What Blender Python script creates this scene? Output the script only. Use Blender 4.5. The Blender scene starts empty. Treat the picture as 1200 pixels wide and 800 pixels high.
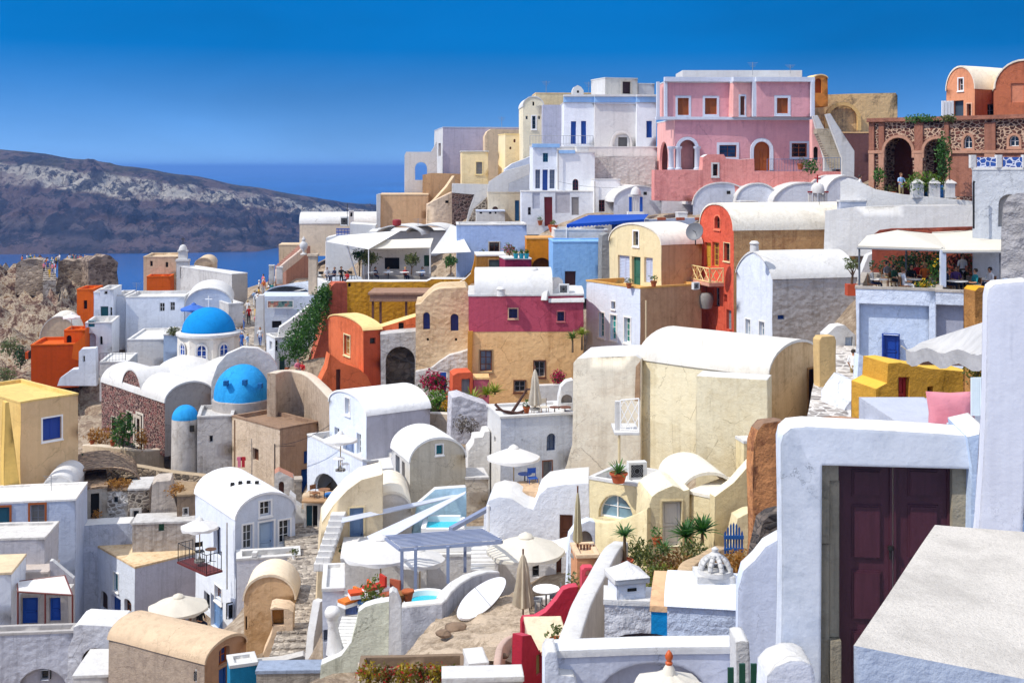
import bpy, bmesh, math, random
from mathutils import Vector, Matrix, noise, geometry
random.seed(7)
R = math.radians
F, HZ = 1400.0, 196.0          # focal length and horizon row for a 1200 px wide picture
SC = bpy.context.scene
COL = SC.collection

# ------------------------------------------------------------------ scene, camera, light
cam = bpy.data.cameras.new('camera'); camo = bpy.data.objects.new('camera', cam); COL.objects.link(camo)
cam.sensor_fit = 'HORIZONTAL'; cam.sensor_width = 36; cam.lens = F/1200*36
cam.shift_y = -(400-HZ)/1200; cam.clip_start = .5; cam.clip_end = 90000
camo.rotation_euler = (R(90), 0, 0); SC.camera = camo
SUNV = Vector((-.58, -.24, .78)).normalized()
sl = bpy.data.lights.new('sun', 'SUN'); so = bpy.data.objects.new('sun', sl); COL.objects.link(so)
sl.energy = 2.45; sl.angle = R(.5); sl.color = (1, .95, .86)
so.rotation_euler = SUNV.to_track_quat('Z', 'Y').to_euler()
W = bpy.data.worlds.new('World'); SC.world = W; W.use_nodes = True
nt = W.node_tree; N = nt.nodes; L = nt.links
bg = N['Background']; sky = N.new('ShaderNodeTexSky'); sky.sky_type = 'NISHITA'; sky.sun_disc = False
sky.sun_elevation = math.asin(SUNV.z); sky.sun_rotation = math.atan2(SUNV.x, SUNV.y)
sky.altitude = 100; sky.air_density = 1.0; sky.dust_density = .3; sky.ozone_density = 3.0
tc = N.new('ShaderNodeTexCoord'); sx = N.new('ShaderNodeSeparateXYZ'); cx = N.new('ShaderNodeCombineXYZ')
mm = N.new('ShaderNodeMath'); mm.operation = 'MULTIPLY_ADD'; mm.inputs[1].default_value = 3.6; mm.inputs[2].default_value = .24
mx0 = N.new('ShaderNodeMath'); mx0.operation = 'MAXIMUM'; mx0.inputs[1].default_value = 0
L.new(tc.outputs['Generated'], sx.inputs[0]); L.new(sx.outputs[2], mx0.inputs[0]); L.new(mx0.outputs[0], mm.inputs[0])
L.new(sx.outputs[0], cx.inputs[0]); L.new(sx.outputs[1], cx.inputs[1]); L.new(mm.outputs[0], cx.inputs[2])
L.new(cx.outputs[0], sky.inputs[0])
hs = N.new('ShaderNodeHueSaturation'); hs.inputs['Hue'].default_value = .5; hs.inputs['Saturation'].default_value = 1.35; hs.inputs['Value'].default_value = .9
sr = N.new('ShaderNodeMapRange'); sr.inputs['From Min'].default_value = .16; sr.inputs['From Max'].default_value = .5; sr.inputs['To Min'].default_value = 1.5; sr.inputs['To Max'].default_value = .42
sv_ = N.new('ShaderNodeMapRange'); sv_.inputs['From Min'].default_value = .12; sv_.inputs['From Max'].default_value = .4; sv_.inputs['To Min'].default_value = .82; sv_.inputs['To Max'].default_value = 1.6
sh_ = N.new('ShaderNodeMapRange'); sh_.inputs['From Min'].default_value = 0; sh_.inputs['From Max'].default_value = .12; sh_.inputs['To Min'].default_value = .78; sh_.inputs['To Max'].default_value = 1.0
sm_ = N.new('ShaderNodeMath'); sm_.operation = 'MULTIPLY'
L.new(sx.outputs[2], sv_.inputs['Value']); hz_ = N.new('ShaderNodeTexNoise'); hz_.inputs['Scale'].default_value = 3.2; hz_.inputs['Detail'].default_value = 5; hz_.inputs['Distortion'].default_value = .4
hm_ = N.new('ShaderNodeMapping'); hm_.inputs['Scale'].default_value = (1, 1, 4); L.new(tc.outputs['Generated'], hm_.inputs[0]); L.new(hm_.outputs[0], hz_.inputs['Vector'])
hr_ = N.new('ShaderNodeMapRange'); hr_.inputs['From Min'].default_value = .3; hr_.inputs['From Max'].default_value = .7; hr_.inputs['To Min'].default_value = .9; hr_.inputs['To Max'].default_value = 1.12; L.new(hz_.outputs[0], hr_.inputs['Value'])
hv_ = N.new('ShaderNodeMath'); hv_.operation = 'MULTIPLY'; L.new(sv_.outputs[0], hv_.inputs[0]); L.new(hr_.outputs[0], hv_.inputs[1]); L.new(hv_.outputs[0], hs.inputs['Value'])
L.new(sx.outputs[2], sr.inputs['Value']); L.new(sx.outputs[2], sh_.inputs['Value']); L.new(sr.outputs[0], sm_.inputs[0]); L.new(sh_.outputs[0], sm_.inputs[1]); L.new(sm_.outputs[0], hs.inputs['Saturation'])
L.new(sky.outputs[0], hs.inputs['Color']); L.new(hs.outputs[0], bg.inputs[0]); bg.inputs[1].default_value = .15
SC.cycles.max_bounces = 10; SC.cycles.diffuse_bounces = 5
vs = SC.view_settings; vs.view_transform = 'Standard'; vs.look = 'None'; vs.gamma = 1; vs.exposure = .64; vs.use_curve_mapping = False

# ------------------------------------------------------------------ materials
def lin(h):
    h = h.lstrip('#'); v = [int(h[i:i+2], 16)/255 for i in (0, 2, 4)]
    return tuple((c/12.92 if c <= .04045 else ((c+.055)/1.055)**2.4) for c in v)+(1,)
def mul(c, k): return tuple(min(1, x*k) for x in c[:3])+(1,)
class G:
    def __init__(s, name):
        s.m = bpy.data.materials.new(name); s.m.use_nodes = True; s.t = s.m.node_tree
        s.b = s.t.nodes['Principled BSDF']; s.pos = s.n('ShaderNodeNewGeometry').outputs['Position']
    def n(s, k, **kw):
        x = s.t.nodes.new(k)
        for a, v in kw.items(): setattr(x, a, v)
        return x
    def l(s, a, b): s.t.links.new(a, b)
    def vec(s, sc, src=None):
        m = s.n('ShaderNodeVectorMath', operation='MULTIPLY'); s.l(src or s.pos, m.inputs[0]); m.inputs[1].default_value = sc
        return m.outputs[0]
    def noise(s, scale, detail=4, rough=.55, vec=None, dist=0):
        x = s.n('ShaderNodeTexNoise'); x.inputs['Scale'].default_value = scale; x.inputs['Detail'].default_value = detail
        x.inputs['Roughness'].default_value = rough; x.inputs['Distortion'].default_value = dist; s.l(vec or s.pos, x.inputs['Vector']); return x.outputs[0]
    def ramp(s, f, stops, interp='LINEAR'):
        r = s.n('ShaderNodeValToRGB'); e = r.color_ramp.elements; r.color_ramp.interpolation = interp
        while len(e) < len(stops): e.new(.5)
        for i, (p, c) in enumerate(stops):
            e[i].position = p; e[i].color = c if isinstance(c, tuple) else (c, c, c, 1)
        s.l(f, r.inputs[0]); return r.outputs[0]
    def mix(s, f, a, b, mode='MIX'):
        x = s.n('ShaderNodeMix', data_type='RGBA', blend_type=mode)
        for i, v in ((0, f), (6, a), (7, b)):
            if isinstance(v, (int, float, tuple)): x.inputs[i].default_value = v
            else: s.l(v, x.inputs[i])
        return x.outputs[2]
    def math(s, op, a, b=0):
        x = s.n('ShaderNodeMath', operation=op)
        for i, v in enumerate((a, b)):
            if isinstance(v, (int, float)): x.inputs[i].default_value = v
            else: s.l(v, x.inputs[i])
        return x.outputs[0]
    def col(s, c):
        if isinstance(c, tuple): s.b.inputs['Base Color'].default_value = c
        else: s.l(c, s.b.inputs['Base Color'])
    def bump(s, h, dist=.05, strength=1, bevel=0):
        b = s.n('ShaderNodeBump'); b.inputs['Strength'].default_value = strength; b.inputs['Distance'].default_value = dist
        s.l(h, b.inputs['Height']); s.l(b.outputs[0], s.b.inputs['Normal'])
        if bevel:
            v = s.n('ShaderNodeBevel', samples=3); v.inputs[0].default_value = bevel; s.l(v.outputs[0], b.inputs['Normal'])
    def rough(s, v): s.b.inputs['Roughness'].default_value = v; return s
_M = {}
def plaster(c, stain=.25, bump=.03, dirt=None, relief=0, scale=1.0, bevel=.07, streak=.5):
    """hand-troweled plaster / limewash: mottling, rain streaks, trowel relief, worn rounded edges"""
    key = ('p', c, stain, bump, dirt, relief, scale, bevel, streak)
    if key in _M: return _M[key]
    stain = min(.85, stain*1.3)
    g = G('plaster'); base = lin(c); d = lin(dirt) if dirt else mul(base, .62)
    n1 = g.noise(.42*scale, 7, .68); n2 = g.noise(2.3*scale, 6, .7); n3 = g.noise(9*scale, 4, .7)
    st = g.noise(1.0, 6, .65, g.vec((3.4, 3.4, .16))); pt = g.noise(.23*scale, 5, .6, None, .6)
    f = g.math('ADD', g.math('ADD', g.math('MULTIPLY', n1, .45), g.math('MULTIPLY', n2, .38)), g.math('MULTIPLY', n3, .17))
    f1 = g.ramp(f, [(.45, 0.0), (.56, .7), (.68, 1.0)])
    f2 = g.ramp(st, [(.5, 0.0), (.62, .8), (.75, 1.0)])
    cc = g.mix(g.math('MULTIPLY', f1, min(1, stain*1.25)), base, d)
    cc = g.mix(g.math('MULTIPLY', f2, min(1, stain*streak*1.5)), cc, mul(d, .72))
    # repainted patches and hairline cracks
    cc = g.mix(g.math('MULTIPLY', g.ramp(pt, [(.535, 0.), (.55, 1.)]), .30+stain*.4), cc, mul(base, 1.1))
    ck = g.n('ShaderNodeTexVoronoi', feature='DISTANCE_TO_EDGE'); ck.inputs['Scale'].default_value = .55*scale
    wv = g.n('ShaderNodeVectorMath', operation='ADD'); g.l(g.pos, wv.inputs[0]); g.l(g.vec((.9, .9, .9), n2), wv.inputs[1]); g.l(wv.outputs[0], ck.inputs['Vector'])
    crk = g.math('MULTIPLY', g.ramp(ck.outputs[0], [(.0, 1.), (.012, 0.)]), g.ramp(n1, [(.48, 0.), (.56, 1.)]))
    cc = g.mix(g.math('MULTIPLY', crk, min(.8, stain*1.6)), cc, mul(d, .5))
    br = g.ramp(n1, [(.3, .9), (.7, 1.06)])
    cc = g.mix(1.0, cc, br, 'MULTIPLY')
    g.col(cc); g.rough(.9); g.b.inputs['Specular IOR Level'].default_value = .2
    h = g.math('ADD', g.noise(3.2, 5, .6), g.math('MULTIPLY', g.noise(16, 3, .6), .35))
    if relief:
        v = g.n('ShaderNodeTexVoronoi', feature='SMOOTH_F1'); v.inputs['Scale'].default_value = 2.6
        g.l(g.vec((1, 1, 1.5)), v.inputs['Vector']); h = g.math('ADD', h, g.math('MULTIPLY', v.outputs['Distance'], -relief))
    g.bump(h, bump*1.7, .75, bevel)
    _M[key] = g.m; return g.m
def rubble(a, b, mortar, scale=2.2, mw=.06, bump=.08, wash=None, wf=.5):
    """dry or mortared rubble stone"""
    key = ('r', a, b, mortar, scale, mw, wash, wf)
    if key in _M: return _M[key]
    g = G('rubble'); w = g.noise(1.6, 3, .6)
    vv = g.n('ShaderNodeVectorMath', operation='ADD'); g.l(g.vec((1, 1, 1.5)), vv.inputs[0]); g.l(g.vec((.35, .35, .35), w), vv.inputs[1])
    e = g.n('ShaderNodeTexVoronoi', feature='DISTANCE_TO_EDGE'); e.inputs['Scale'].default_value = scale
    c = g.n('ShaderNodeTexVoronoi', feature='F1'); c.inputs['Scale'].default_value = scale
    g.l(vv.outputs[0], e.inputs['Vector']); g.l(vv.outputs[0], c.inputs['Vector'])
    sep = g.n('ShaderNodeSeparateColor'); g.l(c.outputs['Color'], sep.inputs[0])
    cc = g.ramp(sep.outputs[0], [(0, mul(lin(a), .7)), (.35, lin(a)), (.7, lin(b)), (1, mul(lin(b), 1.25))])
    cc = g.mix(g.ramp(g.noise(7, 4), [(.3, 0.), (.8, .45)]), cc, mul(lin(a), .5))
    ed = g.ramp(e.outputs[0], [(mw*.6, 0.), (mw*1.6, 1.)])
    cc = g.mix(ed, lin(mortar), cc)
    if wash:
        cc = g.mix(g.ramp(g.noise(.9, 5, .65), [(wf-.06, 1.), (wf+.06, 0.)]), cc, lin(wash))
    g.col(cc); g.rough(.95)
    h = g.math('ADD', g.math('MINIMUM', e.outputs[0], .22), g.math('MULTIPLY', g.noise(9, 4), .12))
    g.bump(h, bump*2.5, 1); _M[key] = g.m; return g.m
def paint(c, rough=.5, var=.18, wood=False):
    key = ('w', c, rough, var, wood)
    if key in _M: return _M[key]
    g = G('paint'); b = lin(c)
    n = g.noise(3, 5, .6, g.vec((5, 5, .5)) if wood else None)
    g.col(g.mix(g.math('MULTIPLY', g.ramp(n, [(.4, 0.), (.7, 1.)]), var), b, mul(b, .45))); g.rough(rough)
    g.bump(g.noise(14, 3), .008, .6); _M[key] = g.m; return g.m
def glass(c='#10161c'):
    key = ('g', c)
    if key in _M: return _M[key]
    g = G('glass'); g.col(g.mix(g.ramp(g.noise(.8, 2), [(.4, 0.), (.65, 1.)]), lin(c), mul(lin(c), 2.4))); g.rough(.08); _M[key] = g.m; return g.m
def cloth(c, var=.15, trans=.25):
    key = ('c', c, var, trans)
    if key in _M: return _M[key]
    g = G('cloth'); b = lin(c); g.col(g.mix(g.math('MULTIPLY', g.ramp(g.noise(2.2, 4), [(.4, 0.), (.7, 1.)]), var), b, mul(b, .6))); g.rough(.9)
    g.bump(g.noise(5, 4), .04, .6)
    if trans:
        t = g.n('ShaderNodeBsdfTranslucent'); t.inputs[0].default_value = b; mx = g.n('ShaderNodeMixShader'); mx.inputs[0].default_value = trans
        g.l(g.b.outputs[0], mx.inputs[1]); g.l(t.outputs[0], mx.inputs[2]); g.l(mx.outputs[0], g.t.nodes['Material Output'].inputs[0])
    _M[key] = g.m; return g.m
def leafm(c, c2=None):
    key = ('l', c, c2)
    if key in _M: return _M[key]
    g = G('leaf'); i = g.noise(2.4, 4, .7)
    g.col(g.ramp(i, [(.3, mul(lin(c), .55)), (.5, lin(c)), (.72, lin(c2) if c2 else mul(lin(c), 1.7))])); g.rough(.55)
    t = g.n('ShaderNodeBsdfTranslucent'); t.inputs[0].default_value = mul(lin(c), 1.6); mx = g.n('ShaderNodeMixShader'); mx.inputs[0].default_value = .25
    g.l(g.b.outputs[0], mx.inputs[1]); g.l(t.outputs[0], mx.inputs[2]); g.l(mx.outputs[0], g.t.nodes['Material Output'].inputs[0])
    _M[key] = g.m; return g.m

# ------------------------------------------------------------------ geometry helpers
def V(*a): return Vector(a)
def U(px, py, Y): return Vector(((px-600)/F*Y, Y, -(py-HZ)/F*Y))
def wob(p, amp=.045):
    q = noise.noise_vector(Vector(p)*.42); return Vector(p)+Vector((q.x, q.y, q.z*.6))*amp
def finish(name, bm, mat, parent=None, smooth=35, loc=None, doubles=True):
    """bm holds world coordinates; parent is an Empty (unrotated) or a part of it"""
    if doubles: bmesh.ops.remove_doubles(bm, verts=bm.verts, dist=.0008)
    if loc is None:
        loc = Vector((0, 0, 0))
        if parent is None and len(bm.verts):
            c = sum((v.co for v in bm.verts), Vector())/len(bm.verts); loc = Vector((c.x, c.y, min(v.co.z for v in bm.verts)))
    base = loc
    p = parent; 
    if parent is not None: base = world_of(parent)
    bmesh.ops.translate(bm, verts=bm.verts, vec=-base)
    me = bpy.data.meshes.new(name); bm.to_mesh(me); bm.free()
    for m in (mat if isinstance(mat, (list, tuple)) else [mat]): me.materials.append(m)
    if smooth:
        me.polygons.foreach_set('use_smooth', [True]*len(me.polygons)); me.set_sharp_from_angle(angle=R(smooth))
    o = bpy.data.objects.new(name, me); COL.objects.link(o)
    if parent is not None: o.parent = parent
    else: o.location = base
    return o
def world_of(o):
    v = Vector()
    while o is not None: v += o.location; o = o.parent
    return v
def tag(o, label=None, cat=None, group=None, kind=None):
    if label: o['label'] = label
    if cat: o['category'] = cat
    if group: o['group'] = group
    if kind: o['kind'] = kind
    return o
def thing(name, label, cat, loc, group=None):
    o = bpy.data.objects.new(name, None); COL.objects.link(o); o.location = loc; o.empty_display_size = .3
    return tag(o, label, cat, group)
def copy_tree(o, parent=None):
    c = o.copy(); COL.objects.link(c)
    if parent is not None: c.parent = parent
    for ch in [x for x in bpy.data.objects if x.parent == o]: copy_tree(ch, c)
    return c
def q(bm, *pts):
    try: return bm.faces.new([bm.verts.new(p) for p in pts])
    except ValueError: return None
def box(bm, lo, hi, M=None):
    (x0, y0, z0), (x1, y1, z1) = lo, hi
    vs_ = [Vector(p) for p in ((x0,y0,z0),(x1,y0,z0),(x1,y1,z0),(x0,y1,z0),(x0,y0,z1),(x1,y0,z1),(x1,y1,z1),(x0,y1,z1))]
    if M is not None: vs_ = [M @ p for p in vs_]
    b = [bm.verts.new(p) for p in vs_]
    for f in ((0,3,2,1),(4,5,6,7),(0,1,5,4),(1,2,6,5),(2,3,7,6),(3,0,4,7)): bm.faces.new([b[i] for i in f])
def tube(bm, a, b, r0, r1=None, n=8, cap=True):
    a = Vector(a); b = Vector(b); r1 = r0 if r1 is None else r1
    d = (b-a); 
    if d.length < 1e-6: return
    d.normalize(); u = d.orthogonal().normalized(); w = d.cross(u)
    A = [bm.verts.new(a+(u*math.cos(t)+w*math.sin(t))*r0) for t in [i*2*math.pi/n for i in range(n)]]
    B = [bm.verts.new(b+(u*math.cos(t)+w*math.sin(t))*r1) for t in [i*2*math.pi/n for i in range(n)]]
    for i in range(n): bm.faces.new((A[i], A[(i+1)%n], B[(i+1)%n], B[i]))
    if cap:
        bm.faces.new(A[::-1]); bm.faces.new(B)
def lathe(bm, prof, c, n=20, a0=0, a1=2*math.pi, M=None):
    """prof: (radius, z); revolve about the vertical through c"""
    c = Vector(c); rings = []; full = abs(a1-a0-2*math.pi) < 1e-6; k = n if full else n+1
    for r, z in prof:
        ring = []
        for i in range(k):
            t = a0+(a1-a0)*i/n; p = Vector((r*math.cos(t), r*math.sin(t), z))
            if M is not None: p = M @ p
            ring.append(bm.verts.new(c+p))
        rings.append(ring)
    for i in range(len(rings)-1):
        for j in range(n):
            a, b = rings[i], rings[i+1]; j2 = (j+1) % k
            try: bm.faces.new((a[j], a[j2], b[j2], b[j]))
            except ValueError: pass
def inside(p, poly):
    x, y = p; r = False; j = len(poly)-1
    for i in range(len(poly)):
        xi, yi = poly[i]; xj, yj = poly[j]
        if (yi > y) != (yj > y) and x < (xj-xi)*(y-yi)/(yj-yi)+xi: r = not r
        j = i
    return r
def subdiv(poly, step):
    o = []
    for i in range(len(poly)):
        a, b = Vector(poly[i]), Vector(poly[(i+1) % len(poly)]); n = max(1, int(math.ceil((b-a).length/step)))
        for k in range(n): o.append(tuple(a.lerp(b, k/n)))
    return o
def facade(bm, outline, holes, fn, step=.9, flip=False, reveal=None, wamp=.045):
    """plane polygon with holes; fn(u,z,depth)->world; reveal=depth of the jambs"""
    out = subdiv(outline, step); vs_, ed = [], []
    def loop(l):
        b = len(vs_); vs_.extend(Vector(p) for p in l); ed.extend((b+i, b+(i+1) % len(l)) for i in range(len(l)))
    loop(out)
    for h in holes: loop(h)
    xs = [p[0] for p in out]; zs = [p[1] for p in out]
    nx = max(1, int((max(xs)-min(xs))/step)); nz = max(1, int((max(zs)-min(zs))/step))
    for i in range(1, nx):
        for j in range(1, nz):
            p = (min(xs)+(max(xs)-min(xs))*i/nx, min(zs)+(max(zs)-min(zs))*j/nz)
            if inside(p, out) and not any(inside(p, h) for h in holes): vs_.append(Vector(p))
    r = geometry.delaunay_2d_cdt(vs_, ed, [], 0, 1e-5)
    pv = r[0]; bv = {}
    for f in r[2]:
        c = sum((pv[i] for i in f), Vector((0, 0)))/len(f)
        if not inside(c, out) or any(inside(c, h) for h in holes): continue
        l = []
        for i in f:
            if i not in bv: bv[i] = bm.verts.new(wob(fn(pv[i].x, pv[i].y, 0), wamp))
            l.append(bv[i])
        try: bm.faces.new(l[::-1] if flip else l)
        except ValueError: pass
    if reveal:
        for h in holes:
            for i in range(len(h)):
                a, b = h[i], h[(i+1) % len(h)]
                q(bm, wob(fn(*a, 0), wamp), wob(fn(*b, 0), wamp), wob(fn(*b, reveal), wamp), wob(fn(*a, reveal), wamp))
def archpoly(u0, z0, u1, z1, arch, n=10):
    """rectangle, or with a round/segmental head of rise `arch` (metres; True = half width)"""
    if not arch: return [(u0, z0), (u1, z0), (u1, z1), (u0, z1)]
    r = (u1-u0)/2 if arch is True else arch
    r = min(r, z1-z0-.02); c = (u0+u1)/2; a = (u1-u0)/2
    return [(u0, z0), (u1, z0)]+[(c+a*math.cos(math.pi*i/n), z1-r+r*math.sin(math.pi*i/n)) for i in range(n+1)]

WHITE = plaster('#d7d5d2', .24, .03, '#c9c3b8')
WTRIM = paint('#f0eeea', .7, .06)
BLUE = paint('#0d4fa8', .45, .2, True); NAVY = paint('#1a2b6b', .45, .2, True); TEAL = paint('#0e7f8c', .45, .2, True)
LBLUE = paint('#7fa3c9', .5, .15, True); GREY = paint('#8d8f93', .6, .2, True); BROWN = paint('#6b3b22', .6, .3, True)
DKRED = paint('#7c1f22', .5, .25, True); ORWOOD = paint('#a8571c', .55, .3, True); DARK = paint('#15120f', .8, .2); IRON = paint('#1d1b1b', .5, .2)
GREEN = paint('#1f5a3c', .5, .2, True); GLASS = glass(); GLASSB = glass('#1c3a58')
LEAF = {}

def opening(parent, fn, wd, op, loc_of):
    """one door or window: op = dict(kind, u0,z0,u1,z1, arch, c, f, sw)"""
    u0, z0, u1, z1 = op['r']; arch = op.get('arch'); kind = op['kind']; rd = op.get('rd', .24)
    off = wob(fn((u0+u1)/2, (z0+z1)/2, 0))-fn((u0+u1)/2, (z0+z1)/2, 0)
    f = lambda u, z, d: fn(u, z, d)+off
    def bx(bm, a0, b0, a1, b1, d0, d1):
        p = [f(a0, b0, d0), f(a1, b0, d0), f(a1, b0, d1), f(a0, b0, d1), f(a0, b1, d0), f(a1, b1, d0), f(a1, b1, d1), f(a0, b1, d1)]
        b = [bm.verts.new(x) for x in p]
        for k in ((0,3,2,1),(4,5,6,7),(0,1,5,4),(1,2,6,5),(2,3,7,6),(3,0,4,7)): bm.faces.new([b[i] for i in k])
    def sheet(bm, poly, d):
        try: bm.faces.new([bm.verts.new(f(u, z, d)) for u, z in poly])
        except ValueError: pass
    def ring(bm, outer, inner, d0, d1):
        n = len(outer)
        for i in range(n):
            j = (i+1) % n
            q(bm, f(*outer[i], d0), f(*outer[j], d0), f(*inner[j], d0), f(*inner[i], d0))
            q(bm, f(*outer[i], d0), f(*outer[i], d1), f(*outer[j], d1), f(*outer[j], d0))
            q(bm, f(*inner[i], d0), f(*inner[j], d0), f(*inner[j], d1), f(*inner[i], d1))
    w, h = u1-u0, z1-z0; ex = .05
    big = archpoly(u0-ex, z0-ex, u1+ex, z1+ex, (arch if arch is True or not arch else arch+ex*.3))
    poly = archpoly(u0, z0, u1, z1, arch)
    bm = bmesh.new(); name = 'window'
    if kind == 'none': bm.free(); return
    if kind == 'win':
        t = max(.035, min(.07, w*.09)); inn = archpoly(u0+t, z0+t, u1-t, z1-t, (arch if arch is True or not arch else max(.05, arch-t*.4)))
        ring(bm, poly, inn, rd-.05, rd)
        if w > .45: bx(bm, (u0+u1)/2-t*.4, z0+t, (u0+u1)/2+t*.4, z1-t, rd-.045, rd-.005)
        nb = int(h/.55)
        for k in range(1, nb+1): bx(bm, u0+t, z0+h*k/(nb+1)-.015, u1-t, z0+h*k/(nb+1)+.015, rd-.04, rd-.008)
        o = finish('window', bm, op.get('c', WTRIM), parent, 0)
        b2 = bmesh.new(); sheet(b2, big, rd-.002); finish('pane', b2, op.get('g', GLASS), o, 0)
    elif kind == 'shut':
        name = 'shutter'; m = (u0+u1)/2
        for a, b in ((u0+.01, m-.012), (m+.012, u1-.01)):
            t = .06; d = rd-.09
            zt = z1-.01 if not arch else z1-(w/2 if arch is True else arch)*.55
            bx(bm, a, z0+.01, a+t, zt, d, d+.045); bx(bm, b-t, z0+.01, b, zt, d, d+.045)
            bx(bm, a+t, z0+.01, b-t, z0+.01+t, d, d+.045); bx(bm, a+t, zt-t, b-t, zt, d, d+.045)
            ns = max(3, int(h/.11))
            for k in range(ns):
                z = z0+t+(zt-z0-2*t)*(k+.15)/ns; z2 = z0+t+(zt-z0-2*t)*(k+.85)/ns
                q(bm, f(a+t, z, d+.005), f(b-t, z, d+.005), f(b-t, z2, d+.04), f(a+t, z2, d+.04))
        sheet(bm, big, rd-.02)
        o = finish('shutter', bm, op.get('c', BLUE), parent, 0)
    elif kind == 'door':
        sheet(bm, big, rd-.002); d = rd-.045; nl = 2 if w > 1.05 else 1
        for k in range(nl):
            a = u0+w*k/nl+.012; b = u0+w*(k+1)/nl-.012; t = .09
            top = z1-.01 if not arch else z1-(w/2 if arch is True else arch)
            bx(bm, a, z0, a+t, top, d, d+.04); bx(bm, b-t, z0, b, top, d, d+.04)
            for zz in (z0, z0+(top-z0)*.42, top-t): bx(bm, a+t, zz, b-t, zz+t, d+.002, d+.038)
            for za, zb in ((z0+t, z0+(top-z0)*.42), (z0+(top-z0)*.42+t, top-t)):
                if b-a > 2*t+.12: bx(bm, a+t+.05, za+.05, b-t-.05, zb-.05, d+.018, d+.04)
        o = finish('door', bm, op.get('c', BLUE), parent, 0)
        if w > .55:
            b2 = bmesh.new(); zc = z0+h*.45; p = f(u1-.12, zc, d-.03); tube(b2, p, f(u1-.12, zc, d+.01), .03, .03, 6); finish('handle', b2, IRON, o, 0)
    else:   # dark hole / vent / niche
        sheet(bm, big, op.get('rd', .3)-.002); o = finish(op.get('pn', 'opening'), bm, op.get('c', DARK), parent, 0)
    if op.get('f') is not None:
        sw = op.get('sw', .12); outer = archpoly(u0-sw, z0-(sw if kind != 'door' else 0), u1+sw, z1+sw, (arch+sw*.4 if arch and arch is not True else arch))
        b2 = bmesh.new(); ring(b2, outer, poly, -.035, .01)
        if kind == 'win' or kind == 'shut': bx(b2, u0-sw-.03, z0-sw-.05, u1+sw+.03, z0-sw+.02, -.09, .0)
        finish('surround', b2, op['f'], o, 0)
    return o

class Plane:
    """vertical wall plane through pixel column px at depth Y, running at plan angle a"""
    def __init__(s, px, Y, a):
        s.P = Vector(((px-600)/F*Y, Y)); s.a = R(a); s.d = Vector((math.cos(s.a), math.sin(s.a))); s.n = Vector((s.d.y, -s.d.x))  # n faces the viewer
    def uz(s, px, py):
        k = (px-600)/F; u = (k*s.P.y-s.P.x)/(s.d.x-k*s.d.y); y = s.P.y+u*s.d.y
        return (u, -(py-HZ)/F*y)
    def w(s, u, z, dep=0):
        p = s.P+s.d*u-s.n*dep; return Vector((p.x, p.y, z))
def conv_ops(pl, ops, fl=None):
    res = []
    for op in ops:
        op = dict(op); x0, y0, x1, y1 = op['px']; (ua, za), (ub, zb) = pl.uz(x0, (y0+y1)/2), pl.uz(x1, (y0+y1)/2)
        xm = (x0+x1)/2; z1 = pl.uz(xm, y0)[1]; z0 = pl.uz(xm, y1)[1]
        op['r'] = (min(ua, ub), z0, max(ua, ub), z1); res.append(op)
    return res
def O(face, kind, x0, y0, x1, y1, **kw): return dict(face=face, kind=kind, px=(x0, y0, x1, y1), **kw)

def vault_shell(bm, P, ea, el, span, length, z1, rise, th=.1, ov=.06, n=16, step=.9, pw=2.0, wamp=.045):
    """barrel: arch spans along ea from P, extruded along el"""
    prof = []
    for i in range(n+1):
        t = math.pi*i/n; c = math.cos(t); s_ = math.sin(t)
        x = span/2-(span/2+ov)*(abs(c)**(2/pw))*(1 if c > 0 else -1); prof.append((x, z1-.02+(rise+th)*abs(s_)**(2/pw)))
    m = max(2, int(length/step)); rows = []
    for k in range(m+1):
        v = -ov+(length+2*ov)*k/m; row = []
        for x, z in prof:
            p = P+ea*x+el*v; row.append(bm.verts.new(wob((p.x, p.y, z), wamp)))
        rows.append(row)
    for k in range(m):
        for i in range(n): bm.faces.new((rows[k][i], rows[k+1][i], rows[k+1][i+1], rows[k][i+1]))
    # rims: the shell's edge seen at both gables
    for k, v in ((0, -ov), (m, length+ov)):
        inner = []
        for i in range(n+1):
            t = math.pi*i/n; c = math.cos(t); s_ = math.sin(t)
            x = span/2-(span/2-.02)*(abs(c)**(2/pw))*(1 if c > 0 else -1); p = P+ea*x+el*v
            inner.append(bm.verts.new(wob((p.x, p.y, z1-.02+max(0, rise-.03)*abs(s_)**(2/pw)), wamp)))
        for i in range(n): 
            try: bm.faces.new((rows[k][i], rows[k][i+1], inner[i+1], inner[i]))
            except ValueError: pass
def garch(span, z1, rise, n=16, pw=2.0):
    return [(span/2+(span/2)*(abs(math.cos(t))**(2/pw))*(1 if math.cos(t) > 0 else -1), z1+rise*abs(math.sin(t))**(2/pw)) for t in [math.pi*i/n for i in range(n+1)]]

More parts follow.
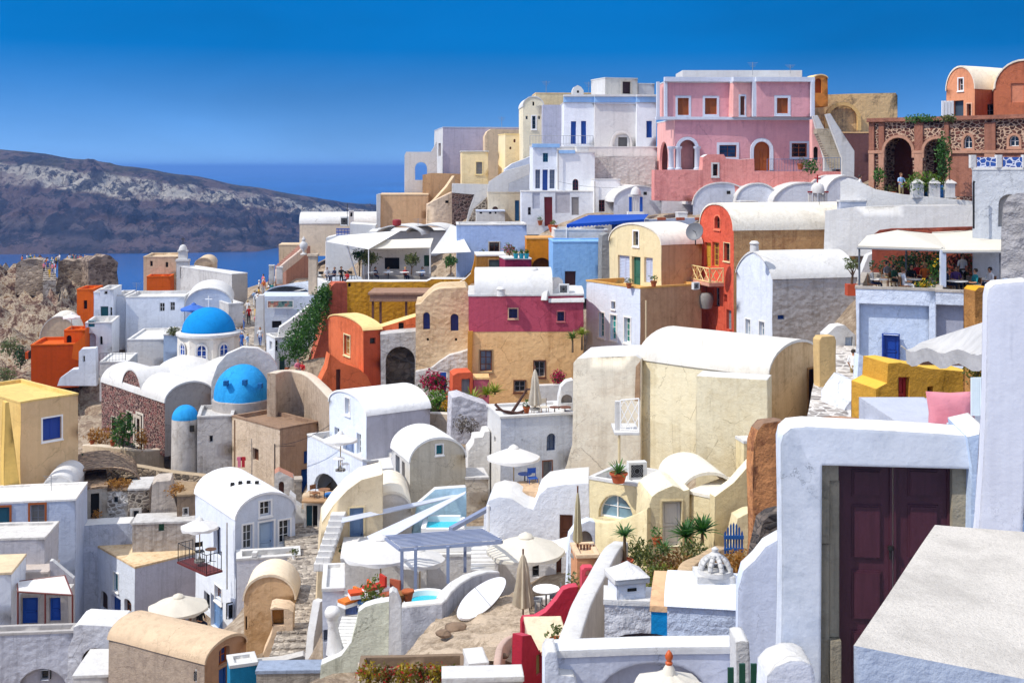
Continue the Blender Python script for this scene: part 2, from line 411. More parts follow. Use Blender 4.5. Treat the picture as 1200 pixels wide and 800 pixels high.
def house(name, label, cat, xc, yt, yb, Y, a, xl=None, xr=None, dl=None, dr=None, roof='flat', rise=1.2, wall=None, rm=None, ops=(), ph=.25, pt=.22, group=None, lip=None, pw=2.0, wr=None, wamp=.045, gtop=None):
    wall = wall or WHITE; rm = rm or WHITE; wr = wr or wall  # wr: right-face colour, on some houses a shade-darkened copy of wall
    pR = Plane(xc, Y, a); ea = pR.d; el = Vector((-ea.y, ea.x)); P = pR.P
    w = dr if dr else pR.uz(xr, 400)[0]
    k = None
    if dl: d = dl
    else:
        k = (xl-600)/F; d = (k*P.y-P.x)/(el.x-k*el.y)
    if w <= 0 or d <= 0 or w > 80 or d > 80: print('BAD HOUSE', label, w, d); w = min(max(w, 2), 30) if w > 0 else 4; d = min(d, 30) if d > 0 else 5
    z1 = -(yt-HZ)/F*Y; z0 = -(yb-HZ)/F*Y
    c = P+ea*w/2+el*d/2; root = thing(name, label, cat, (c.x, c.y, z0), group)
    pL = Plane(xc, Y, 0); pL.P = P.copy(); pL.d = -el; pL.n = -ea; 
    class FL: pass
    # L face local u grows from the far end (0) to the near corner (d): viewer sees left-to-right
    pL.P = P+el*d
    fR = lambda u, z, dep: pR.w(u, z, dep)
    fL = lambda u, z, dep: pL.w(u, z, dep)
    oR = conv_ops(pR, [o for o in ops if o['face'] == 'R']); oL = conv_ops(pL, [o for o in ops if o['face'] == 'L'])
    gR = roof == 'vaultL'; gL = roof == 'vaultR'
    outR = [(0, z0), (w, z0)]+(garch(w, z1, rise, pw=pw) if gR else [(w, z1), (0, z1)])
    outL = [(0, z0), (d, z0)]+(garch(d, z1, rise, pw=pw) if gL else [(d, z1), (0, z1)])
    if gtop: 
        if gR: outR = [(0, z0), (w, z0)]+[(w*x, z1+z) for x, z in gtop[::-1]]
        elif gL: outL = [(0, z0), (d, z0)]+[(d*x, z1+z) for x, z in gtop[::-1]]
    bm = bmesh.new()
    def hole(o): 
        u0, za, u1, zb = o['r']; return archpoly(u0, za, u1, zb, o.get('arch'))
    two = wr is not wall
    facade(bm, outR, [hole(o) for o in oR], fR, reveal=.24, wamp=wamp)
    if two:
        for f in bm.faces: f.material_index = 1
    facade(bm, outL, [hole(o) for o in oL], fL, reveal=.24, wamp=wamp)
    bR = lambda u, z, dep: Vector((*(P+ea*(w-u)+el*d), z)); bL = lambda u, z, dep: Vector((*(P+ea*w+el*u), z))
    outB = [(0, z0), (w, z0)]+(garch(w, z1, rise, pw=pw) if gR else [(w, z1), (0, z1)])
    facade(bm, outB, [], bR, step=1.5, wamp=wamp)
    outB = [(0, z0), (d, z0)]+(garch(d, z1, rise, pw=pw) if gL else [(d, z1), (0, z1)])
    facade(bm, outB, [], bL, step=1.5, wamp=wamp)
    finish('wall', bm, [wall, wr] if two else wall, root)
    bm = bmesh.new()
    if gR: vault_shell(bm, P, ea, el, w, d, z1, rise, pw=pw, wamp=wamp)
    elif gL: vault_shell(bm, P, el, ea, d, w, z1, rise, pw=pw, wamp=wamp)
    elif ph <= .06:
        e = .03 if lip is None else lip; zt = z1+.03; m = 8
        G_ = [[P+ea*(-e+(w+2*e)*i/m)+el*(-e+(d+2*e)*j/m) for j in range(m+1)] for i in range(m+1)]
        for i in range(m):
            for j in range(m): q(bm, *[wob((p.x, p.y, zt), wamp) for p in (G_[i][j], G_[i+1][j], G_[i+1][j+1], G_[i][j+1])])
        rim = [G_[i][0] for i in range(m)]+[G_[m][j] for j in range(m)]+[G_[m-i][m] for i in range(m)]+[G_[0][m-j] for j in range(m)]
        for i in range(len(rim)):
            p, r_ = rim[i], rim[(i+1) % len(rim)]; q(bm, *[wob((k.x, k.y, z), wamp) for k, z in ((r_, zt), (p, zt), (p, zt-.12), (r_, zt-.12))])
    else:
        # parapet ring with inner faces and a roof deck
        def rect(i): return [P+ea*i+el*i, P+ea*(w-i)+el*i, P+ea*(w-i)+el*(d-i), P+ea*i+el*(d-i)]
        n = 8
        def dense(r): 
            o = []
            for i in range(4):
                for j in range(n): o.append(r[i].lerp(r[(i+1) % 4], j/n))
            return o
        e = -.03 if lip is None else -lip
        A, B = dense(rect(e)), dense(rect(min(pt, w*.2, d*.2))); zt = z1+.03; zd = z1-ph
        for i in range(4*n):
            j = (i+1) % (4*n)
            q(bm, *[wob((p.x, p.y, z), wamp) for p, z in ((A[i], zt), (A[j], zt), (B[j], zt), (B[i], zt))])
            q(bm, *[wob((p.x, p.y, z), wamp) for p, z in ((B[i], zt), (B[j], zt), (B[j], zd), (B[i], zd))])
            q(bm, *[wob((p.x, p.y, z), wamp) for p, z in ((A[j], zt), (A[i], zt), (A[i], zt-.12), (A[j], zt-.12))])
        rr = rect(min(pt, w*.2, d*.2)); m = 6
        for i in range(m):
            for j in range(m):
                g = lambda s, t: rr[0]+(rr[1]-rr[0])*s+(rr[3]-rr[0])*t
                q(bm, *[wob((p.x, p.y, zd), wamp) for p in (g(i/m, j/m), g((i+1)/m, j/m), g((i+1)/m, (j+1)/m), g(i/m, (j+1)/m))])
    if roof != 'none': finish('roof', bm, rm, root)
    else: bm.free()
    for o in oR: opening(root, fR, None, o, None)
    for o in oL: opening(root, fL, None, o, None)
    root['_'] = 0; del root['_']
    H_INFO[root.name] = dict(P=P, ea=ea, el=el, w=w, d=d, z0=z0, z1=z1, pR=pR, pL=pL)
    return root
H_INFO = {}

def slab(name, label, cat, px, Y, a, pts, thick, mat, ops=(), group=None, part=None, parent=None, wamp=.045, kind=None, capm=None):
    """free-form wall: an outline in picture units on the plane (px, Y, a), real thickness behind it"""
    pl = Plane(px, Y, a); out = [pl.uz(*p) for p in pts]
    ar = sum(out[i][0]*out[(i+1) % len(out)][1]-out[(i+1) % len(out)][0]*out[i][1] for i in range(len(out)))
    if ar < 0: out = out[::-1]
    fn = lambda u, z, dep: pl.w(u, z, dep); oo = conv_ops(pl, ops)
    bm = bmesh.new(); holes = [archpoly(*o['r'], o.get('arch')) for o in oo]
    facade(bm, out, holes, fn, step=.8, reveal=None if not holes else (thick if any(o['kind'] == 'none' for o in oo) else min(.24, thick*.8)), wamp=wamp)
    facade(bm, out, [h for h, o in zip(holes, oo) if o['kind'] == 'none'], lambda u, z, dep: pl.w(u, z, thick), step=1.2, flip=True, wamp=wamp)
    so_ = subdiv(out, .8)
    for i in range(len(so_)):
        p, r = so_[i], so_[(i+1) % len(so_)]
        q(bm, wob(fn(*r, 0), wamp), wob(fn(*p, 0), wamp), wob(pl.w(*p, thick), wamp), wob(pl.w(*r, thick), wamp))
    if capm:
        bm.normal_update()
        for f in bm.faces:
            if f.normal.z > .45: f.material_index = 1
    mats = [mat, capm] if capm else mat
    if parent is not None: return finish(part or name, bm, mats, parent)
    if not oo:
        o = finish(name, bm, mats); return tag(o, label, cat, group, kind)
    c = pl.w((out[0][0]+out[len(out)//2][0])/2, min(p[1] for p in out), thick/2)
    root = thing(name, label, cat, c, group); finish(part or 'wall', bm, mats, root)
    for o in oo: opening(root, fn, None, o, None)
    return root

def catmull(P, n=6):
    if len(P) < 3: 
        return [P[0].lerp(P[1], i/n) for i in range(n+1)]
    o = []; Q = [P[0]*2-P[1]]+P+[P[-1]*2-P[-2]]
    for i in range(1, len(Q)-2):
        for k in range(n):
            t = k/n; a, b, c, d = Q[i-1], Q[i], Q[i+1], Q[i+2]
            o.append(.5*((2*b)+(c-a)*t+(2*a-5*b+4*c-d)*t*t+(3*b-a-3*c+d)*t**3))
    o.append(P[-1]); return o
def ribbon(name, label, cat, pts, t, h, mat, smooth=True, group=None, parent=None, flare=0, zb=None, capm=None, wamp=.04, kind=None):
    """a wall whose top runs through picture points (px, py, Y): thickness t, height h below its top (or down to zb)"""
    P = [U(*p) for p in pts]; P = catmull(P, 6) if smooth else [p for i in range(len(P)-1) for p in (P[i].lerp(P[i+1], k/4) for k in range(4))]+[P[-1]]
    bm = bmesh.new(); rows = []
    for i, p in enumerate(P):
        a = P[max(0, i-1)]; b = P[min(len(P)-1, i+1)]; d = Vector((b.x-a.x, b.y-a.y, 0))
        if d.length < 1e-5: d = Vector((1, 0, 0))
        d.normalize(); n = Vector((d.y, -d.x, 0)); lo = p.z-h if zb is None else zb; r = min(.07, t*.3); m = (p.z+lo)/2
        prof = [(-t/2-flare, lo), (-t/2-flare*.3, m), (-t/2, p.z-r), (-t/2+r*.3, p.z-r*.3), (-t/2+r, p.z), (t/2-r, p.z), (t/2-r*.3, p.z-r*.3), (t/2, p.z-r), (t/2+flare*.3, m), (t/2+flare, lo)]
        rows.append([bm.verts.new(wob((p.x+n.x*x, p.y+n.y*x, z), wamp)) for x, z in prof])
    for i in range(len(rows)-1):
        for j in range(9):
            f = bm.faces.new((rows[i][j], rows[i][j+1], rows[i+1][j+1], rows[i+1][j]))
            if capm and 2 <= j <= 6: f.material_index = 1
    bm.faces.new(rows[0]); bm.faces.new(rows[-1][::-1])
    bmesh.ops.recalc_face_normals(bm, faces=bm.faces)
    o = finish(name, bm, [mat, capm] if capm else mat, parent)
    return o if parent is not None else tag(o, label, cat, group, kind)

def cyl_part(name, mat, parent, c, prof, n=24, sm=40, wamp=0):
    bm = bmesh.new(); lathe(bm, prof, c, n)
    if wamp:
        for v in bm.verts: v.co = wob(v.co, wamp)
    return finish(name, bm, mat, parent, sm)
def boxes(name, mat, parent, lst, sm=0, M=None):
    bm = bmesh.new()
    for lo, hi in lst: box(bm, lo, hi, M)
    return finish(name, bm, mat, parent, sm, doubles=False)
def tubes(name, mat, parent, lst, n=6):
    bm = bmesh.new()
    for t in lst: tube(bm, t[0], t[1], t[2], t[3] if len(t) > 3 else None, n)
    return finish(name, bm, mat, parent, 40, doubles=False)
def ztop(p, Y): return -(p-HZ)/F*Y

# ------------------------------------------------------------------ plants
def leaves(bm, c, rad, n, size, lump=.35, seed=0, flat=.0, half=False):
    rnd = random.Random(seed); c = Vector(c); rad = Vector(rad); k = 0; tries = 0
    while k < n and tries < n*30:
        tries += 1
        d = Vector((rnd.gauss(0, 1), rnd.gauss(0, 1), rnd.gauss(0, 1))).normalized()
        if half and d.z < -.15: continue
        r = rnd.random()**.42; lim = 1+lump*noise.noise(d*1.9+Vector((seed*3.1, seed*1.7, 0)))*1.6
        if noise.noise(d*r*3.3+Vector((seed, 5, seed))) < -.22: continue
        p = c+Vector((d.x*rad.x, d.y*rad.y, d.z*rad.z))*r*lim
        a = Vector((rnd.gauss(0, 1), rnd.gauss(0, 1), rnd.gauss(0, .8)-flat)).normalized(); b = a.orthogonal().normalized()
        b = (Matrix.Rotation(rnd.random()*6.28, 3, a) @ b); s = size*(.6+.8*rnd.random()); e = a.cross(b)
        q(bm, p-b*s, p-e*s*.42, p+b*s, p+e*s*.42); k += 1
def bush(name, label, cat, c, rad, n, size, mat, seed=0, stem=True, group=None, extra=None):
    root = thing(name, label, cat, Vector(c)-Vector((0, 0, rad[2])), group); bm = bmesh.new(); leaves(bm, c, rad, n, size, seed=seed)
    if extra:
        nf = len(bm.faces); leaves(bm, Vector(c)+Vector((0, -rad[1]*.12, rad[2]*.05)), Vector(rad)*1.02, extra[1], extra[2], seed=seed+50)
        for k, f in enumerate(bm.faces):
            if k >= nf: f.material_index = 1
    finish('foliage', bm, [mat, extra[0]] if extra else mat, root, 0, doubles=False)
    if stem:
        rnd = random.Random(seed+9); b = Vector(c)-Vector((0, 0, rad[2]*1.02)); l = []
        for i in range(6):
            t = Vector(c)+Vector((rnd.uniform(-.6, .6)*rad[0], rnd.uniform(-.6, .6)*rad[1], rnd.uniform(-.1, .6)*rad[2])); m = b.lerp(t, .5)+Vector((0, 0, .1*rad[2]))
            l += [(b, m, .022, .016), (m, t, .016, .006)]
        tubes('stem', paint('#4d3a26', .9), root, l, 5)
    return root
def rosette(bm, c, n, L_, w, up=.7, droop=.35, seed=0):
    rnd = random.Random(seed); c = Vector(c)
    for i in range(n):
        az = i*2.399+rnd.random()*.4; el = (up*(1-i/n)+.12+rnd.random()*.12)*1.4; ln = L_*(.7+.45*rnd.random())
        d = Vector((math.cos(az)*math.cos(el), math.sin(az)*math.cos(el), math.sin(el))); s = Vector((-math.sin(az), math.cos(az), 0)); pr = None
        for k in range(6):
            t = k/5; p = c+d*ln*t+Vector((0, 0, -droop*ln*t*t*(1-el/1.8))); ww = w*(math.sin(math.pi*min(1, .25+t*.75))**.8)*(1 if k < 5 else .02)
            cur = [bm.verts.new(p-s*ww+V(0, 0, ww*.35)), bm.verts.new(p), bm.verts.new(p+s*ww+V(0, 0, ww*.35))]
            if pr:
                bm.faces.new((pr[0], pr[1], cur[1], cur[0])); bm.faces.new((pr[1], pr[2], cur[2], cur[1]))
            pr = cur
def spiky(name, label, cat, base, trunk, n, L_, w, mat, seed=0, group=None, up=.7, pot=None, droop=.35):
    base = Vector(base); root = thing(name, label, cat, base, group); top = base+V(0, 0, trunk)
    if pot:
        bm = bmesh.new(); r, h = pot[1], pot[2]
        lathe(bm, [(0, 0), (r*.68, 0), (r*.95, h*.8), (r*1.08, h*.8), (r*1.1, h), (r*.95, h), (r*.9, h*.9), (0, h*.9)], base, 16); finish('pot', bm, pot[0], root, 40); top = base+V(0, 0, h*.9+trunk)
    if trunk > .05: tubes('trunk', paint('#6b5840', .95), root, [(top-V(0, 0, trunk), top, .075, .05)], 8)
    bm = bmesh.new(); rosette(bm, top, n, L_, w, up, droop, seed); finish('leaves', bm, mat, root, 60, doubles=False)
    return root

# ------------------------------------------------------------------ furniture
CREAMC = cloth('#efe8d8'); WHITEC = cloth('#f2f0ec')
def parasol(label, px, py, Y, wpx, h=2.35, mat=None, group='open parasols on the terraces', finial=None, tilt=0, n=8, name='parasol'):
    """apex of the canopy at picture point (px,py)"""
    apex = U(px, py, Y); r = wpx/2/F*Y; mat = mat or CREAMC; g = apex-V(0, 0, h)
    root = thing(name, label, 'parasol', g, group)
    bm = bmesh.new(); rings = []; drop = r*.36
    for k, t in enumerate((.02, .12, .3, .55, .8, 1.0)):
        ring = []
        for i in range(n*4):
            an = i*2*math.pi/(n*4); sc = math.cos(an*n/1.0)*.5+.5
            rr = r*t*(1-.045*(1-sc)*t); z = -drop*(t**1.15)-.05*t*(1-sc)
            ring.append(bm.verts.new(apex+V(rr*math.cos(an), rr*math.sin(an), z)))
        rings.append(ring)
    m = n*4
    val = [bm.verts.new(v.co+V(0, 0, -.14-.05*math.cos(i*math.pi/2))) for i, v in enumerate(rings[-1])]; rings.append(val)
    for a, b in zip(rings, rings[1:]):
        for i in range(m): bm.faces.new((a[i], a[(i+1) % m], b[(i+1) % m], b[i]))
    bm.faces.new(rings[0])
    cn = finish('canopy', bm, mat, root, 50)
    bm = bmesh.new(); lathe(bm, [(.02, .14), (r*.16, .03), (r*.2, -.06)], apex, 16); finish('vent', bm, mat, cn, 50)
    tubes('pole', paint('#b9a27c', .6), root, [(g, apex-V(0, 0, .05), .03)], 8)
    tubes('ribs', paint('#b9a27c', .6), root, [(apex-V(0, 0, .12), apex+V(r*.95*math.cos(i*2*math.pi/n), r*.95*math.sin(i*2*math.pi/n), -drop-.04), .012) for i in range(n)], 4)
    bm = bmesh.new(); lathe(bm, [(0, 0), (.3, 0), (.3, .1), (.08, .14), (.05, .3), (0, .3)], g, 14); finish('base', bm, paint('#8a8680', .9), root, 40)
    if finial:
        bm = bmesh.new(); lathe(bm, [(0, .1), (.05, .1), (.055, .13), (.035, .15), (.055, .19), (.06, .23), (.035, .28), (0, .32)], apex, 12); finish('finial', bm, finial, root, 50)
    return root
def closed_parasol(label, px, py, Y, h, rad=.2, mat=None, wood=None, low=.42):
    top = U(px, py, Y); g = top-V(0, 0, h); root = thing('closed_parasol', label, 'parasol', g, 'closed parasols on the terraces')
    bm = bmesh.new(); n = 32; rings = []; H_ = h*(1-low)
    for k, (t, rr) in enumerate(((0, .05), (.1, .35), (.3, .62), (.55, .72), (.8, 1.0), (1, 1.12))):
        ring = []
        for i in range(n):
            an = i*2*math.pi/n; fl = 1+(.28*math.cos(an*8)+.08*math.sin(an*3))*min(1, t*2.5)
            ring.append(bm.verts.new(top+V(rad*rr*fl*math.cos(an), rad*rr*fl*math.sin(an), -.08-H_*t+(.05*math.cos(an*8) if k == 5 else 0))))
        rings.append(ring)
    for a, b in zip(rings, rings[1:]):
        for i in range(n): bm.faces.new((a[i], a[(i+1) % n], b[(i+1) % n], b[i]))
    bm.faces.new(rings[0][::-1]); bm.faces.new(rings[-1])
    finish('canopy', bm, mat or cloth('#cdbfa6', .4), root, 60)
    tubes('pole', wood or BROWN, root, [(g, top+V(0, 0, .06), .03)], 8)
    bm = bmesh.new(); lathe(bm, [(0, 0), (.28, 0), (.28, .09), (.07, .13), (0, .13)], g, 12); finish('base', bm, paint('#8a8680', .9), root, 40)
    return root
def make_table(label, p, r=.4, h=.72, mat=None, group=None):
    p = Vector(p); root = thing('table', label, 'table', p, group)
    bm = bmesh.new(); lathe(bm, [(0, h), (r, h), (r, h-.03), (0, h-.03)], p, 16); finish('tabletop', bm, mat or WTRIM, root, 40)
    tubes('pedestal', IRON, root, [(p+V(0, 0, .02), p+V(0, 0, h-.03), .03)]+[(p+V(0, 0, .05), p+V(.28*math.cos(a), .28*math.sin(a), .02), .018) for a in (0, 2.1, 4.2)], 6)
    return root
def make_chair(label, p, rz, mat, group=None, seatm=None):
    p = Vector(p); root = thing('chair', label, 'chair', p, group); M = Matrix.Translation(p) @ Matrix.Rotation(rz, 4, 'Z')
    boxes('seat', seatm or mat, root, [((-.22, -.22, .42), (.22, .22, .46))], 0, M)
    boxes('backrest', seatm or mat, root, [((-.21, .19, .62), (.21, .215, .88))], 0, M)
    for x, y, h in ((-.2, -.2, .43), (.2, -.2, .43), (-.2, .2, .9), (.2, .2, .9)):
        tubes('leg', mat, root, [(M @ V(x, y, 0), M @ V(x, y, h), .018)], 6)
    return root
def ac_unit(label, px, py, Y, wpx, hpx, a=0, name='air_conditioner'):
    """lower left front corner at (px,py)"""
    p = U(px, py, Y); w = wpx/F*Y; h = hpx/F*Y; d = w*.45; M = Matrix.Translation(p) @ Matrix.Rotation(R(a), 4, 'Z'); root = thing(name, label, 'air conditioner', p)
    boxes('casing', paint('#dcdcd8', .5, .1), root, [((0, 0, .04), (w, d, h))], 0, M)
    bm = bmesh.new(); c = (w*.45, -.012, h*.52); r = h*.36
    for i in range(20):
        t0, t1 = i*2*math.pi/20, (i+1)*2*math.pi/20
        for k in (1, .75, .5): q(bm, *[M @ V(c[0]+math.cos(t)*rr, c[1], c[2]+math.sin(t)*rr) for t, rr in ((t0, r*k), (t1, r*k), (t1, r*k-.02), (t0, r*k-.02))])
    finish('fan_grille', bm, GREY, root, 0)
    boxes('fan_opening', DARK, root, [((c[0]-r*.95, -.006, c[2]-r*.95), (c[0]+r*.95, .01, c[2]+r*.95))], 0, M)
    for x in (.1, w-.2): boxes('foot', GREY, root, [((x, .05, 0), (x+.08, d-.05, .04))], 0, M)
    return root
def railing(name, label, pts, h, mat, sp=.14, bar=.012, post=.025, cat='railing', parent=None, group=None):
    """bar railing along world points (feet)"""
    pts = [Vector(p) for p in pts]; l = []
    for a, b in zip(pts, pts[1:]):
        l += [(a+V(0, 0, h), b+V(0, 0, h), post*.8), (a+V(0, 0, .1), b+V(0, 0, .1), bar)]
        n = max(1, int((b-a).length/sp))
        for i in range(n+1):
            p = a.lerp(b, i/n); l.append((p, p+V(0, 0, h), post if i in (0, n) else bar))
    o = tubes(name, mat, parent, l, 5)
    return o if parent is not None else tag(o, label, cat, group)
def steps(name, label, cat, p0, p1, width, n, mat, below=1.2, kind=None, wamp=.02):
    """flight from world point p0 (bottom) to p1 (top); width across"""
    p0, p1 = Vector(p0), Vector(p1); d = Vector((p1.x-p0.x, p1.y-p0.y, 0)); run = d.length/n; d.normalize(); s = Vector((d.y, -d.x, 0)); dz = (p1.z-p0.z)/n
    bm = bmesh.new()
    for i in range(n):
        a = p0+d*run*i; z = p0.z+dz*(i+1); lo = min(p0.z, z)-below if below < 5 else z-below
        c = [a-s*width/2, a+s*width/2, a+s*width/2+d*(run+.02), a-s*width/2+d*(run+.02)]
        b = [bm.verts.new(wob((p.x, p.y, lo), wamp)) for p in c]; t = [bm.verts.new(wob((p.x, p.y, z), wamp)) for p in c]
        bm.faces.new(t)
        for k in range(4): bm.faces.new((b[k], b[(k+1) % 4], t[(k+1) % 4], t[k]))
    bmesh.ops.recalc_face_normals(bm, faces=bm.faces)
    o = finish(name, bm, mat, None, 30, doubles=False); return tag(o, label, cat, None, kind)

def onplane(px0, Y0, a):
    pl = Plane(px0, Y0, a)
    def f(px, off=0):
        u = pl.uz(px, 400)[0]; return pl.P.y+u*pl.d.y-off
    return f
import numpy as np
# ------------------------------------------------------------------ sea, far island, hillside, air
SEA = -120.0
def setting(o): o['kind'] = 'structure'; return o
g = G('sea'); n1 = g.noise(.012, 4, .6, g.vec((1, .35, 1))); n2 = g.noise(.25, 4, .6)
g.col(g.ramp(g.noise(.0016, 4, .6, g.vec((1, .5, 1))), [(.35, lin('#043a72')), (.5, lin('#064f92')), (.65, lin('#0a63ae'))])); g.rough(.22)
g.bump(g.math('ADD', g.math('MULTIPLY', n1, 3), n2), .5, .6)
bm = bmesh.new(); S = 60000
q(bm, (-S, -3000, SEA), (S, -3000, SEA), (S, S, SEA), (-S, S, SEA)); setting(finish('sea', bm, g.m, None, 0))

def interp(t, pts):
    if t <= pts[0][0]: return pts[0][1]
    for (a, va), (b, vb) in zip(pts, pts[1:]):
        if t <= b: return va+(vb-va)*(t-a)/(b-a)
    return pts[-1][1]
RIDGE = [(-700, 150), (-300, 166), (0, 175), (60, 181), (130, 192), (200, 203), (260, 212), (330, 225), (400, 237), (450, 243), (520, 250), (600, 258)]
RY = [(-700, 2000), (200, 2050), (330, 2250), (450, 2600), (600, 2900)]
SHY = [(-700, 1560), (0, 1640), (200, 1660), (300, 1690), (350, 1830), (450, 2280), (600, 2700)]
g = G('island_rock'); at = g.n('ShaderNodeAttribute', attribute_name='strata').outputs['Fac']
nz = g.noise(.006, 6, .65, g.vec((1, 1, 2.0))); nf = g.noise(.045, 7, .75, g.vec((1.7, 1.0, .28)), .4)
t = g.math('ADD', at, g.math('MULTIPLY', g.math('ADD', nz, -.5), .22)); t = g.math('ADD', t, g.math('MULTIPLY', g.math('ADD', nf, -.5), .10))
c1 = g.ramp(t, [(0, lin('#3a3038')), (.14, lin('#5f545c')), (.2, lin('#20223a')), (.27, lin('#776a6c')), (.36, lin('#5a4444')), (.43, lin('#1e2038')), (.5, lin('#6a6066')), (.58, lin('#3a3440')), (.6, lin('#6e5c56')), (.635, lin('#e6dccb')), (.84, lin('#d2c8b8')), (.87, lin('#4d443e')), (1, lin('#4f4a3c'))])  # navy stops are shadow tones painted between the rock bands
pale = g.ramp(nf, [(.40, 0.), (.49, 1.)])
mask = g.ramp(t, [(.6, 0.), (.62, 1.), (.86, 1.), (.89, 0.)])
cc = g.mix(g.math('MULTIPLY', mask, g.math('SUBTRACT', 1.0, pale)), c1, lin('#5b4e48'))
cc = g.mix(g.ramp(g.noise(.012, 7, .75), [(.48, 0.), (.54, .65)]), cc, lin('#80696a')); cc = g.mix(g.ramp(g.noise(.02, 7, .75), [(.5, 0.), (.545, .85)]), cc, lin('#1c1e34'))  # navy patches paint blue cliff shadows into the rock colour
g.col(cc); g.rough(1); g.bump(g.math('ADD', g.noise(.05, 7, .75), g.noise(.015, 5, .6)), 30, 1)
nx, ny = 460, 100; bm = bmesh.new(); lay = bm.verts.layers.float.new('strata'); grid = []
for i in range(nx+1):
    px = -560+1180*i/nx; row = []
    for j in range(ny+1):
        s = j/ny*1.35; ys, yr = interp(px, SHY), interp(px, RY); zr = -(interp(px, RIDGE)-HZ)/F*yr
        zr += 5*noise.noise(V(px*.02, 3, 0))
        Y = ys+(yr-ys)*s; X = (px-600)/F*(ys+(yr-ys)*min(s, 1)*.5+(Y-ys)*.5)
        h = interp(s, [(0, 0), (.06, .1), (.3, .33), (.36, .44), (.55, .56), (.62, .63), (.82, .88), (.92, .975), (1, 1), (1.35, .86)])
        g1 = noise.ridged_multi_fractal(V(X*.0062, Y*.002, 3.3), .9, 2.1, 5, 1.0, 2.0)-1.1
        g2 = noise.fractal(V(X*.02, Y*.02, 9), .8, 2, 4)
        e = min(1, s*5)*max(0, min(1, (1.02-s)*5))
        z = SEA-3+(zr-SEA+3)*h+(e if s < .8 else e*.55)*(-g1*20+g2*12+7*noise.fractal(V(X*.05, Y*.05, 2), .7, 2, 4))
        v = bm.verts.new((X, Y-e*(g1*42), z)); v[lay] = (z-SEA)/(zr-SEA); row.append(v)
    grid.append(row)
for i in range(nx):
    for j in range(ny): bm.faces.new((grid[i][j], grid[i+1][j], grid[i+1][j+1], grid[i][j+1]))
setting(finish('island', bm, g.m, None, 180))

# hillside under the village: heights interpolated from the footings
CP = [(-60,830,56),(0,825,57),(60,835,56),(130,840,54),(200,840,49),(300,815,48),(365,752,53),(365,700,58),(365,650,64),(362,612,72),(300,760,56),
(0,750,63),(100,748,68),(160,775,70),(215,745,67),(0,740,73),(60,740,74),(100,735,76),(150,650,80),(50,590,80),(110,575,85),(180,575,86),(110,528,93),(160,533,92),(60,600,83),
(250,575,89),(330,580,84),(235,750,67),(60,480,108),(20,452,118),(0,440,124),(100,465,112),(60,395,148),(16,323,195),(0,317,205),(-25,316,205),(80,338,195),(130,336,195),(40,372,162),(-40,420,150),
(150,440,116),(250,420,108),(300,410,112),(310,352,135),(320,440,102),(340,490,94),(380,515,85),(215,352,140),(260,352,135),
(350,315,140),(400,350,120),(450,345,114),(370,405,99),(400,470,87),(470,470,84),(520,475,81),(560,490,76),(620,490,76),(700,480,80),
(440,600,66),(500,605,60),(560,600,60),(620,595,60),(680,590,58),(430,680,50),(500,705,47),(560,725,41),(600,770,35),(480,770,39),(420,800,40),
(520,690,50),(640,705,46),(620,720,42),(650,810,29),(700,640,50),(760,655,48),(800,650,46),(850,655,42),(750,760,32),(850,780,25),
(750,930,18),(900,930,14),(1000,930,12),(600,960,24),(400,900,30),(990,492,50),(1000,455,57),(1040,500,50),(1080,525,36),(1150,525,36),(1180,480,30),
(900,520,56),(850,590,52),(960,400,68),(880,402,72),(800,415,75),(760,425,77),(660,352,91),(600,348,95),(680,280,107),(640,280,111),(560,275,125),(480,275,130),(420,292,140),
(700,238,113),(800,236,111),(900,232,106),(1000,225,100),(1050,232,86),(1120,228,85),(1180,228,85),(1100,310,72),(1140,305,68),(1060,262,85),(1000,300,84),(1150,300,64),(1250,320,68),
(880,212,113),(600,225,140),(520,225,150),(700,200,125),(900,195,135),(1100,185,112),(700,200,150)]
pts = [tuple(U(*c)) for c in CP]+[(0,0,-7),(-10,3,-9),(8,3,-6.5),(-22,10,-16),(20,10,-5),(30,25,-4),(-40,20,-26),(-60,40,-33),(-95,60,-60),(-95,100,-60),(-110,140,-70),(-120,190,-85),(-100,240,-125),(-60,240,-125),(-20,240,-125),(30,230,-90),(80,220,-60),(-40,215,-60),(-60,215,-50),(0,200,-60),(60,180,-25),(100,150,-8),(70,130,-3),(60,60,-3),(70,90,-2),(90,110,-2),(-145,100,-125),(-145,180,-125),(-145,30,-100),(140,100,0),(140,200,-60)]
A = np.array(pts)
def hill(X, Y):
    d2 = (A[:, 0]-X)**2+(A[:, 1]-Y)**2+.6; w = d2**-2.0
    return float((w*A[:, 2]).sum()/w.sum())-1.1
def rocky(X, Y):
    """how much bare rock: 1 in the cliff on the left"""
    px = 600+F*X/max(Y, 1); return max(0, min(1, (Y-96)/14))*max(0, min(1, (118-px)/26))
gs = 1.15; nx, ny = int(290/gs), int(262/gs); bm = bmesh.new(); lay = bm.verts.layers.float.new('rock'); grid = []
for i in range(nx+1):
    row = []
    for j in range(ny+1):
        X = -147+i*gs; Y = -16+j*gs; z = hill(X, Y); rk = rocky(X, Y)
        p = V(X, Y, z); z += .25*noise.fractal(p*.35, .8, 2, 4)
        if rk > 0:
            c = noise.cell_vector(p*.11); z += rk*(3.4*(noise.ridged_multi_fractal(p*.085, .8, 2.2, 5, 1, 2)-1.3)+2.6*noise.fractal(p*.3, .6, 2.1, 5))
        v = bm.verts.new((X, Y, z)); v[lay] = rk; row.append(v)
    grid.append(row)
for i in range(nx):
    for j in range(ny): bm.faces.new((grid[i][j], grid[i+1][j], grid[i+1][j+1], grid[i][j+1]))
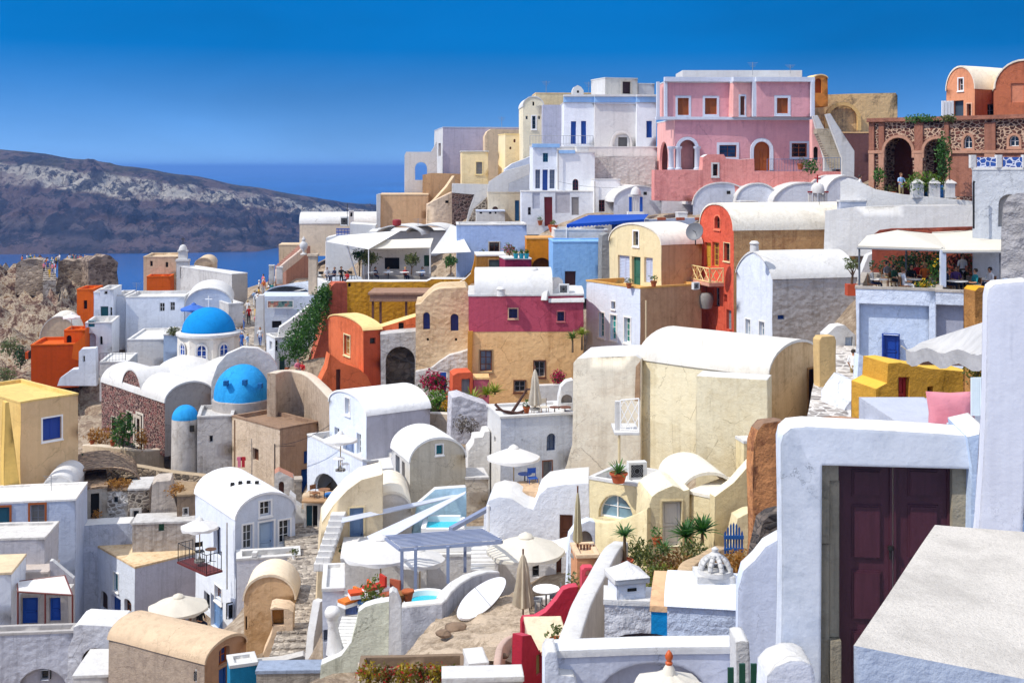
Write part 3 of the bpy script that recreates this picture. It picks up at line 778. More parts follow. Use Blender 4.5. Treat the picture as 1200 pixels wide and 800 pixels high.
g = G('hillside_earth'); n1 = g.noise(.5, 6, .65); n2 = g.noise(3, 5, .65); rk = g.n('ShaderNodeAttribute', attribute_name='rock').outputs['Fac']
v = g.n('ShaderNodeTexVoronoi', feature='DISTANCE_TO_EDGE'); v.inputs['Scale'].default_value = 1.7; g.l(g.pos, v.inputs['Vector'])
a = g.ramp(g.math('ADD', g.math('MULTIPLY', n1, .5), g.math('MULTIPLY', n2, .5)), [(.36, lin('#7d6a58')), (.5, lin('#a8937c')), (.62, lin('#cbb9a2'))])
b = g.ramp(g.math('ADD', g.math('MULTIPLY', n1, .6), g.math('MULTIPLY', n2, .4)), [(.38, lin('#2d2320')), (.45, lin('#6b4c40')), (.49, lin('#8f7763')), (.54, lin('#c2b29a')), (.59, lin('#8a6a4a')), (.66, lin('#5a3a2c'))])
g.col(g.mix(rk, a, b)); g.rough(1); g.bump(g.math('ADD', g.math('MINIMUM', v.outputs[0], .15), g.noise(5, 6, .7)), .25, 1)
setting(finish('ground', bm, g.m, None, 60))

# the air between here and the island
HAZE = True
if HAZE:
    m = bpy.data.materials.new('air'); m.use_nodes = True; t_ = m.node_tree; t_.nodes.remove(t_.nodes['Principled BSDF'])
    pv = t_.nodes.new('ShaderNodeVolumePrincipled'); pv.inputs['Color'].default_value = (.2, .46, 1, 1); pv.inputs['Density'].default_value = .0001; pv.inputs['Anisotropy'].default_value = .2
    t_.links.new(pv.outputs[0], t_.nodes['Material Output'].inputs['Volume'])
    bm = bmesh.new(); box(bm, (-70000, -4000, -130), (70000, 70000, 45)); o = finish('haze', bm, m, None, 0); o['kind'] = 'stuff'
# ================================================================== LEFT SIDE
BW = plaster('#dfe3ea', .22, .03, '#b7bac4')            # cool limewash
GW = plaster('#cfccc8', .35, .04, '#97908a')            # weathered grey-white
RW = plaster('#e6e4e0', .25, .05, '#a9a196', relief=.9) # whitewashed rubble
TAN = plaster('#c9a983', .3, .03, '#9d7f60'); PTAN = plaster('#d9c1a0', .3, .03, '#a88f74'); BTAN = plaster('#b79a7c', .45, .04, '#7d6a56')
CREAM = plaster('#e6d3a6', .25, .03, '#bfa77c'); YEL = plaster('#e8c478', .25, .03, '#c9a062'); ORANGE = plaster('#d8611a', .2, .03, '#a8440f')
CONC = plaster('#a9a196', .5, .05, '#6d665d'); ROOFT = plaster('#d8b98e', .45, .03, '#a5825c')
REDSTONE = rubble('#4a2527', '#7a4440', '#b59a8a', 3.2, .05); DRYST = rubble('#6d6154', '#a5937e', '#4b4038', 2.4, .05)
GREYST = rubble('#6b6158', '#9c9084', '#b9ae9f', 2.6, .07); WST = rubble('#8b8278', '#b5aca0', '#e6e3de', 2.6, .1, wash='#e9e6e1', wf=.52)

# ---- castle ruin on the headland
slab('castle_ruin', 'ruined stone castle wall with visitors along its top, out on the headland', 'castle', 68, 196, 8, [(67,345),(67,306),(72,304),(86,306),(92,303),(105,304),(105,346)], 3, rubble('#8a7460', '#b8a48c', '#a08c78', 1.6, .05), wamp=.4)
slab('castle_tower', 'broken corner tower in shade-dark stone colour standing on the sea side of the castle ruin', 'ruin', 104.5, 194, 40, [(104,350),(104,306),(108,303),(113,300),(119,301),(124,298),(129,299),(133,303),(138,307),(139,352)], 4, rubble('#6d5a4e', '#a08c7c', '#8a7868', 1.3, .06), wamp=.3)  # darker stone colours stand in for the castle's shaded right face
slab('ruin_wall', 'low round-topped stub of stone wall left of the castle visitors', 'ruin', 20, 196, 5, [(19,345),(20,309),(26,304),(38,303),(47,305),(51,311),(51,346)], 3, rubble('#9a8672', '#bca892', '#a89682', 1.6, .05), wamp=.4)
slab('ruin_buttress', 'sloping stone buttress running down the bare rock below the castle', 'buttress', 62, 176, 20, [(60,385),(71,338),(76,336),(74,344),(65,386)], 1.2, rubble('#8a7866', '#b5a38e', '#9a8a78', 2.2, .05), wamp=.2)
steps('castle_steps', 'pale steps between the two ruined walls of the castle', 'steps', U(58,330,186), U(58,309,196), 1.9, 9, rubble('#9a8a78', '#c9bcab', '#b5a694', 2, .06), 3)

# ---- houses near the headland
house('tan_house', 'tan flat-roofed house behind the belfry with an orange band below', 'house', 168, 301, 345, 150, 8, dl=7, xr=208, roof='flat', wall=PTAN, rm=PTAN, ops=[O('R','hole',176,306,179,312), O('R','hole',194,307,197,313)])
house('orange_annex', 'low bright orange annex under the tan house by the belfry', 'house', 172, 324, 345, 147, 8, dl=3, xr=200, wall=ORANGE, rm=ORANGE)
house('small_vault', 'small tan vault right of the tan house at the sea edge', 'house', 228, 311, 345, 152, 8, dl=6, xr=249, roof='vaultL', rise=.9, wall=PTAN, rm=PTAN)
# bell tower
def belfry(name, label, px, Y, ytop, ybot, wpx, mat, cross=IRON, bells=True):
    b = U(px, ybot, Y); w = wpx/F*Y; zt = ztop(ytop, Y); h = zt-b.z; root = thing(name, label, 'bell tower', b)
    pl = Plane(px-wpx/2, Y, 6); bm = bmesh.new(); a = .5*w
    fn = lambda u, z, d: pl.w(u, z, d)
    facade(bm, [(0, b.z), (w, b.z), (w, b.z+h*.62), (0, b.z+h*.62)], [archpoly(w*.3, b.z+h*.3, w*.7, b.z+h*.54, True)], fn, .6, reveal=w*.7, wamp=.03)
    for u in (0, w):
        q(bm, fn(u, b.z, 0), fn(u, b.z, w*.7), fn(u, b.z+h*.62, w*.7), fn(u, b.z+h*.62, 0))
    finish('tower', bm, mat, root)
    bm = bmesh.new(); e = w*.06
    for z0, z1, i in ((.62, .66, -.06), (.66, .8, .14), (.8, .83, .08)):
        p = [fn(u, b.z+h*z, d) for z in (z0, z1) for u, d in ((w*i, w*i), (w*(1-i), w*i), (w*(1-i), w*.7-w*i), (w*i, w*.7-w*i))]
        v = [bm.verts.new(x) for x in p]
        for f in ((0,1,5,4),(1,2,6,5),(2,3,7,6),(3,0,4,7),(4,5,6,7),(3,2,1,0)): bm.faces.new([v[k] for k in f])
    lathe(bm, [(w*.36, h*.83), (w*.34, h*.87), (w*.22, h*.92), (0, h*.94)], fn(w/2, b.z, w*.35), 14)
    finish('belfry_top', bm, mat, root)
    c = fn(w/2, b.z+h*.94, w*.35); tubes('cross', cross, root, [(c-V(0,0,.1), c+V(0, 0, h*.14), .05), (c+V(-h*.035, 0, h*.1), c+V(h*.035, 0, h*.1), .05)], 5)
    if bells:
        bm = bmesh.new(); c = fn(w/2, b.z+h*.36, w*.35); lathe(bm, [(w*.13, 0), (w*.09, h*.05), (w*.07, h*.09), (0, h*.1)], c, 10); finish('bell', bm, paint('#6b5a35', .4), root)
    return root
belfry('bell_tower', 'slim white bell tower with a cross against the sea', 213.5, 146, 283, 345, 14, WHITE)
house('grey_vault_house', 'plain pale grey block with flat white roof right of the bell tower', 'house', 272, 321, 360, 133, 40, xl=212, xr=290, wall=GW, rm=WHITE, ph=.1, wr=plaster('#b9b2aa', .3))
house('white_flat_house', 'long white flat-roofed house with two small windows below the bell tower', 'house', 147, 348, 415, 124, 6, dl=6, xr=216, wall=BW, ops=[O('R','win',187,355,193,365), O('R','win',199.5,354,205,364)], ph=.3)
house('white_side_house', 'narrow white block joined to the left end of the long flat-roofed house', 'house', 132, 346, 410, 125, 6, dl=5, xr=147, wall=BW, ph=.3)
house('white_tower_house', 'tall narrow white house with a teal door next to the orange block', 'house', 117, 339, 410, 123, 8, dl=4.5, xr=133, wall=BW, ops=[O('R','door',118,359,127,382,c=paint('#0d5a5c',.5,.2)), O('R','win',122,341,126,345), O('R','win',129,360,131.5,375)])
house('white_low_house', 'small white block squeezed between the orange block and the teal door', 'house', 110, 342, 400, 126, 8, dl=4, xr=117.5, wall=BW)
house('orange_block', 'upright bright orange block with one slit window beneath the castle', 'house', 90, 339, 400, 128, 5, dl=4, xr=109.5, wall=ORANGE, rm=ORANGE, ops=[O('R','hole',98,352,102,362)])
house('orange_wall_house', 'broad burnt orange windowless wall beside the bare rock', 'house', 36, 404, 455, 112, 8, xl=28, xr=91.5, wall=plaster('#c24a10', .2, .03, '#8e3a0d'), rm=ORANGE, ops=[O('L','hole',29.5,412,32.5,420)])
house('orange_step', 'stepped orange block rising behind the broad orange wall', 'house', 75, 387, 420, 115, 8, dl=3, xr=100, wall=ORANGE, rm=ORANGE, ops=[O('R','hole',78,393,84,402,arch=True)])
slab('orange_ramp_wall', 'sloping orange parapet climbing from the broad orange wall', 'wall', 84, 111.5, 8, [(84,420),(86,403),(91,400),(98,393),(100,389),(100,425)], .4, ORANGE)
house('cream_vault', 'cream vaulted house with big arched front next to the rock slope', 'house', 47, 398, 425, 121, 12, xl=41, xr=90, roof='vaultL', rise=2.3, wall=PTAN, rm=plaster('#e4dccd', .3))
house('white_arch_house', 'white terrace house with an open arch right of the orange ramp', 'house', 100, 378, 440, 117, 10, dl=5, xr=131, wall=BW, ops=[O('R','hole',102,390,112,415,arch=True,c=plaster('#b9c3d3')), O('R','shut',103.5,375.6,111,383,c=TEAL), O('R','hole',117,394,120,404,arch=True)], ph=.5)
slab('white_stair_wall', 'stepped white wall zigzagging down to the right of the orange house', 'wall', 67, 108, 10, [(67,452),(70,443),(84,433),(92,432),(92,412),(95,409),(112,408),(113,452)], 1.2, BW, ops=[O('R','win',97,417,99.5,424)])
house('white_terrace', 'low white terrace house with scroll railing above the church forecourt', 'house', 117, 424, 470, 106, 8, dl=5, xr=150, wall=GW, ph=.1)
railing('scroll_railing', 'dark scroll railing on the low white terrace left of the church dome', [U(117,424,106), U(147,422,106.6)], .75, IRON, .25)
house('white_apron_house', 'plain white terrace block under the two small windows', 'house', 149, 398, 455, 115, 6, dl=8, xr=193, wall=WHITE, rm=WHITE, ph=.15)
house('blue_terrace_house', 'pale blue terrace block with flower pots left of the church dome', 'house', 191.5, 392, 450, 109, 10, dl=5, xr=211, wall=plaster('#b5cbe6', .2), rm=WHITE)
house('white_vault_house', 'white vaulted house with wide bluish arch behind the blue dome', 'house', 268, 356, 410, 117, 30, xl=252, xr=285, roof='flat', wall=GW, rm=WHITE)
house('white_barrel_house', 'big white barrel vault directly behind the blue church dome', 'house', 217, 358, 405, 119, 12, dl=9, xr=272, roof='vaultL', rise=1.65, wall=plaster('#c5d0e2', .2), rm=WHITE, ops=[O('R','win',224,362,228,368)])

# ---- the church
ch = thing('church', 'church of dark red stone and white vaults with the large bright blue dome', 'church', U(193, 524, 90))
DOMEB = plaster('#0f8ad0', .22, .02, '#0a6eb0', bevel=0); DOMEL = plaster('#2f9fe0', .3, .05, '#1c7dc0', bevel=0)
c = U(244.5, 425, 100); r = 35.5/F*100
bm = bmesh.new(); lathe(bm, [(r, -1.2), (r, (425-391)/F*100)], c, 8, R(22.5), R(22.5)+2*math.pi); dr = finish('drum', bm, plaster('#e8e0d2', .25), ch, 20)
cyl_part('cornice', WHITE, dr, c, [(r*.98, 2.32), (r*1.05, 2.4), (r*1.05, 2.6), (r*.9, 2.72)], 32)
cyl_part('dome', DOMEB, ch, c, [(30.8/F*100*math.cos(t), 2.6+2.05*math.sin(t)) for t in [i*math.pi/2/14 for i in range(14)]]+[(.02, 4.66)], 40, 60, .05)
dz = c.z
for an in (-22.5-45, -22.5-90, -22.5-0, -22.5-135, -22.5-180):
    a = R(an-22.5); n = V(math.cos(a), math.sin(a), 0); m = c+n*(r*math.cos(R(22.5)))
    pl = Plane(600, 10, 0); pl.P = Vector((m.x, m.y)); pl.d = Vector((-n.y, n.x)); pl.n = Vector((n.x, n.y)); fn = (lambda pl: lambda u, z, d: pl.w(u, z, d-.10))(pl)
    opening(ch, fn, None, dict(kind='win', r=(-.42, dz+.45, .42, dz+1.85), arch=True, rd=.08, c=WTRIM, g=glass('#12306a'), f=WHITE, sw=.12), None)
# finial cross on the dome
t0 = c+V(0, 0, 4.6); tubes('cross', WTRIM, ch, [(t0, t0+V(0, 0, 1.0), .05), (t0+V(-.3, 0, .7), t0+V(.3, 0, .7), .05)], 6)
def church_block(nm, *a, **k):
    h = house(nm, *a, **k); return h
def adopt(h, root, rename):
    w0 = world_of(h); ws = world_of(root)
    for chd in [x for x in bpy.data.objects if x.parent == h]:
        chd.parent = root; chd.location = w0-ws
        chd.name = rename+'_'+chd.name.split('.')[0] if chd.name.split('.')[0] in ('wall', 'roof') else chd.name
    bpy.data.objects.remove(h)
adopt(house('x','x','x', 193, 472, 535, 90, 41, xl=119, xr=251, roof='vaultL', rise=1.35, wall=REDSTONE, rm=WHITE, wr=plaster('#a9a19b', .4, .04), ops=[
    O('L','win',158,490,164,518,f=plaster('#cdbfae'),sw=.25,c=GREEN), O('L','door',160.5,486,167,526,f=plaster('#d9cfc0'),sw=.2,c=DKRED), O('L','win',131,489,137,505,c=BROWN,f=plaster('#b8a898'),sw=.1), O('L','win',149,483,155,505,f=plaster('#cdbfae'),sw=.12,c=GREEN)]), ch, 'nave')
# cross vault whose gable rises from the red stone flank
h = house('x','x','x', 166, 463, 470, 93.3, 41, xl=143, dr=7, roof='vaultR', rise=1.75, wall=REDSTONE, rm=WHITE); adopt(h, ch, 'transept')
# white shoulders round the drum
for (px, py, Y, rr, hh) in ((222, 452, 98, 3.6, 3.3), (270, 452, 97, 3.4, 3.2), (246, 462, 96, 3.2, 3.2), (190, 470, 98, 3.0, 2.6)):
    cyl_part('shoulder', WHITE, ch, U(px, py, Y), [(rr*math.cos(t), hh*math.sin(t)*.95-.6) for t in [i*math.pi/2/10 for i in range(10)]]+[(.02, hh*.95-.6)], 26, 60, .12)
# apse with its lighter blue half dome under a white arched wall
slab('apse_arch', None, None, 247, 90.6, 12, [(247,470),(248,448),(255,428),(266,415),(284,407),(302,408),(316,416),(325,428),(327,440),(327,495),(248,495)], .8, WHITE, part='apse_arch', parent=ch)
ca = U(284, 467, 90.3); ra = 33.5/F*90
bm = bmesh.new(); lathe(bm, [(ra*math.cos(t), ra*1.22*math.sin(t)) for t in [i*math.pi/2/12 for i in range(12)]]+[(.02, ra*1.22)], ca, 24, R(190), R(375)); 
for v in bm.verts: v.co = wob(v.co, .12)
apse = finish('apse_dome', bm, DOMEL, ch, 60)
bm = bmesh.new(); lathe(bm, [(ra*1.04, -4), (ra*1.04, .02), (ra*.98, .12)], ca, 24, R(190), R(375)); finish('apse_wall', bm, plaster('#b3aca6', .4), ch, 50)
for px, py in ((265,449), (287,448), (305,452)):
    p = U(px, py, 88.35 if px != 305 else 88.6); boxes('vent', plaster('#1b62a0'), apse, [(p-V(.16,.25,.16), p+V(.16,.2,.2))])
cb = U(217, 490, 87.5); rb = 15.5/F*87.5
cyl_part('side_dome', DOMEL, ch, cb, [(rb*math.cos(t), rb*1.02*math.sin(t)) for t in [i*math.pi/2/10 for i in range(10)]]+[(.02, rb*1.02)], 24, 60, .04)
cyl_part('side_tower', plaster('#bdb8b4', .45, .04, '#8d847b'), ch, cb, [(rb*1.04, -4.2), (rb*1.02, -.05), (rb*.95, .05)], 20, 50, .06)
p = U(225, 502, 86.55); boxes('vent', DARK, ch, [(p-V(.14,.1,.22), p+V(.14,.12,.22))])
house('whitewashed_house', 'blotchy whitewashed block with one tiny window in front of the church apse', 'house', 231, 488, 570, 86, 10, dl=4, xr=273, wall=plaster('#c6c2be', .5, .05, '#9a8e82'), rm=GW, ops=[O('R','win',245.5,510,250,518)])
house('tan_square_house', 'square tan house with flat brown roof and blue door below the church', 'house', 328, 502, 585, 82, 45, xl=272, xr=373, wall=plaster('#d8c3ab', .4, .05, '#a58d74'), wr=plaster('#b99a80', .4, .05, '#8a6d58'), rm=plaster('#9a7d66', .4), ph=.25, ops=[O('L','win',296,525,303,539,c=BROWN,g=paint('#5a3a26')), O('R','shut',356,528,363,543,c=BLUE), O('R','door',353,549,366,580,c=BLUE)])  # right face carries a shaded copy of the tan wall colour
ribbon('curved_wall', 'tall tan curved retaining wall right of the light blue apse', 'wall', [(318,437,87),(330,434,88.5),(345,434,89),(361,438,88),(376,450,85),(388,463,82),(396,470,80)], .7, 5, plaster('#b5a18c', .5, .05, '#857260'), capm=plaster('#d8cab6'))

# ---- yellow house and the rubble terraces
house('yellow_house', 'yellow cube house with one blue shuttered window at the left edge', 'house', 24, 471, 660, 78, 48, xl=-40, xr=91.5, wall=YEL, wr=plaster('#dcbc90', .2, .03, '#bb9868'), rm=plaster('#e6c478'), ph=.2, ops=[O('R','shut',50,489,72,515,c=paint('#1340a0',.45,.2,True),f=WTRIM,sw=.1)])  # right face: shade on the yellow wall, set as a tan colour
slab('yellow_buttress', 'plain yellow wedge buttress leaning on the yellow cube house', 'buttress', 6, 76, 35, [(4,585),(6,472),(10,471),(25,585)], .8, plaster('#e8c06a', .2))
PSTONE = rubble('#857562', '#b3a18a', '#6b5c4c', 2.2, .06)
ribbon('stone_terrace_wall', 'curved pale stone garden wall under the red stone church front', 'wall', [(101,520,92),(118,521,90.5),(140,524,90),(165,527,90),(190,525,91)], .6, 1.6, plaster('#c8b49a', .4, .06, relief=.5), capm=plaster('#d9cab4'))
ribbon('dry_stone_wall', 'long dry stone wall stepping down right toward the white vaulted house', 'wall', [(105,537,89),(130,541,88),(165,545,87),(200,551,86),(240,556,84.5),(262,560,82)], .6, 2.4, DRYST, capm=plaster('#b9a68c'))
ribbon('lower_stone_wall', 'second lower band of brown stone wall below the long dry stone wall', 'wall', [(170,559,84),(205,563,83),(235,566,82),(255,566,80)], .6, 2.5, plaster('#a08a72', .5, .06, relief=.8))
house('rubble_vault', 'old cave house under a brown rubble vault with a black doorway', 'house', 88, 573, 625, 78.5, 20, xl=60, xr=124, roof='flat', wall=GREYST, rm=rubble('#7a6350', '#a88c70', '#8a745c', 3, .05), ph=.05, wr=plaster('#b7b0a6', .5, .05, relief=.6), ops=[O('R','win',92,583,99,599,c=BROWN), O('R','hole',106,578,116,608,c=DARK)])
bm = bmesh.new(); vault_shell(bm, U(64, 577, 79.5).xy, Vector((.94, .34)), Vector((-.34, .94)), 5.4, 5, ztop(575, 79.5), 1.25, wamp=.15); tag(finish('earth_vault', bm, rubble('#7a6350', '#a88c70', '#8a745c', 3, .05)), 'rough brown barrel roof of earth and stone beside the yellow house', 'vault roof')
house('limewashed_ruin', 'patchy limewashed rubble house with a tiny dark window next to the black doorway', 'house', 121, 574, 625, 79.5, 6, dl=3, xr=152, wall=WST, rm=rubble('#7a6350', '#a88c70', '#8a745c', 3, .05), ph=.05, ops=[O('R','win',132.5,582,138.5,590)])
house('grey_ruin', 'grey stone lean-to with a small white framed window right of the limewashed ruin', 'house', 150, 573, 625, 79, 10, dl=3, xr=175, wall=GREYST, rm=GW, ph=.05, ops=[O('R','win',156,598,163,607,f=WHITE,sw=.18)])
slab('white_buttress_wall', 'leaning pale plaster buttress between the grey lean-to and the brown terraces', 'buttress', 176, 77, 12, [(175,622),(178,568),(183,564),(200,563),(204,583),(210,604),(210,622)], 2, plaster('#c9bcae', .5, .06, relief=.5))
house('brown_terrace', 'low brown stone shed under dry grass left of the white vaulted house', 'shed', 207, 580, 625, 76, 12, dl=3, xr=240, wall=plaster('#8f7a66', .5, .06, relief=.5), rm=plaster('#a88f70', .5), ph=.05, ops=[O('R','win',215,595,220,602,f=GW,sw=.06)])
house('speckled_wall', 'grey speckled stone wall with one small green shutter above the cube house', 'wall', 155, 613, 680, 74.6, 8, dl=2, xr=240, wall=plaster('#b5aca4', .5, .07, '#83796f', relief=.9), rm=GW, ph=.05, ops=[O('R','shut',185.5,609.8+3,192,622,c=GREEN)])

# ---- lower left
house('blue_grey_house', 'blue-grey house with teal door and an orange framed window at the left edge', 'house', -30, 590, 760, 72, 10, dl=4, xr=88.5, wall=plaster('#c0c9db', .25, .03, '#9aa3b5'), rm=plaster('#efeae2', .3), ph=.08, ops=[O('R','win',35,591,52,615,c=GREY,g=paint('#7d7a74'),f=ORWOOD,sw=.12), O('R','door',-8,594,11,640,c=paint('#0f5d70',.5),f=ORWOOD,sw=.12)])
house('white_vault_stub', 'short white vault bulging above the blue-grey house roof', 'house', 50, 573, 610, 76.5, 10, dl=4, xr=86, roof='vaultL', rise=.8, wall=WHITE, rm=WHITE)
slab('shade_blue_retaining_wall', 'large limewashed retaining wall in bluish shade colour with a tan right edge', 'wall', 50, 75.5, 8, [(48,740),(48,622),(56,620),(64,621),(64,618),(96,616),(120,614),(152,613),(156,617),(157,740)], 1.5, plaster('#c3cada', .5, .05, '#98a0b0'), capm=WHITE)  # bluish colour paints shade onto a white limewashed wall
house('grey_block', 'blank light grey block below the blue-grey house', 'house', -30, 632, 735, 66.5, 6, dl=3, xr=52, wall=plaster('#c4c1c4', .3, .03), rm=plaster('#d8d3cc'), ph=.1)
boxes('roof_slabs', plaster('#cdc8c2'), None, [(U(22,633,67.5), U(34,632,67.5)+V(0,.9,.12)), (U(36,633,67.5), U(50,632,67.5)+V(0,.9,.18))]); tag(bpy.data.objects['roof_slabs'], 'two small pale slabs lying on the roof of the blank grey block', 'slab')
house('ledge_block', 'low pinkish grey ledge in front of the blank grey block', 'wall', 16, 671, 740, 65.5, 4, dl=2, xr=56, wall=plaster('#c9bcb2', .3), rm=plaster('#c9bcb2'), ph=.05)
slab('sloping_rail_wall', 'sloping pale coping dropping right of the cloth pergola', 'wall', 60, 66, 8, [(58,735),(58,657),(61,657),(86,678),(86,735)], .4, plaster('#b9b6bc', .3), capm=WHITE)
house('blue_door_house', 'small house with two tall blue doors under the white cloth pergola', 'house', 15, 696, 745, 64.5, 6, dl=1.2, xr=80, wall=plaster('#c6bfba', .3), rm=GW, ph=.05, ops=[O('R','door',25,700,44,731,c=paint('#0c52b8',.45,.2,True)), O('R','door',57.5,700,71,728,c=paint('#0c52b8',.45,.2,True)), O('R','hole',18,703,22,733,c=BROWN)])
pr = thing('cloth_pergola', 'low pergola roofed with stitched white cloth squares above blue doors', 'pergola', U(50, 735, 63))
a, b, c_, d = U(21,693,62), U(85,699-2,62), U(76,674,64.3), U(20,681,64.3)
bm = bmesh.new(); n = 10
for i in range(n):
    for j in range(4):
        P_ = lambda s, t: a.lerp(b, s).lerp(d.lerp(c_, s), t)+V(0, 0, .06*math.sin(s*15.7)*math.sin(t*6.3))
        q(bm, P_(i/n, j/4), P_((i+1)/n, j/4), P_((i+1)/n, (j+1)/4), P_(i/n, (j+1)/4))
finish('cloth', bm, WHITEC, pr, 50)
tubes('frame', paint('#6b2a22'), pr, [(a, b, .05), (b, c_, .04), (c_, d, .04), (d, a, .04)]+[(p, p-V(0, 0, 2.0), .05) for p in (a, b, a.lerp(b, .5))], 6)
house('white_corner_house', 'white corner house with a tan roof edge at the far lower left', 'house', -20, 672, 780, 62.5, 8, dl=3, xr=13, wall=BW, rm=plaster('#e0c9a5'), ph=.05)
house('rough_white_wall', 'rough whitewashed wall with a wide flat arch at the bottom left corner', 'wall', -30, 743, 840, 60, 5, dl=1, xr=86, wall=plaster('#c4c6d0', .4, .05, '#9a9aa4', relief=.7), rm=plaster('#b9b4b0'), ph=.3, ops=[O('R','hole',19,783,80,840,arch=1.3,c=plaster('#b9b9c4',.3),rd=.35), O('R','win',47,785,57,797,c=GREY,rd=.3)])
slab('arched_niche_wall', 'rough whitewashed wall with one small tan arched niche', 'wall', 83, 57.5, 4, [(78,830),(80,760),(86,745),(86,735),(92,732),(138,734),(140,736),(140,830)], 2.2, plaster('#d3d4da', .35, .05, '#a5a3a8', relief=.8), ops=[O('R','hole',96,759,127,792,arch=True,c=plaster('#a3917d',.5),rd=.9)], capm=WHITE)
house('white_low_roof', 'white roof slab in front of the arched niche at the picture bottom', 'roof', 86, 792, 840, 54, 5, dl=3, xr=127, wall=WHITE, rm=WHITE, ph=.03)
p = U(114, 793, 56); boxes('sun_board', paint('#e5e5e8'), None, [(p+V(0,0,0), p+V(.48,.05,.5))]); tag(bpy.data.objects['sun_board'], 'small white framed board leaning beside the arched niche', 'board')
house('cube_house', 'white cube house with cream flat roof, turquoise window and blue door', 'house', 158, 664, 745, 72, 42, xl=112.5, xr=242, wall=plaster('#dfe6f2', .2), wr=plaster('#c3c2cf', .3, .03), rm=plaster('#e6cda6', .45, .03, '#c49a6b'), ph=.06, ops=[O('L','shut',133.5,671,139,692,c=TEAL,f=WTRIM,sw=.06), O('L','door',130.5,699,141.5,736,c=BLUE), O('L','shut',118,693.5,126,714,c=paint('#3a1f1c'),arch=.2), O('L','win',145.5,702,154,724,arch=.2,c=BROWN)])  # greyer right face puts its shade into the plaster colour
whv = house('white_vaulted_house', 'white vaulted house with pale blue double door and a window in its round gable', 'house', 276, 609, 750, 66, 34, xl=229, xr=346.5, roof='vaultL', rise=1.2, wall=plaster('#e8edf6', .15), wr=plaster('#d3d9e4', .2), rm=plaster('#f2f0ee', .15), ops=[O('R','win',285,614.5,296,643,f=WTRIM,sw=.1,g=glass('#3a3a36')), O('R','door',303.5,611,320.5,655,c=paint('#a9c0d8',.5,.1,True),f=WTRIM,sw=.1), O('R','win',327.5,609,340,636,f=WTRIM,sw=.1), O('R','win',305,587,317.5,603.5,f=WTRIM,sw=.1),  # gable front painted bluish grey to carry its shade
   O('L','hole',250,615,258,652,c=paint('#5a6278')), O('L','win',252,687,260,705,c=BROWN,g=paint('#6a6f80'),f=WTRIM,sw=.06), O('L','win',239,694,246,714,c=DARK), O('L','door',247,700,261,738,c=paint('#6f94c4',.5,.2,True)), O('R','win',268,708,274,725,c=DARK)] )
i_ = H_INFO[whv.name]
for k in range(4):
    v = .95; th = R(118-k*12); P_ = i_['P']+i_['ea']*(i_['w']/2+math.cos(th)*i_['w']/2*1.01)+i_['el']*(i_['d']*(.45-k*.05)); z = i_['z1']+math.sin(th)*1.31
    boxes('vent', DARK, whv, [(V(P_.x-.1, P_.y-.1, z-.12), V(P_.x+.1, P_.y+.1, z+.12))])
house('white_parapet', 'white terrace parapet in front of the pale blue double door', 'wall', 277, 655, 745, 63.6, 12, dl=1.5, xr=352, wall=plaster('#dfe0e6', .25), rm=WHITE, ph=.8, pt=.3)
boxes('chimney_hood', WHITE, None, [(U(293,655,63.8), U(303,655,63.8)+V(0,.5,.12)), (U(295,653,63.8), U(301,653,63.8)+V(0,.4,.25))]); tag(bpy.data.objects['chimney_hood'], 'little white chimney hood on the parapet before the pale blue door', 'chimney')
# balcony of the white vaulted house
bl = thing('balcony', 'rusty iron balcony with chairs hung on the white vaulted house', 'balcony', U(243,662,64)); a, b = U(221,655,65.5), U(262,662,63); o_ = V(-.75, -.75, 0)
boxes('floor', paint('#6b2420', .6), bl, [(V(-.4,-.5,-.1), V(2.6,.5,0))], 0, Matrix.Translation(a+V(0.1,-.3,0)) @ Matrix.Rotation(math.atan2(b.y-a.y, b.x-a.x), 4, 'Z'))
Mb = Matrix.Translation(a+V(0.1,-.3,0)) @ Matrix.Rotation(math.atan2(b.y-a.y, b.x-a.x), 4, 'Z')
railing('railing', None, [Mb @ V(-.35,.45,0), Mb @ V(-.35,-.45,0), Mb @ V(2.55,-.45,0), Mb @ V(2.55,.45,0)], 1.0, IRON, .2, parent=bl)
tan = house('tan_vault_house', 'tan blank-fronted vaulted house beside the cobbled path', 'house', 285.5, 703, 800, 57, 4, dl=2.2, xr=345.5, roof='vaultL', rise=1.15, wall=plaster('#d9b48a', .45, .03, '#a87a45'), rm=plaster('#ecd9bd', .2), ops=[O('R','hole',287,722,289,738)])
slab('tan_oven', 'curvy tan masonry oven with a square hollow at the foot of the tan vault', 'oven', 305, 53.5, 6, [(300,800),(308,768),(318,745),(320,735),(317,713),(322,711),(338,713),(344,717),(343,745),(347,755),(348,772),(340,778),(338,800)], 1.1, plaster('#e0c2a0', .35, .04), ops=[O('R','hole',319,714,333,733,c=plaster('#c48a4a'),rd=.5)])
house('brown_vault_house', 'brown barrel-vaulted house with a blue window at the picture bottom', 'house', 240, 777, 840, 51, 62, xl=127, xr=288, roof='vaultL', rise=.65, wall=plaster('#b3a18f', .4, .05, '#84746a'), wr=plaster('#b58e70', .35, .03), rm=plaster('#d8bd9d', .25), ops=[O('R','win',257,757,269,778,c=ORWOOD,g=paint('#2a3f78'),arch=.12), O('R','door',257,781,269,825,c=paint('#1a5bb0',.5,.2,True))])
house('blue_roof_edge', 'flat roof with a teal-faced white parapet at the picture bottom', 'roof', 270, 780, 840, 46, 20, dl=1, xr=302, wall=plaster('#1f7fa8', .2), rm=WHITE, ph=.1)
house('blue_flat_roof', 'wide blue-grey flat roof below the white stairs', 'roof', 300, 786, 840, 45, 2, dl=.9, xr=424, wall=CONC, rm=plaster('#98a4b8', .4), ph=.03)
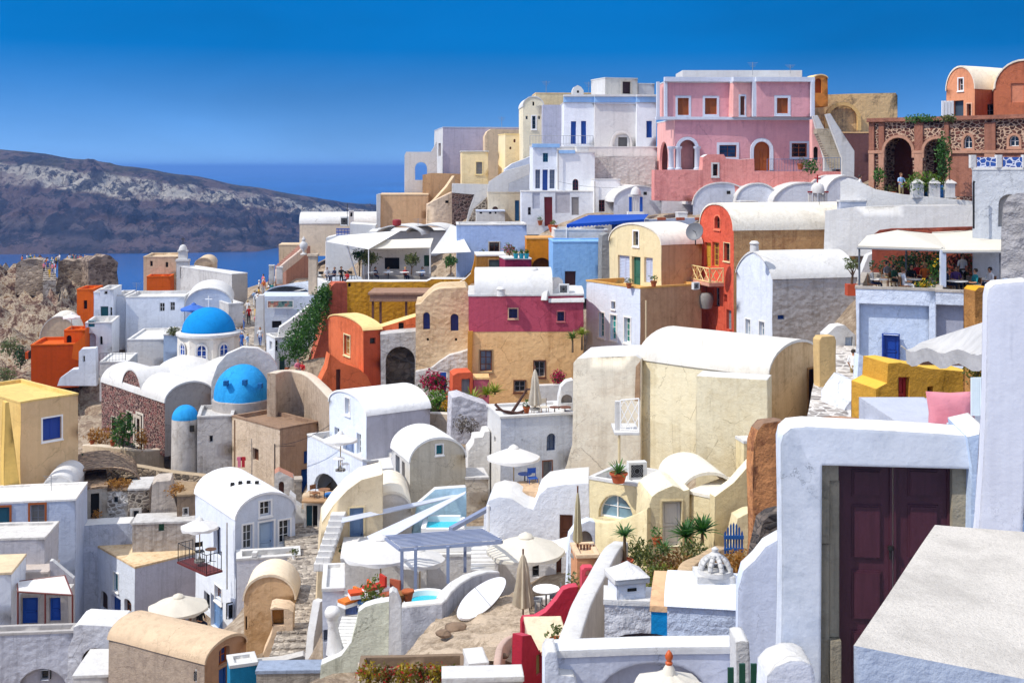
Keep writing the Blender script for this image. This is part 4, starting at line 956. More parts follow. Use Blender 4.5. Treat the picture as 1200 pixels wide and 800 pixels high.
slab('grey_parapet', 'sloping grey parapet with three drain holes by the blue-grey flat roof', 'wall', 296, 47, 10, [(296,800),(297,777),(330,774),(355,768),(357,770),(357,792),(330,795)], .5, plaster('#8f8a86', .4), capm=plaster('#c9c3bb'), ops=[O('R','hole',331,779,335,783)])
# ================================================================== CENTRE
CORAL = plaster('#df7448', .4, .03, '#b04f28'); PINKRED = plaster('#bb5264', .45, .03, '#8e3345'); APRI = plaster('#efc38a', .4, .04, '#cf9a60')
MUST = plaster('#d69a24', .35, .05, '#9c6a1c'); BRICKP = plaster('#c96a50', .4, .05, '#8e4334', relief=.5); SKYB = plaster('#8fbdec', .3, .03, '#6fa0d8')
LILAC = plaster('#c2c3d6', .25, .03, '#a3a4b8'); BEIGE = plaster('#e3d3b4', .3, .03, '#b7a385'); BRN = plaster('#bd9b7a', .3, .04, '#8a6647')
PEACH = plaster('#f1cd93', .25, .03, '#d0a468')

# ---- tourist street and the houses beside it
slab('street_house', 'white street house with a small picture on its blue-grey wall', 'house', 307, 112, 6, [(306,410),(306,347),(369,347),(369,410)], 5, plaster('#cfd8e6', .2), ops=[O('R','hole',319,376,330,384,c=DARK)])
ph = thing('wall_picture', 'long painted picture hung on the blue-grey street house', 'picture', U(328,360,111.8)); pl = Plane(307, 111.85, 6); a, b = pl.uz(314,360), pl.uz(343,352.5)
bm = bmesh.new(); q(bm, pl.w(a[0],a[1],-.03), pl.w(b[0],a[1],-.03), pl.w(b[0],b[1],-.03), pl.w(a[0],b[1],-.03)); g = G('picture'); n_ = g.noise(1.3, 4, .6); g.col(g.ramp(n_, [(.35, lin('#2c4a52')), (.45, lin('#6f8f86')), (.52, lin('#b05a4a')), (.6, lin('#d9c9a8'))])); finish('canvas', bm, g.m, ph, 0)
bm = bmesh.new(); e = .07
for u0, z0, u1, z1 in ((a[0]-e,a[1]-e,b[0]+e,a[1]),(a[0]-e,b[1],b[0]+e,b[1]+e),(a[0]-e,a[1],a[0],b[1]),(b[0],a[1],b[0]+e,b[1])):
    q(bm, pl.w(u0,z0,-.05), pl.w(u1,z0,-.05), pl.w(u1,z1,-.05), pl.w(u0,z1,-.05))
finish('frame', bm, WTRIM, ph, 0)
slab('street_pillar', 'white flared end pillar of the street house at the tourist lane', 'pillar', 299, 110, 6, [(296,430),(300,352),(303,346),(309,346),(309,372),(312,430)], .8, WHITE)
bm = bmesh.new(); vault_shell(bm, U(309, 346, 116).xy, Vector((1, .05)), Vector((.42, .91)), 4.6, 11, ztop(346, 116), .95, wamp=.1); tag(finish('grey_vault_roof', bm, plaster('#b9c0cc', .4, .05, relief=.4)), 'long grey-blue barrel roof beside the tourist lane', 'vault roof')
house('low_white_house', 'low white base walls carrying the grey-blue barrel roof', 'house', 310, 347, 400, 116.5, 4, dl=9, xr=362, wall=BW, ph=.05)
house('white_chapel_house', 'long low white vaulted house at the sea edge behind the roof terrace', 'house', 351, 262, 300, 150, 4, dl=5, xr=443, roof='flat', wall=plaster('#e2d3bd', .25), rm=WHITE, ph=.05)
bm = bmesh.new(); vault_shell(bm, U(351, 262, 150).xy, Vector((-.07, .997)), Vector((.997, .07)), 5, 9.8, ztop(262, 150), 1.3); tag(finish('barrel_roof', bm, WHITE), 'white barrel roof running along the sea edge house', 'vault roof')
house('sea_block', 'small plain tan block on the sea edge left of the white vaulted house', 'house', 327, 287, 330, 146, 6, dl=4, xr=352, wall=PTAN, rm=PTAN, ph=.05)
slab('white_step_house', 'white house wall with a blue lattice railing behind the roof terrace', 'house', 384, 128, 4, [(382,330),(382,279),(394,276),(410,277),(410,262),(440,264),(440,330)], 4, WHITE)
bm = bmesh.new(); pl = Plane(384, 127.7, 4)
for k in range(9):
    a = pl.uz(394.5+k*1.75, 275.5); b = pl.uz(395.5+k*1.75, 268); p0 = pl.w(*a); p1 = pl.w(*b); box(bm, (p0.x, p0.y-.04, p0.z), (p1.x, p0.y, p1.z))
for y in (268, 272, 275.5):
    p0 = pl.w(*pl.uz(394, y+.5)); p1 = pl.w(*pl.uz(410, y-.5)); box(bm, (p0.x, p0.y-.07, p0.z), (p1.x, p0.y-.03, p1.z))
tag(finish('blue_railing', bm, BLUE, None, 0), 'bright blue lattice railing on the white roof behind the terrace', 'railing')
ac_unit('beige roof box by the blue lattice railing', 399, 265, 140, 10, 11)
tubes('antenna', IRON, None, [(U(407,264,140), U(407,238,140), .03), (U(405,246,140), U(409.5,246,140), .02), (U(405.5,250,140), U(409,250,140), .02)]); tag(bpy.data.objects['antenna'], 'thin television aerial above the white sea edge house', 'aerial')
house('roof_hut', 'tiny white chimney hut on the sea edge roof below the aerial', 'chimney', 409, 247, 262, 146, 8, dl=1, xr=414.5, ops=[O('R','hole',410.5,249,413,254,arch=True)])
# stepped stair railing
st = steps('terrace_stairs', 'stone stairs climbing toward the white sea edge house', 'steps', U(329,313,138), U(357,288,142), 1.6, 12, plaster('#b98a78', .4), 3)
ribbon('terrace_stair_wall', 'stepped stair parapet with lattice holes beside the tourist lane', 'wall', [(323,316,135),(335,306,136),(348,296,138),(358,287,140)], .3, 1.0, plaster('#d9c3b2', .3), False)
for (px, py, Y, w_, h_, nm) in ((315, 311, 132, 6, 22, 'first'), (324, 313, 132, 7, 20, 'second')):
    house('gate_post', 'stubby white gate post above the lane crowd, %s from the left' % nm, 'gate post', px, py, py+h_, Y, 6, dl=.6, xr=px+w_, wall=GW)
ped = thing('urn_pillar', 'white pillar topped by a stone urn beside the barrel roof', 'pillar', U(367,345,113)); pb = U(367,345,113); hh = (345-300)/F*113
boxes('shaft', plaster('#d9c6ae', .3), ped, [(pb-V(.4,.35,0), pb+V(.4,.35,hh)), (pb+V(-.5,-.45,hh), pb+V(.5,.45,hh+.22))])
bm = bmesh.new(); lathe(bm, [(.3,.22),(.32,.3),(.12,.42),(.1,.6),(.34,.85),(.4,1.15),(.3,1.35),(.14,1.5),(.2,1.65),(.05,1.9),(0,2.0)], pb+V(-.9,0,hh-.1), 14); finish('urn', bm, WHITE, ped, 50)

# ---- roof terrace restaurant
ribbon('terrace_wall', 'curved white wall of the roof terrace restaurant', 'wall', [(372,318,118),(376,326,112),(390,331,108),(410,331,106),(440,330,106),(505,328,107)], .5, 3, WHITE)
slab('restaurant_house', 'white restaurant house with a black window behind potted shrubs', 'house', 426, 113, 4, [(424,345),(424,293),(505,290),(505,345)], 4, plaster('#ece6da', .2), ops=[O('R','hole',451,302,468,315.5), O('R','shut',497,299,503,312,c=GREEN)])
ribbon('terrace_ledge', 'low grey ledge in front of the restaurant house', 'wall', [(428,322,109),(460,323,109),(508,324,109)], .4, 1.2, plaster('#9d968e', .4))
def sail(name, label, P, mat, sag=.25, cat='awning', n=10, posts=True, th=.03):
    a, b, c_, d = [U(*p) for p in P]; root = thing(name, label, cat, (a+b+c_+d)/4-V(0,0,2.2)); bm = bmesh.new(); top = []
    for k in (0, th):
        g_ = [[bm.verts.new(a.lerp(b, i/n).lerp(d.lerp(c_, i/n), j/n)-V(0, 0, k+sag*math.sin(math.pi*i/n)*math.sin(math.pi*j/n))) for j in range(n+1)] for i in range(n+1)]
        for i in range(n):
            for j in range(n): bm.faces.new((g_[i][j], g_[i+1][j], g_[i+1][j+1], g_[i][j+1]))
        top.append(g_)
    for A_, B_ in ((top[0][0], top[1][0]), (top[0][-1], top[1][-1]), ([r[0] for r in top[0]], [r[0] for r in top[1]]), ([r[-1] for r in top[0]], [r[-1] for r in top[1]])):
        for i in range(n): bm.faces.new((A_[i], A_[i+1], B_[i+1], B_[i]))
    finish('cloth', bm, mat, root, 50, doubles=False)
    if posts:
        for p in (a, b): tubes('pole', WTRIM, root, [(p, p-V(0, 0, posts if posts is not True else 2.2), .045)], 6)
    return root
sail('terrace_awning', 'long cream awning shading the restaurant house front', [(426,291.5,109),(504,290,109),(508,279,114),(422,282,114)], CREAMC, .15, posts=2.4)
sail('shade_sail', 'big white shade sail stretched over the left half of the roof terrace', [(382,283,108),(432,292,107),(470,270,118),(398,276,118)], WHITEC, .35, posts=3)
sail('triangle_sail', 'white triangular sail end hanging right of the restaurant awning', [(505,297,108),(552,295,108),(536,266,112),(528,264,112)], WHITEC, .2, posts=False)
house('white_cave_roof', 'lumpy white cave house roof above the restaurant awnings', 'house', 432, 272, 300, 122, 3, dl=8, xr=536, wall=WHITE, rm=WHITE, ph=.02)
for k, (px, py, Y, w_, rise, L_, lb) in enumerate(((440, 275, 120, 4.6, .9, 4, 'smooth white roof hump left of the triangular sail'), (476, 273, 121, 4.2, .8, 4, 'low white roof hump behind the long cream awning'))):
    bm = bmesh.new(); vault_shell(bm, U(px, py, Y).xy, Vector((1, 0)), Vector((.25, .97)), w_, L_, ztop(py, Y), rise, wamp=.1); tag(finish('roof_hump', bm, WHITE), lb, 'vault roof')
p = U(465, 265, 119); rd = thing('red_pot', 'round red pot with a pale band on the white cave roof', 'pot', p)
bm = bmesh.new(); lathe(bm, [(.2,0),(.42,.1),(.45,.42),(.4,.62),(.2,.68),(0,.66)], p, 14); finish('jar', bm, paint('#8e1f1c'), rd, 50)

# ---- walls stepping down under the terrace
slab('brick_pink_wall', 'leaning rough pink-red wall under the left end of the roof terrace', 'wall', 376, 104, 25, [(366,425),(375,395),(383,365),(389,335),(393,331),(408,331),(408,425)], 1.4, BRICKP)
slab('mustard_wall', 'mustard yellow stone wall under the roof terrace restaurant', 'wall', 406, 105, 4, [(405,390),(405,330),(432,330),(500,330),(506,327),(560,327),(560,380),(480,390)], 2, plaster('#d39a2c', .45, .07, '#a06c1e', relief=.7), capm=WHITE, ops=[O('R','hole',408,331.5,411,336)])
pg = thing('brown_pergola', 'brown flat-roofed shelter against the mustard wall', 'shelter', U(470,376,101)); a = U(435,338,101); b = U(535,343,100)
boxes('roof', plaster('#a5826c', .4), pg, [(V(a.x, 100, a.z-1.0), V(b.x, 104, a.z-.45)), (V(a.x-.15, 99.9, a.z-.44), V(b.x, 104.1, a.z-.25))])
for px in (437, 446, 476): 
    p = U(px, 376, 100.4); boxes('post', paint('#6b4638', .8), pg, [(p-V(.09,.09,.2), V(p.x+.09, p.y+.09, a.z-.9))])
house('white_lane_house', 'small white lane house with a green door left of the ivy bank', 'house', 322, 396, 440, 103, 25, xl=312, xr=352, wall=BW, rm=WHITE, ph=.3, ops=[O('R','door',327.5,418,334,434,c=paint('#0f4a4a')), O('L','win',316,400,319,410), O('R','win',319.5+3,393+6,326,412)])
slab('lane_steps_wall', 'sloping white stepped wall below the ivy bank', 'wall', 325, 105, 15, [(325,400),(328,384),(340,376),(352,367),(364,357),(368,360),(360,374),(352,384),(345,400)], 1.2, WHITE)
bm = bmesh.new()
for k, (px, py, Y, rx, rz) in enumerate(((345, 408, 99, 1.1, 1.2), (352, 396, 100, 1.2, 1.5), (360, 384, 101, 1.2, 1.6), (368, 372, 102.5, 1.0, 1.5), (375, 358, 103.5, .8, 1.3), (381, 346, 104, .6, 1.0))):
    leaves(bm, U(px, py, Y), (rx*1.15, .9, rz*1.1), 1100, .12, seed=60+k)
iv = thing('ivy_bank', 'bright green creeper cascading down beside the rough pink-red wall', 'creeper', U(355,415,100)); finish('foliage', bm, leafm('#2f5a14', '#5d8f22'), iv, 0, doubles=False)
tubes('stem', paint('#4d3a26'), iv, [(U(343,418,100), U(356,392,101), .05, .04), (U(356,392,101), U(376,356,104), .04, .02)], 5)

# ---- coral house and its neighbours
house('coral_house', 'coral orange house with rounded cream roof and a narrow framed window', 'house', 426, 387, 470, 88, 28, xl=385, xr=447, roof='vaultR', rise=.6, wall=CORAL, wr=plaster('#c75a3a', .3), rm=plaster('#f3d391', .2), ops=[O('L','win',403.5,393,410.5,416,c=CREAM,g=paint('#a0702a'),f=plaster('#f0d9a5'),sw=.1), O('R','win',433.5,396,440,403,c=BROWN)])
slab('coral_wing', 'low coral wing with a peach roof edge joining the coral house to the stone facade', 'house', 441, 89, 6, [(440,410),(440,384),(447,383),(487,371),(489,371),(489,394),(447,410)], 2, CORAL, capm=plaster('#f3d391', .2), ops=[O('R','hole',467,378,473,386)])
slab('coral_buttress', 'flared coral buttress with a dark slot at the foot of the coral house', 'buttress', 380, 86.5, 18, [(368,462),(376,446),(384,430),(387,415),(400,425),(420,432),(430,440),(440,462)], 1.6, CORAL, ops=[O('R','hole',394,433,399,462,c=BROWN)])
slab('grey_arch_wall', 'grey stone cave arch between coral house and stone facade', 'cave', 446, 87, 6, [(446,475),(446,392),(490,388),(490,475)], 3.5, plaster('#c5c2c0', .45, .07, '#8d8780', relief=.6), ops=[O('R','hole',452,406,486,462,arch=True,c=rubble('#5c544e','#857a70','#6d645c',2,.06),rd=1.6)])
slab('stone_facade', 'pale stone facade with stepped round top and two narrow blue windows', 'house', 487, 85, 3, [(487,480),(487,357),(493,356),(500,348),(508,341),(516,338),(546,337),(549,340),(549,480)], 5, plaster('#dcc29c', .5, .07, '#b5946c', relief=.8), ops=[O('R','win',496,366,504,386,arch=True,c=NAVY,g=paint('#1f2f7a')), O('R','win',528,367.5,537,387.5,arch=True,c=NAVY,g=paint('#1f2f7a')), O('R','hole',500,396,502.5,399), O('R','hole',533,396,535.5,399)])
slab('whitewash_patch_wall', 'whitewashed rock base bulging at the foot of the pale stone facade', 'rock', 487, 84.2, 3, [(487,480),(487,436),(505,432),(515,424),(527,416),(540,413),(550,410),(550,480)], .8, plaster('#d8d6d4', .45, .09, '#9d958c', relief=1))
pk = house('pink_orange_house', 'tall house with pink upper wall, orange lower wall and white vaulted roof', 'house', 549, 388, 480, 80, 2, dl=6, xr=684, wall=APRI, rm=WHITE, roof='none', ops=[O('R','win',562.5,410.5,576.5,435,c=BROWN,g=glass('#4a5668'),f=plaster('#a58a66'),sw=.08), O('R','win',626,423,638.5,441.5,c=GREY,f=BROWN,sw=.07), O('R','win',602.5,446,615.5,459,c=GREY,f=BROWN,sw=.06)])
up = house('x','x','x', 549, 345.5, 388.5, 79.98, 2, dl=6, xr=684, wall=PINKRED, rm=WHITE, roof='flat', ph=.02, ops=[O('R','win',596.5,362,606.5,373,c=NAVY,g=paint('#141c50'),f=plaster('#d8b090'),sw=.07), O('R','win',653.5,365,661.5,376,c=NAVY,g=paint('#141c50'),f=plaster('#c07070'),sw=.06)]); adopt(up, pk, 'upper')
bm = bmesh.new(); vault_shell(bm, U(557, 346, 80.1).xy, Vector((-.02, 1)), Vector((1, .02)), 5.6, 5.15, ztop(346, 80.1), 1.55, pw=2.3); finish('vault', bm, WHITE, pk)
bm = bmesh.new(); vault_shell(bm, U(644, 354, 80.1).xy, Vector((-.02, 1)), Vector((1, .02)), 5, 2.3, ztop(354, 80.1), .75); finish('side_vault', bm, WHITE, pk)
slab('roof_end_arch', 'rounded white gable end on the white roof of the pink and orange house', 'gable', 641, 79.9, 70, [(640.5,352),(642,342),(645,332),(650,326),(655,325),(659,328),(661,336),(662,348)], .4, WHITE)
ac_unit('white air conditioner on the white roof beside the pink upper wall', 655, 345, 80.6, 12, 12)
slab('tan_corner_strip', 'narrow ochre pilaster between the pale stone facade and the orange wall', 'pilaster', 548, 79.8, 3, [(548,480),(548,388),(554,388),(553,480)], .3, plaster('#c98b3e', .3))
gt = slab('coral_gatehouse', 'little coral gatehouse with a grey door below the orange wall', 'gatehouse', 531, 77, 10, [(530,480),(531,440),(536,437),(552,436),(554,438),(554,480)], 1.8, plaster('#d8623f', .35), ops=[O('R','door',541,444,550.5,468,c=GREY)])
house('pink_block', 'plain pink block with orange coping right of the coral gatehouse', 'wall', 554.5, 443, 480, 77.5, 3, dl=1.5, xr=573, wall=plaster('#cf6a78', .3), rm=APRI, ph=.04)
slab('white_sink_wall', 'low white wall under the orange house beside the closed parasol', 'wall', 640, 78, 4, [(630,480),(630,452),(650,451),(672,449),(672,480)], .6, WHITE)

# ---- behind: small coloured blocks
house('lavender_house', 'long plain lavender-blue wall with one small framed window', 'house', 535, 263, 330, 110, 3, dl=5, xr=617, wall=plaster('#a9bfe4', .25, .03, '#8ba3cc'), rm=WHITE, ph=.15, ops=[O('R','win',573.5,284,585,295.5,c=BROWN,f=plaster('#c9bfae'),sw=.1)])
house('olive_house', 'small olive-brown house with white edging and a green door', 'house', 558, 299, 340, 102, 4, dl=4, xr=593, wall=plaster('#a8793a', .35, .04, '#7d5626'), rm=WHITE, ph=.04, ops=[O('R','door',573,304.5,587,325,c=paint('#5d7a70'),f=plaster('#b59060'),sw=.1)])
slab('white_sweep_wall', 'curved white coping sweeping down from the small olive-brown house', 'wall', 536, 103.4, 4, [(535,332),(545,327),(552,320),(555,309),(557,297),(560,297),(560,332)], .5, plaster('#c99033', .3), capm=WHITE)
house('magenta_house', 'small magenta flat-roofed block holding turquoise flower pots', 'house', 592, 303, 340, 99, 10, dl=3, xr=622.5, wall=plaster('#8e2a4a', .3, .03, '#6b1f38'), rm=WHITE, ph=.03)
house('orange_arch_house', 'deep orange block with a dark brown arch', 'house', 617, 279, 340, 101, 2, dl=3, xr=649, wall=plaster('#d0811e', .3, .03, '#9c5a14'), rm=plaster('#d8a060'), ph=.03, ops=[O('R','hole',623,302,646,330,arch=True,c=plaster('#7a4a18'),rd=.5)])
house('sky_blue_house', 'sky blue house wall with a dark wooden door', 'house', 648, 283, 350, 95, 3, dl=4, xr=712, wall=SKYB, rm=SKYB, ph=.1, ops=[O('R','door',662,318,675,342,c=paint('#4a2420',.6,.2,True))])
slab('grey_edge_wall', 'narrow grey stone edge between the sky blue wall and the cream gable', 'wall', 706, 93, 5, [(705,345),(706,276),(712,273),(716,274),(716,345)], 2, plaster('#9a9a98', .5, .06, relief=.6))

# ---- white terrace house with turquoise windows and cream gable
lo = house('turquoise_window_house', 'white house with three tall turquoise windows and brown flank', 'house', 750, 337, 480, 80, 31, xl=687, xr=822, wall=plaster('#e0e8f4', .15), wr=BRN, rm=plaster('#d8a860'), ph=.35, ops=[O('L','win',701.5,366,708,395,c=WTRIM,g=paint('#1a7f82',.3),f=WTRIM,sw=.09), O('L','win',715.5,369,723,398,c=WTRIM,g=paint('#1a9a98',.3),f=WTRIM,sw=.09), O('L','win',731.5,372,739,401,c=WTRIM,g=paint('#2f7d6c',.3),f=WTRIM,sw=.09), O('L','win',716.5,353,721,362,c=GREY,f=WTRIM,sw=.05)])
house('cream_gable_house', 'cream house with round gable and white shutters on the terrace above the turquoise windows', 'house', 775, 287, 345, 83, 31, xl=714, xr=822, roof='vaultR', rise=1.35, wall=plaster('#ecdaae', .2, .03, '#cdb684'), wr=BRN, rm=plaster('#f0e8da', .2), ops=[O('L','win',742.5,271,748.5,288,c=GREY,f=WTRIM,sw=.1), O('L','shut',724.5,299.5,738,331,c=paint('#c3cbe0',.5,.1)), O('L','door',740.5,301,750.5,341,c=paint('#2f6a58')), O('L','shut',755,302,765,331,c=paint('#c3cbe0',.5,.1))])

# ---- middle white houses
house('gable_white_house', 'white vaulted house with flank painted shade-grey, white awning and a small gable window', 'house', 429.5, 487, 580, 72, 33, xl=386, xr=504, roof='vaultR', rise=1.0, wall=plaster('#e6ecf6', .15), wr=plaster('#c0bfc8', .25, .03, '#a09fa8'), rm=plaster('#f4f2ee', .12), ops=[O('L','win',404.5,466,410,485,c=WTRIM,g=GREY,f=WTRIM,sw=.09), O('L','door',402,514,415,542,c=paint('#8496b8')), O('L','win',392,501,397.5,523), O('L','win',418,508,423,532), O('R','hole',463,509,470,517)])  # flank grey is shade painted onto the white wall
house('terrace_block', 'white base terrace under the awning of the house with the shade-grey flank', 'house', 430, 541, 620, 70.5, 33, xl=360, xr=470, wall=plaster('#e3e9f3', .2), wr=plaster('#b9b8c2', .25), rm=WHITE, ph=.4, ops=[O('L','hole',368,556,401,582,arch=True,c=plaster('#8d8a84'),rd=1.2)])  # right face darkened in colour like the shaded flank above
house('cream_vault_house', 'small vaulted house with white roof and a square turquoise gable window', 'house', 480.5, 541, 620, 62, 22, xl=459, xr=545.5, roof='vaultL', rise=1.1, wall=WHITE, wr=plaster('#d9d0bc', .3, .04, '#b7ab94'), rm=plaster('#f2f0ea', .15), ops=[O('R','shut',511.5,521,519,532,c=TEAL,f=WTRIM,sw=.07), O('L','door',463.5,534,468,573,c=paint('#33506a')), O('L','win',470.5,541,474,560,c=BROWN)])  # gable front coloured cream-grey as the shaded side of white walls
house('anchor_terrace_house', 'white house whose flat terrace carries a rusty anchor', 'house', 587, 488, 600, 65, 14, xl=571, xr=672, wall=WHITE, wr=plaster('#c9cfdb', .35, .05, '#a3a9b6'), rm=WHITE, ph=.12, pt=.3, lip=.06, ops=[O('R','win',641,508,651,528,arch=True,c=paint('#25406a'),g=glass('#2a3f5e')), O('L','win',579,512,581.5,518), O('R','door',637,540,647,566,c=paint('#6b6f78'),f=BROWN,sw=.06)])  # front face uses a bluish shade tone of the white wall
slab('white_step_wall', 'white stepped wall left of the anchor terrace', 'wall', 548, 67, 8, [(548,600),(549,528),(555,520),(556,513),(566,512),(568,506),(574,505),(574,600)], 1.5, plaster('#eae6e0', .3, .05), capm=WHITE)
slab('root_wall', 'whitewashed rock bank veined with dry roots below the orange house', 'rock', 530, 71, 10, [(528,520),(530,466),(540,464),(556,470),(572,475),(578,480),(576,520)], 2, plaster('#cfccd0', .5, .09, '#8d8a90', relief=1))
ribbon('planter_wall', 'low stone planter wall in front of the bougainvillea', 'wall', [(500,483,76),(515,483,75.5),(530,484,75)], .5, 3, plaster('#b7a691', .5, .06, relief=.7), capm=plaster('#d8cfc2'))
house('lower_shed', 'dusty white footing block right of the small vaulted house', 'wall', 545, 600-40, 620, 63, 8, dl=2, xr=572, wall=plaster('#cfc4b4', .5, .07, relief=.6), rm=GW, ph=.05)

# ---- beige stair house
slab('beige_stair_house', 'beige stepped house with a blue-grey door under a sloping parapet', 'house', 375, 55, 10, [(370,730),(374,640),(377,612),(391,592),(408,574),(424,562),(447,556),(449,553),(449,730)], 2.4, plaster('#e3cfab', .25, .03, '#b99e76'), capm=plaster('#efe3cc'), ops=[O('R','door',409.5,595,426,655,c=paint('#6f8fb8',.5,.15,True),f=CREAM,sw=.06)])
house('beige_low_roof', 'low beige rounded roof right of the blue-grey door', 'house', 436, 600, 660, 56.5, 8, dl=4, xr=482, roof='vaultL', rise=.9, wall=plaster('#d9d0c4', .25), rm=plaster('#efe3cc', .2))
house('white_gate_house', 'small white block with a pale blue gate left of the small vaulted house', 'house', 447, 549, 610, 61, 10, dl=2, xr=461, wall=plaster('#e8dcc4', .2), rm=WHITE, ph=.05, ops=[O('R','door',449,552,455,574,c=paint('#8fb5e6'))])
slab('pale_blue_panel_wall', 'pale blue sloping wall behind the little turquoise pool', 'wall', 497, 58, 8, [(480,640),(490,590),(510,573),(546,571),(546,640)], .5, plaster('#bfe0ee', .2), capm=WHITE)
for i, (P_, lb) in enumerate((([(400,612,54),(540,580,58),(541,577,58.5),(401,606,54.5)], 'upper long white shade cloth slung in front of the small vaulted house'), ([(440,640,51),(545,578,57),(546,575,58),(430,628,53)], 'lower white shade cloth rolled on a cable above the slatted pergola'))):
    sail('shade_cloth', lb, P_, cloth('#dfe3ee', .2), .12, posts=False)
# ================================================================== UPPER RIDGE
PINK = plaster('#e0a4a8', .25, .03, '#c08490'); PINKL = plaster('#efb4ac', .25, .03, '#cf8680'); PINKT = plaster('#eb9d92', .45, .05, '#c9746e')  # PINK is the shaded front tone, PINKL the sunlit side tone
PGREY = plaster('#b9c0d0', .15, .02); RED = plaster('#dd4a2a', .35, .04, '#ad3620'); OCH = plaster('#d9a75a', .45, .05, '#a07640')
# ---- far left of the ridge
house('grey_lilac_house', 'large lilac-grey flat house with white edge high on the left of the ridge', 'house', 519, 149, 240, 150, 8, xl=509, xr=612, wall=WHITE, wr=plaster('#b7b2c4', .3, .03, '#9b97a8'), rm=PGREY, ph=.05, ops=[O('L','hole',513.5,168,516.5,183,c=BROWN)])
slab('tan_rounded_wall', 'tan wall with rounded corner between the lilac house and the cream arched tower', 'wall', 569, 148, 6, [(568,240),(568,160),(571,154),(576,151),(600,152),(614,152),(614,240)], 4, plaster('#e2c9a8', .3))
slab('white_arch_wall', 'white wall with an open arch framing the sea at the left end of the ridge', 'wall', 474, 149, 6, [(474,240),(474,182),(476,178),(505,178),(508,173),(512,165),(512,240)], .8, WHITE, ops=[O('R','none',486.5,190,500.5,211,arch=True)] )
house('tan_low_house', 'plain tan house with a flat terrace roof at the left end of the ridge', 'house', 445, 228, 275, 140, 4, dl=8, xr=502, wall=plaster('#dcb48a', .3, .03, '#b58c66'), rm=plaster('#d9bc98', .3), ph=.05, ops=[])
slab('white_edge_wall', 'white end wall of the plain tan house', 'wall', 442, 139.5, 10, [(441.5,275),(441.5,228),(446,226.5),(446,275)], .5, WHITE)
slab('tan_upper_wall', 'tan upper wall with a diagonal stair coping behind the flat terrace roof', 'wall', 495, 146, 4, [(495,235),(495,205),(505,203),(541,204),(541,250),(502,250)], 3, plaster('#c9a27a', .35))
ribbon('stair_coping', 'pale diagonal coping climbing the tan upper wall', 'wall', [(502,240,139),(512,230,140),(522,219,142),(531,206,144)], .4, 1.6, plaster('#e2c7a4'), False)
slab('pale_rough_wall', 'pale broken plaster wall right of the plain tan house', 'wall', 501, 137, 8, [(500,275),(501,240),(506,237),(516,232),(530,225),(531,275)], 2, plaster('#e3cbb0', .5, .06, '#b59a80', relief=.6), ops=[O('R','hole',522,235,526,238)])
slab('dark_stone_wall', 'dark red-brown rubble wall under the small yellow house', 'wall', 530, 136, 4, [(530,275),(530,224),(545,226),(556,227),(552,240),(552,275)], 2, rubble('#4a3634', '#755852', '#8a7870', 2.5, .05))
slab('white_skirt_wall', 'white plaster wall under the small yellow house', 'wall', 530, 134, 4, [(530,226),(530,215),(572,216),(572,230),(560,240),(550,262),(546,262),(550,245),(556,228)], 1.2, WHITE)
slab('grey_stone_patch', 'small triangular patch of grey stone wall left of the tall blue door', 'wall', 550, 133, 4, [(548,262),(555,245),(570,232),(570,262)], 1, GREYST)
house('yellow_small_house', 'small yellow house with white top and one framed window on the ridge', 'house', 541, 177, 232, 137, 4, dl=5, xr=572, wall=plaster('#f5ddac', .2, .03, '#d8bb84'), rm=WHITE, ph=.05, lip=.08, ops=[O('R','win',558,190,565,204,c=GREY,g=paint('#8f8a80'),f=plaster('#f5dca0'),sw=.1)])
house('cream_arch_tower', 'tall cream house with small red arched vents behind the white stairs', 'house', 592, 157, 235, 136, 12, dl=4, xr=640, wall=plaster('#f5dfb2', .2, .03, '#d9c090'), rm=plaster('#f3d896'), ph=.05, ops=[O('R','hole',602,163,604.5,167,arch=True,c=DKRED), O('R','hole',609,174,612,179,arch=True,c=DKRED), O('R','hole',597,172,599.5,175,arch=True,c=DKRED)])
house('beige_door_house', 'beige house with a tall blue door under the white stairs', 'house', 572, 225, 275, 131, 3, dl=5, xr=612, wall=plaster('#e5d6bb', .3), rm=plaster('#e5d6bb'), ph=.05, ops=[O('R','door',603.5,235,608.5,259,c=paint('#1f6fa8')), O('R','hole',577,242,584,246,arch=True,c=BROWN)])
slab('stair_wall', 'white sloping stair parapet with pale blue wall beneath it', 'stairs', 592, 128, 4, [(590,225),(592,198),(600,192),(613,187),(624,182),(626,225)], 2, plaster('#cfd6e4', .2), capm=WHITE)
slab('stair_parapet', 'lower white stair parapet climbing to the narrow blue-door house', 'stairs', 572, 126, 4, [(571,225),(573,213),(592,200),(624,205-14),(624,203),(596,215),(596,225)], .5, WHITE)
house('white_sink_house', 'low white house with three tiny black windows below the beige house', 'house', 558, 247, 275, 128, 3, dl=3, xr=592, wall=WHITE, rm=plaster('#c6cfe2'), ph=.05, ops=[O('R','hole',562,248.5,565,250.5), O('R','hole',573,248,576,250.5), O('R','hole',580,248,582,250.5)])
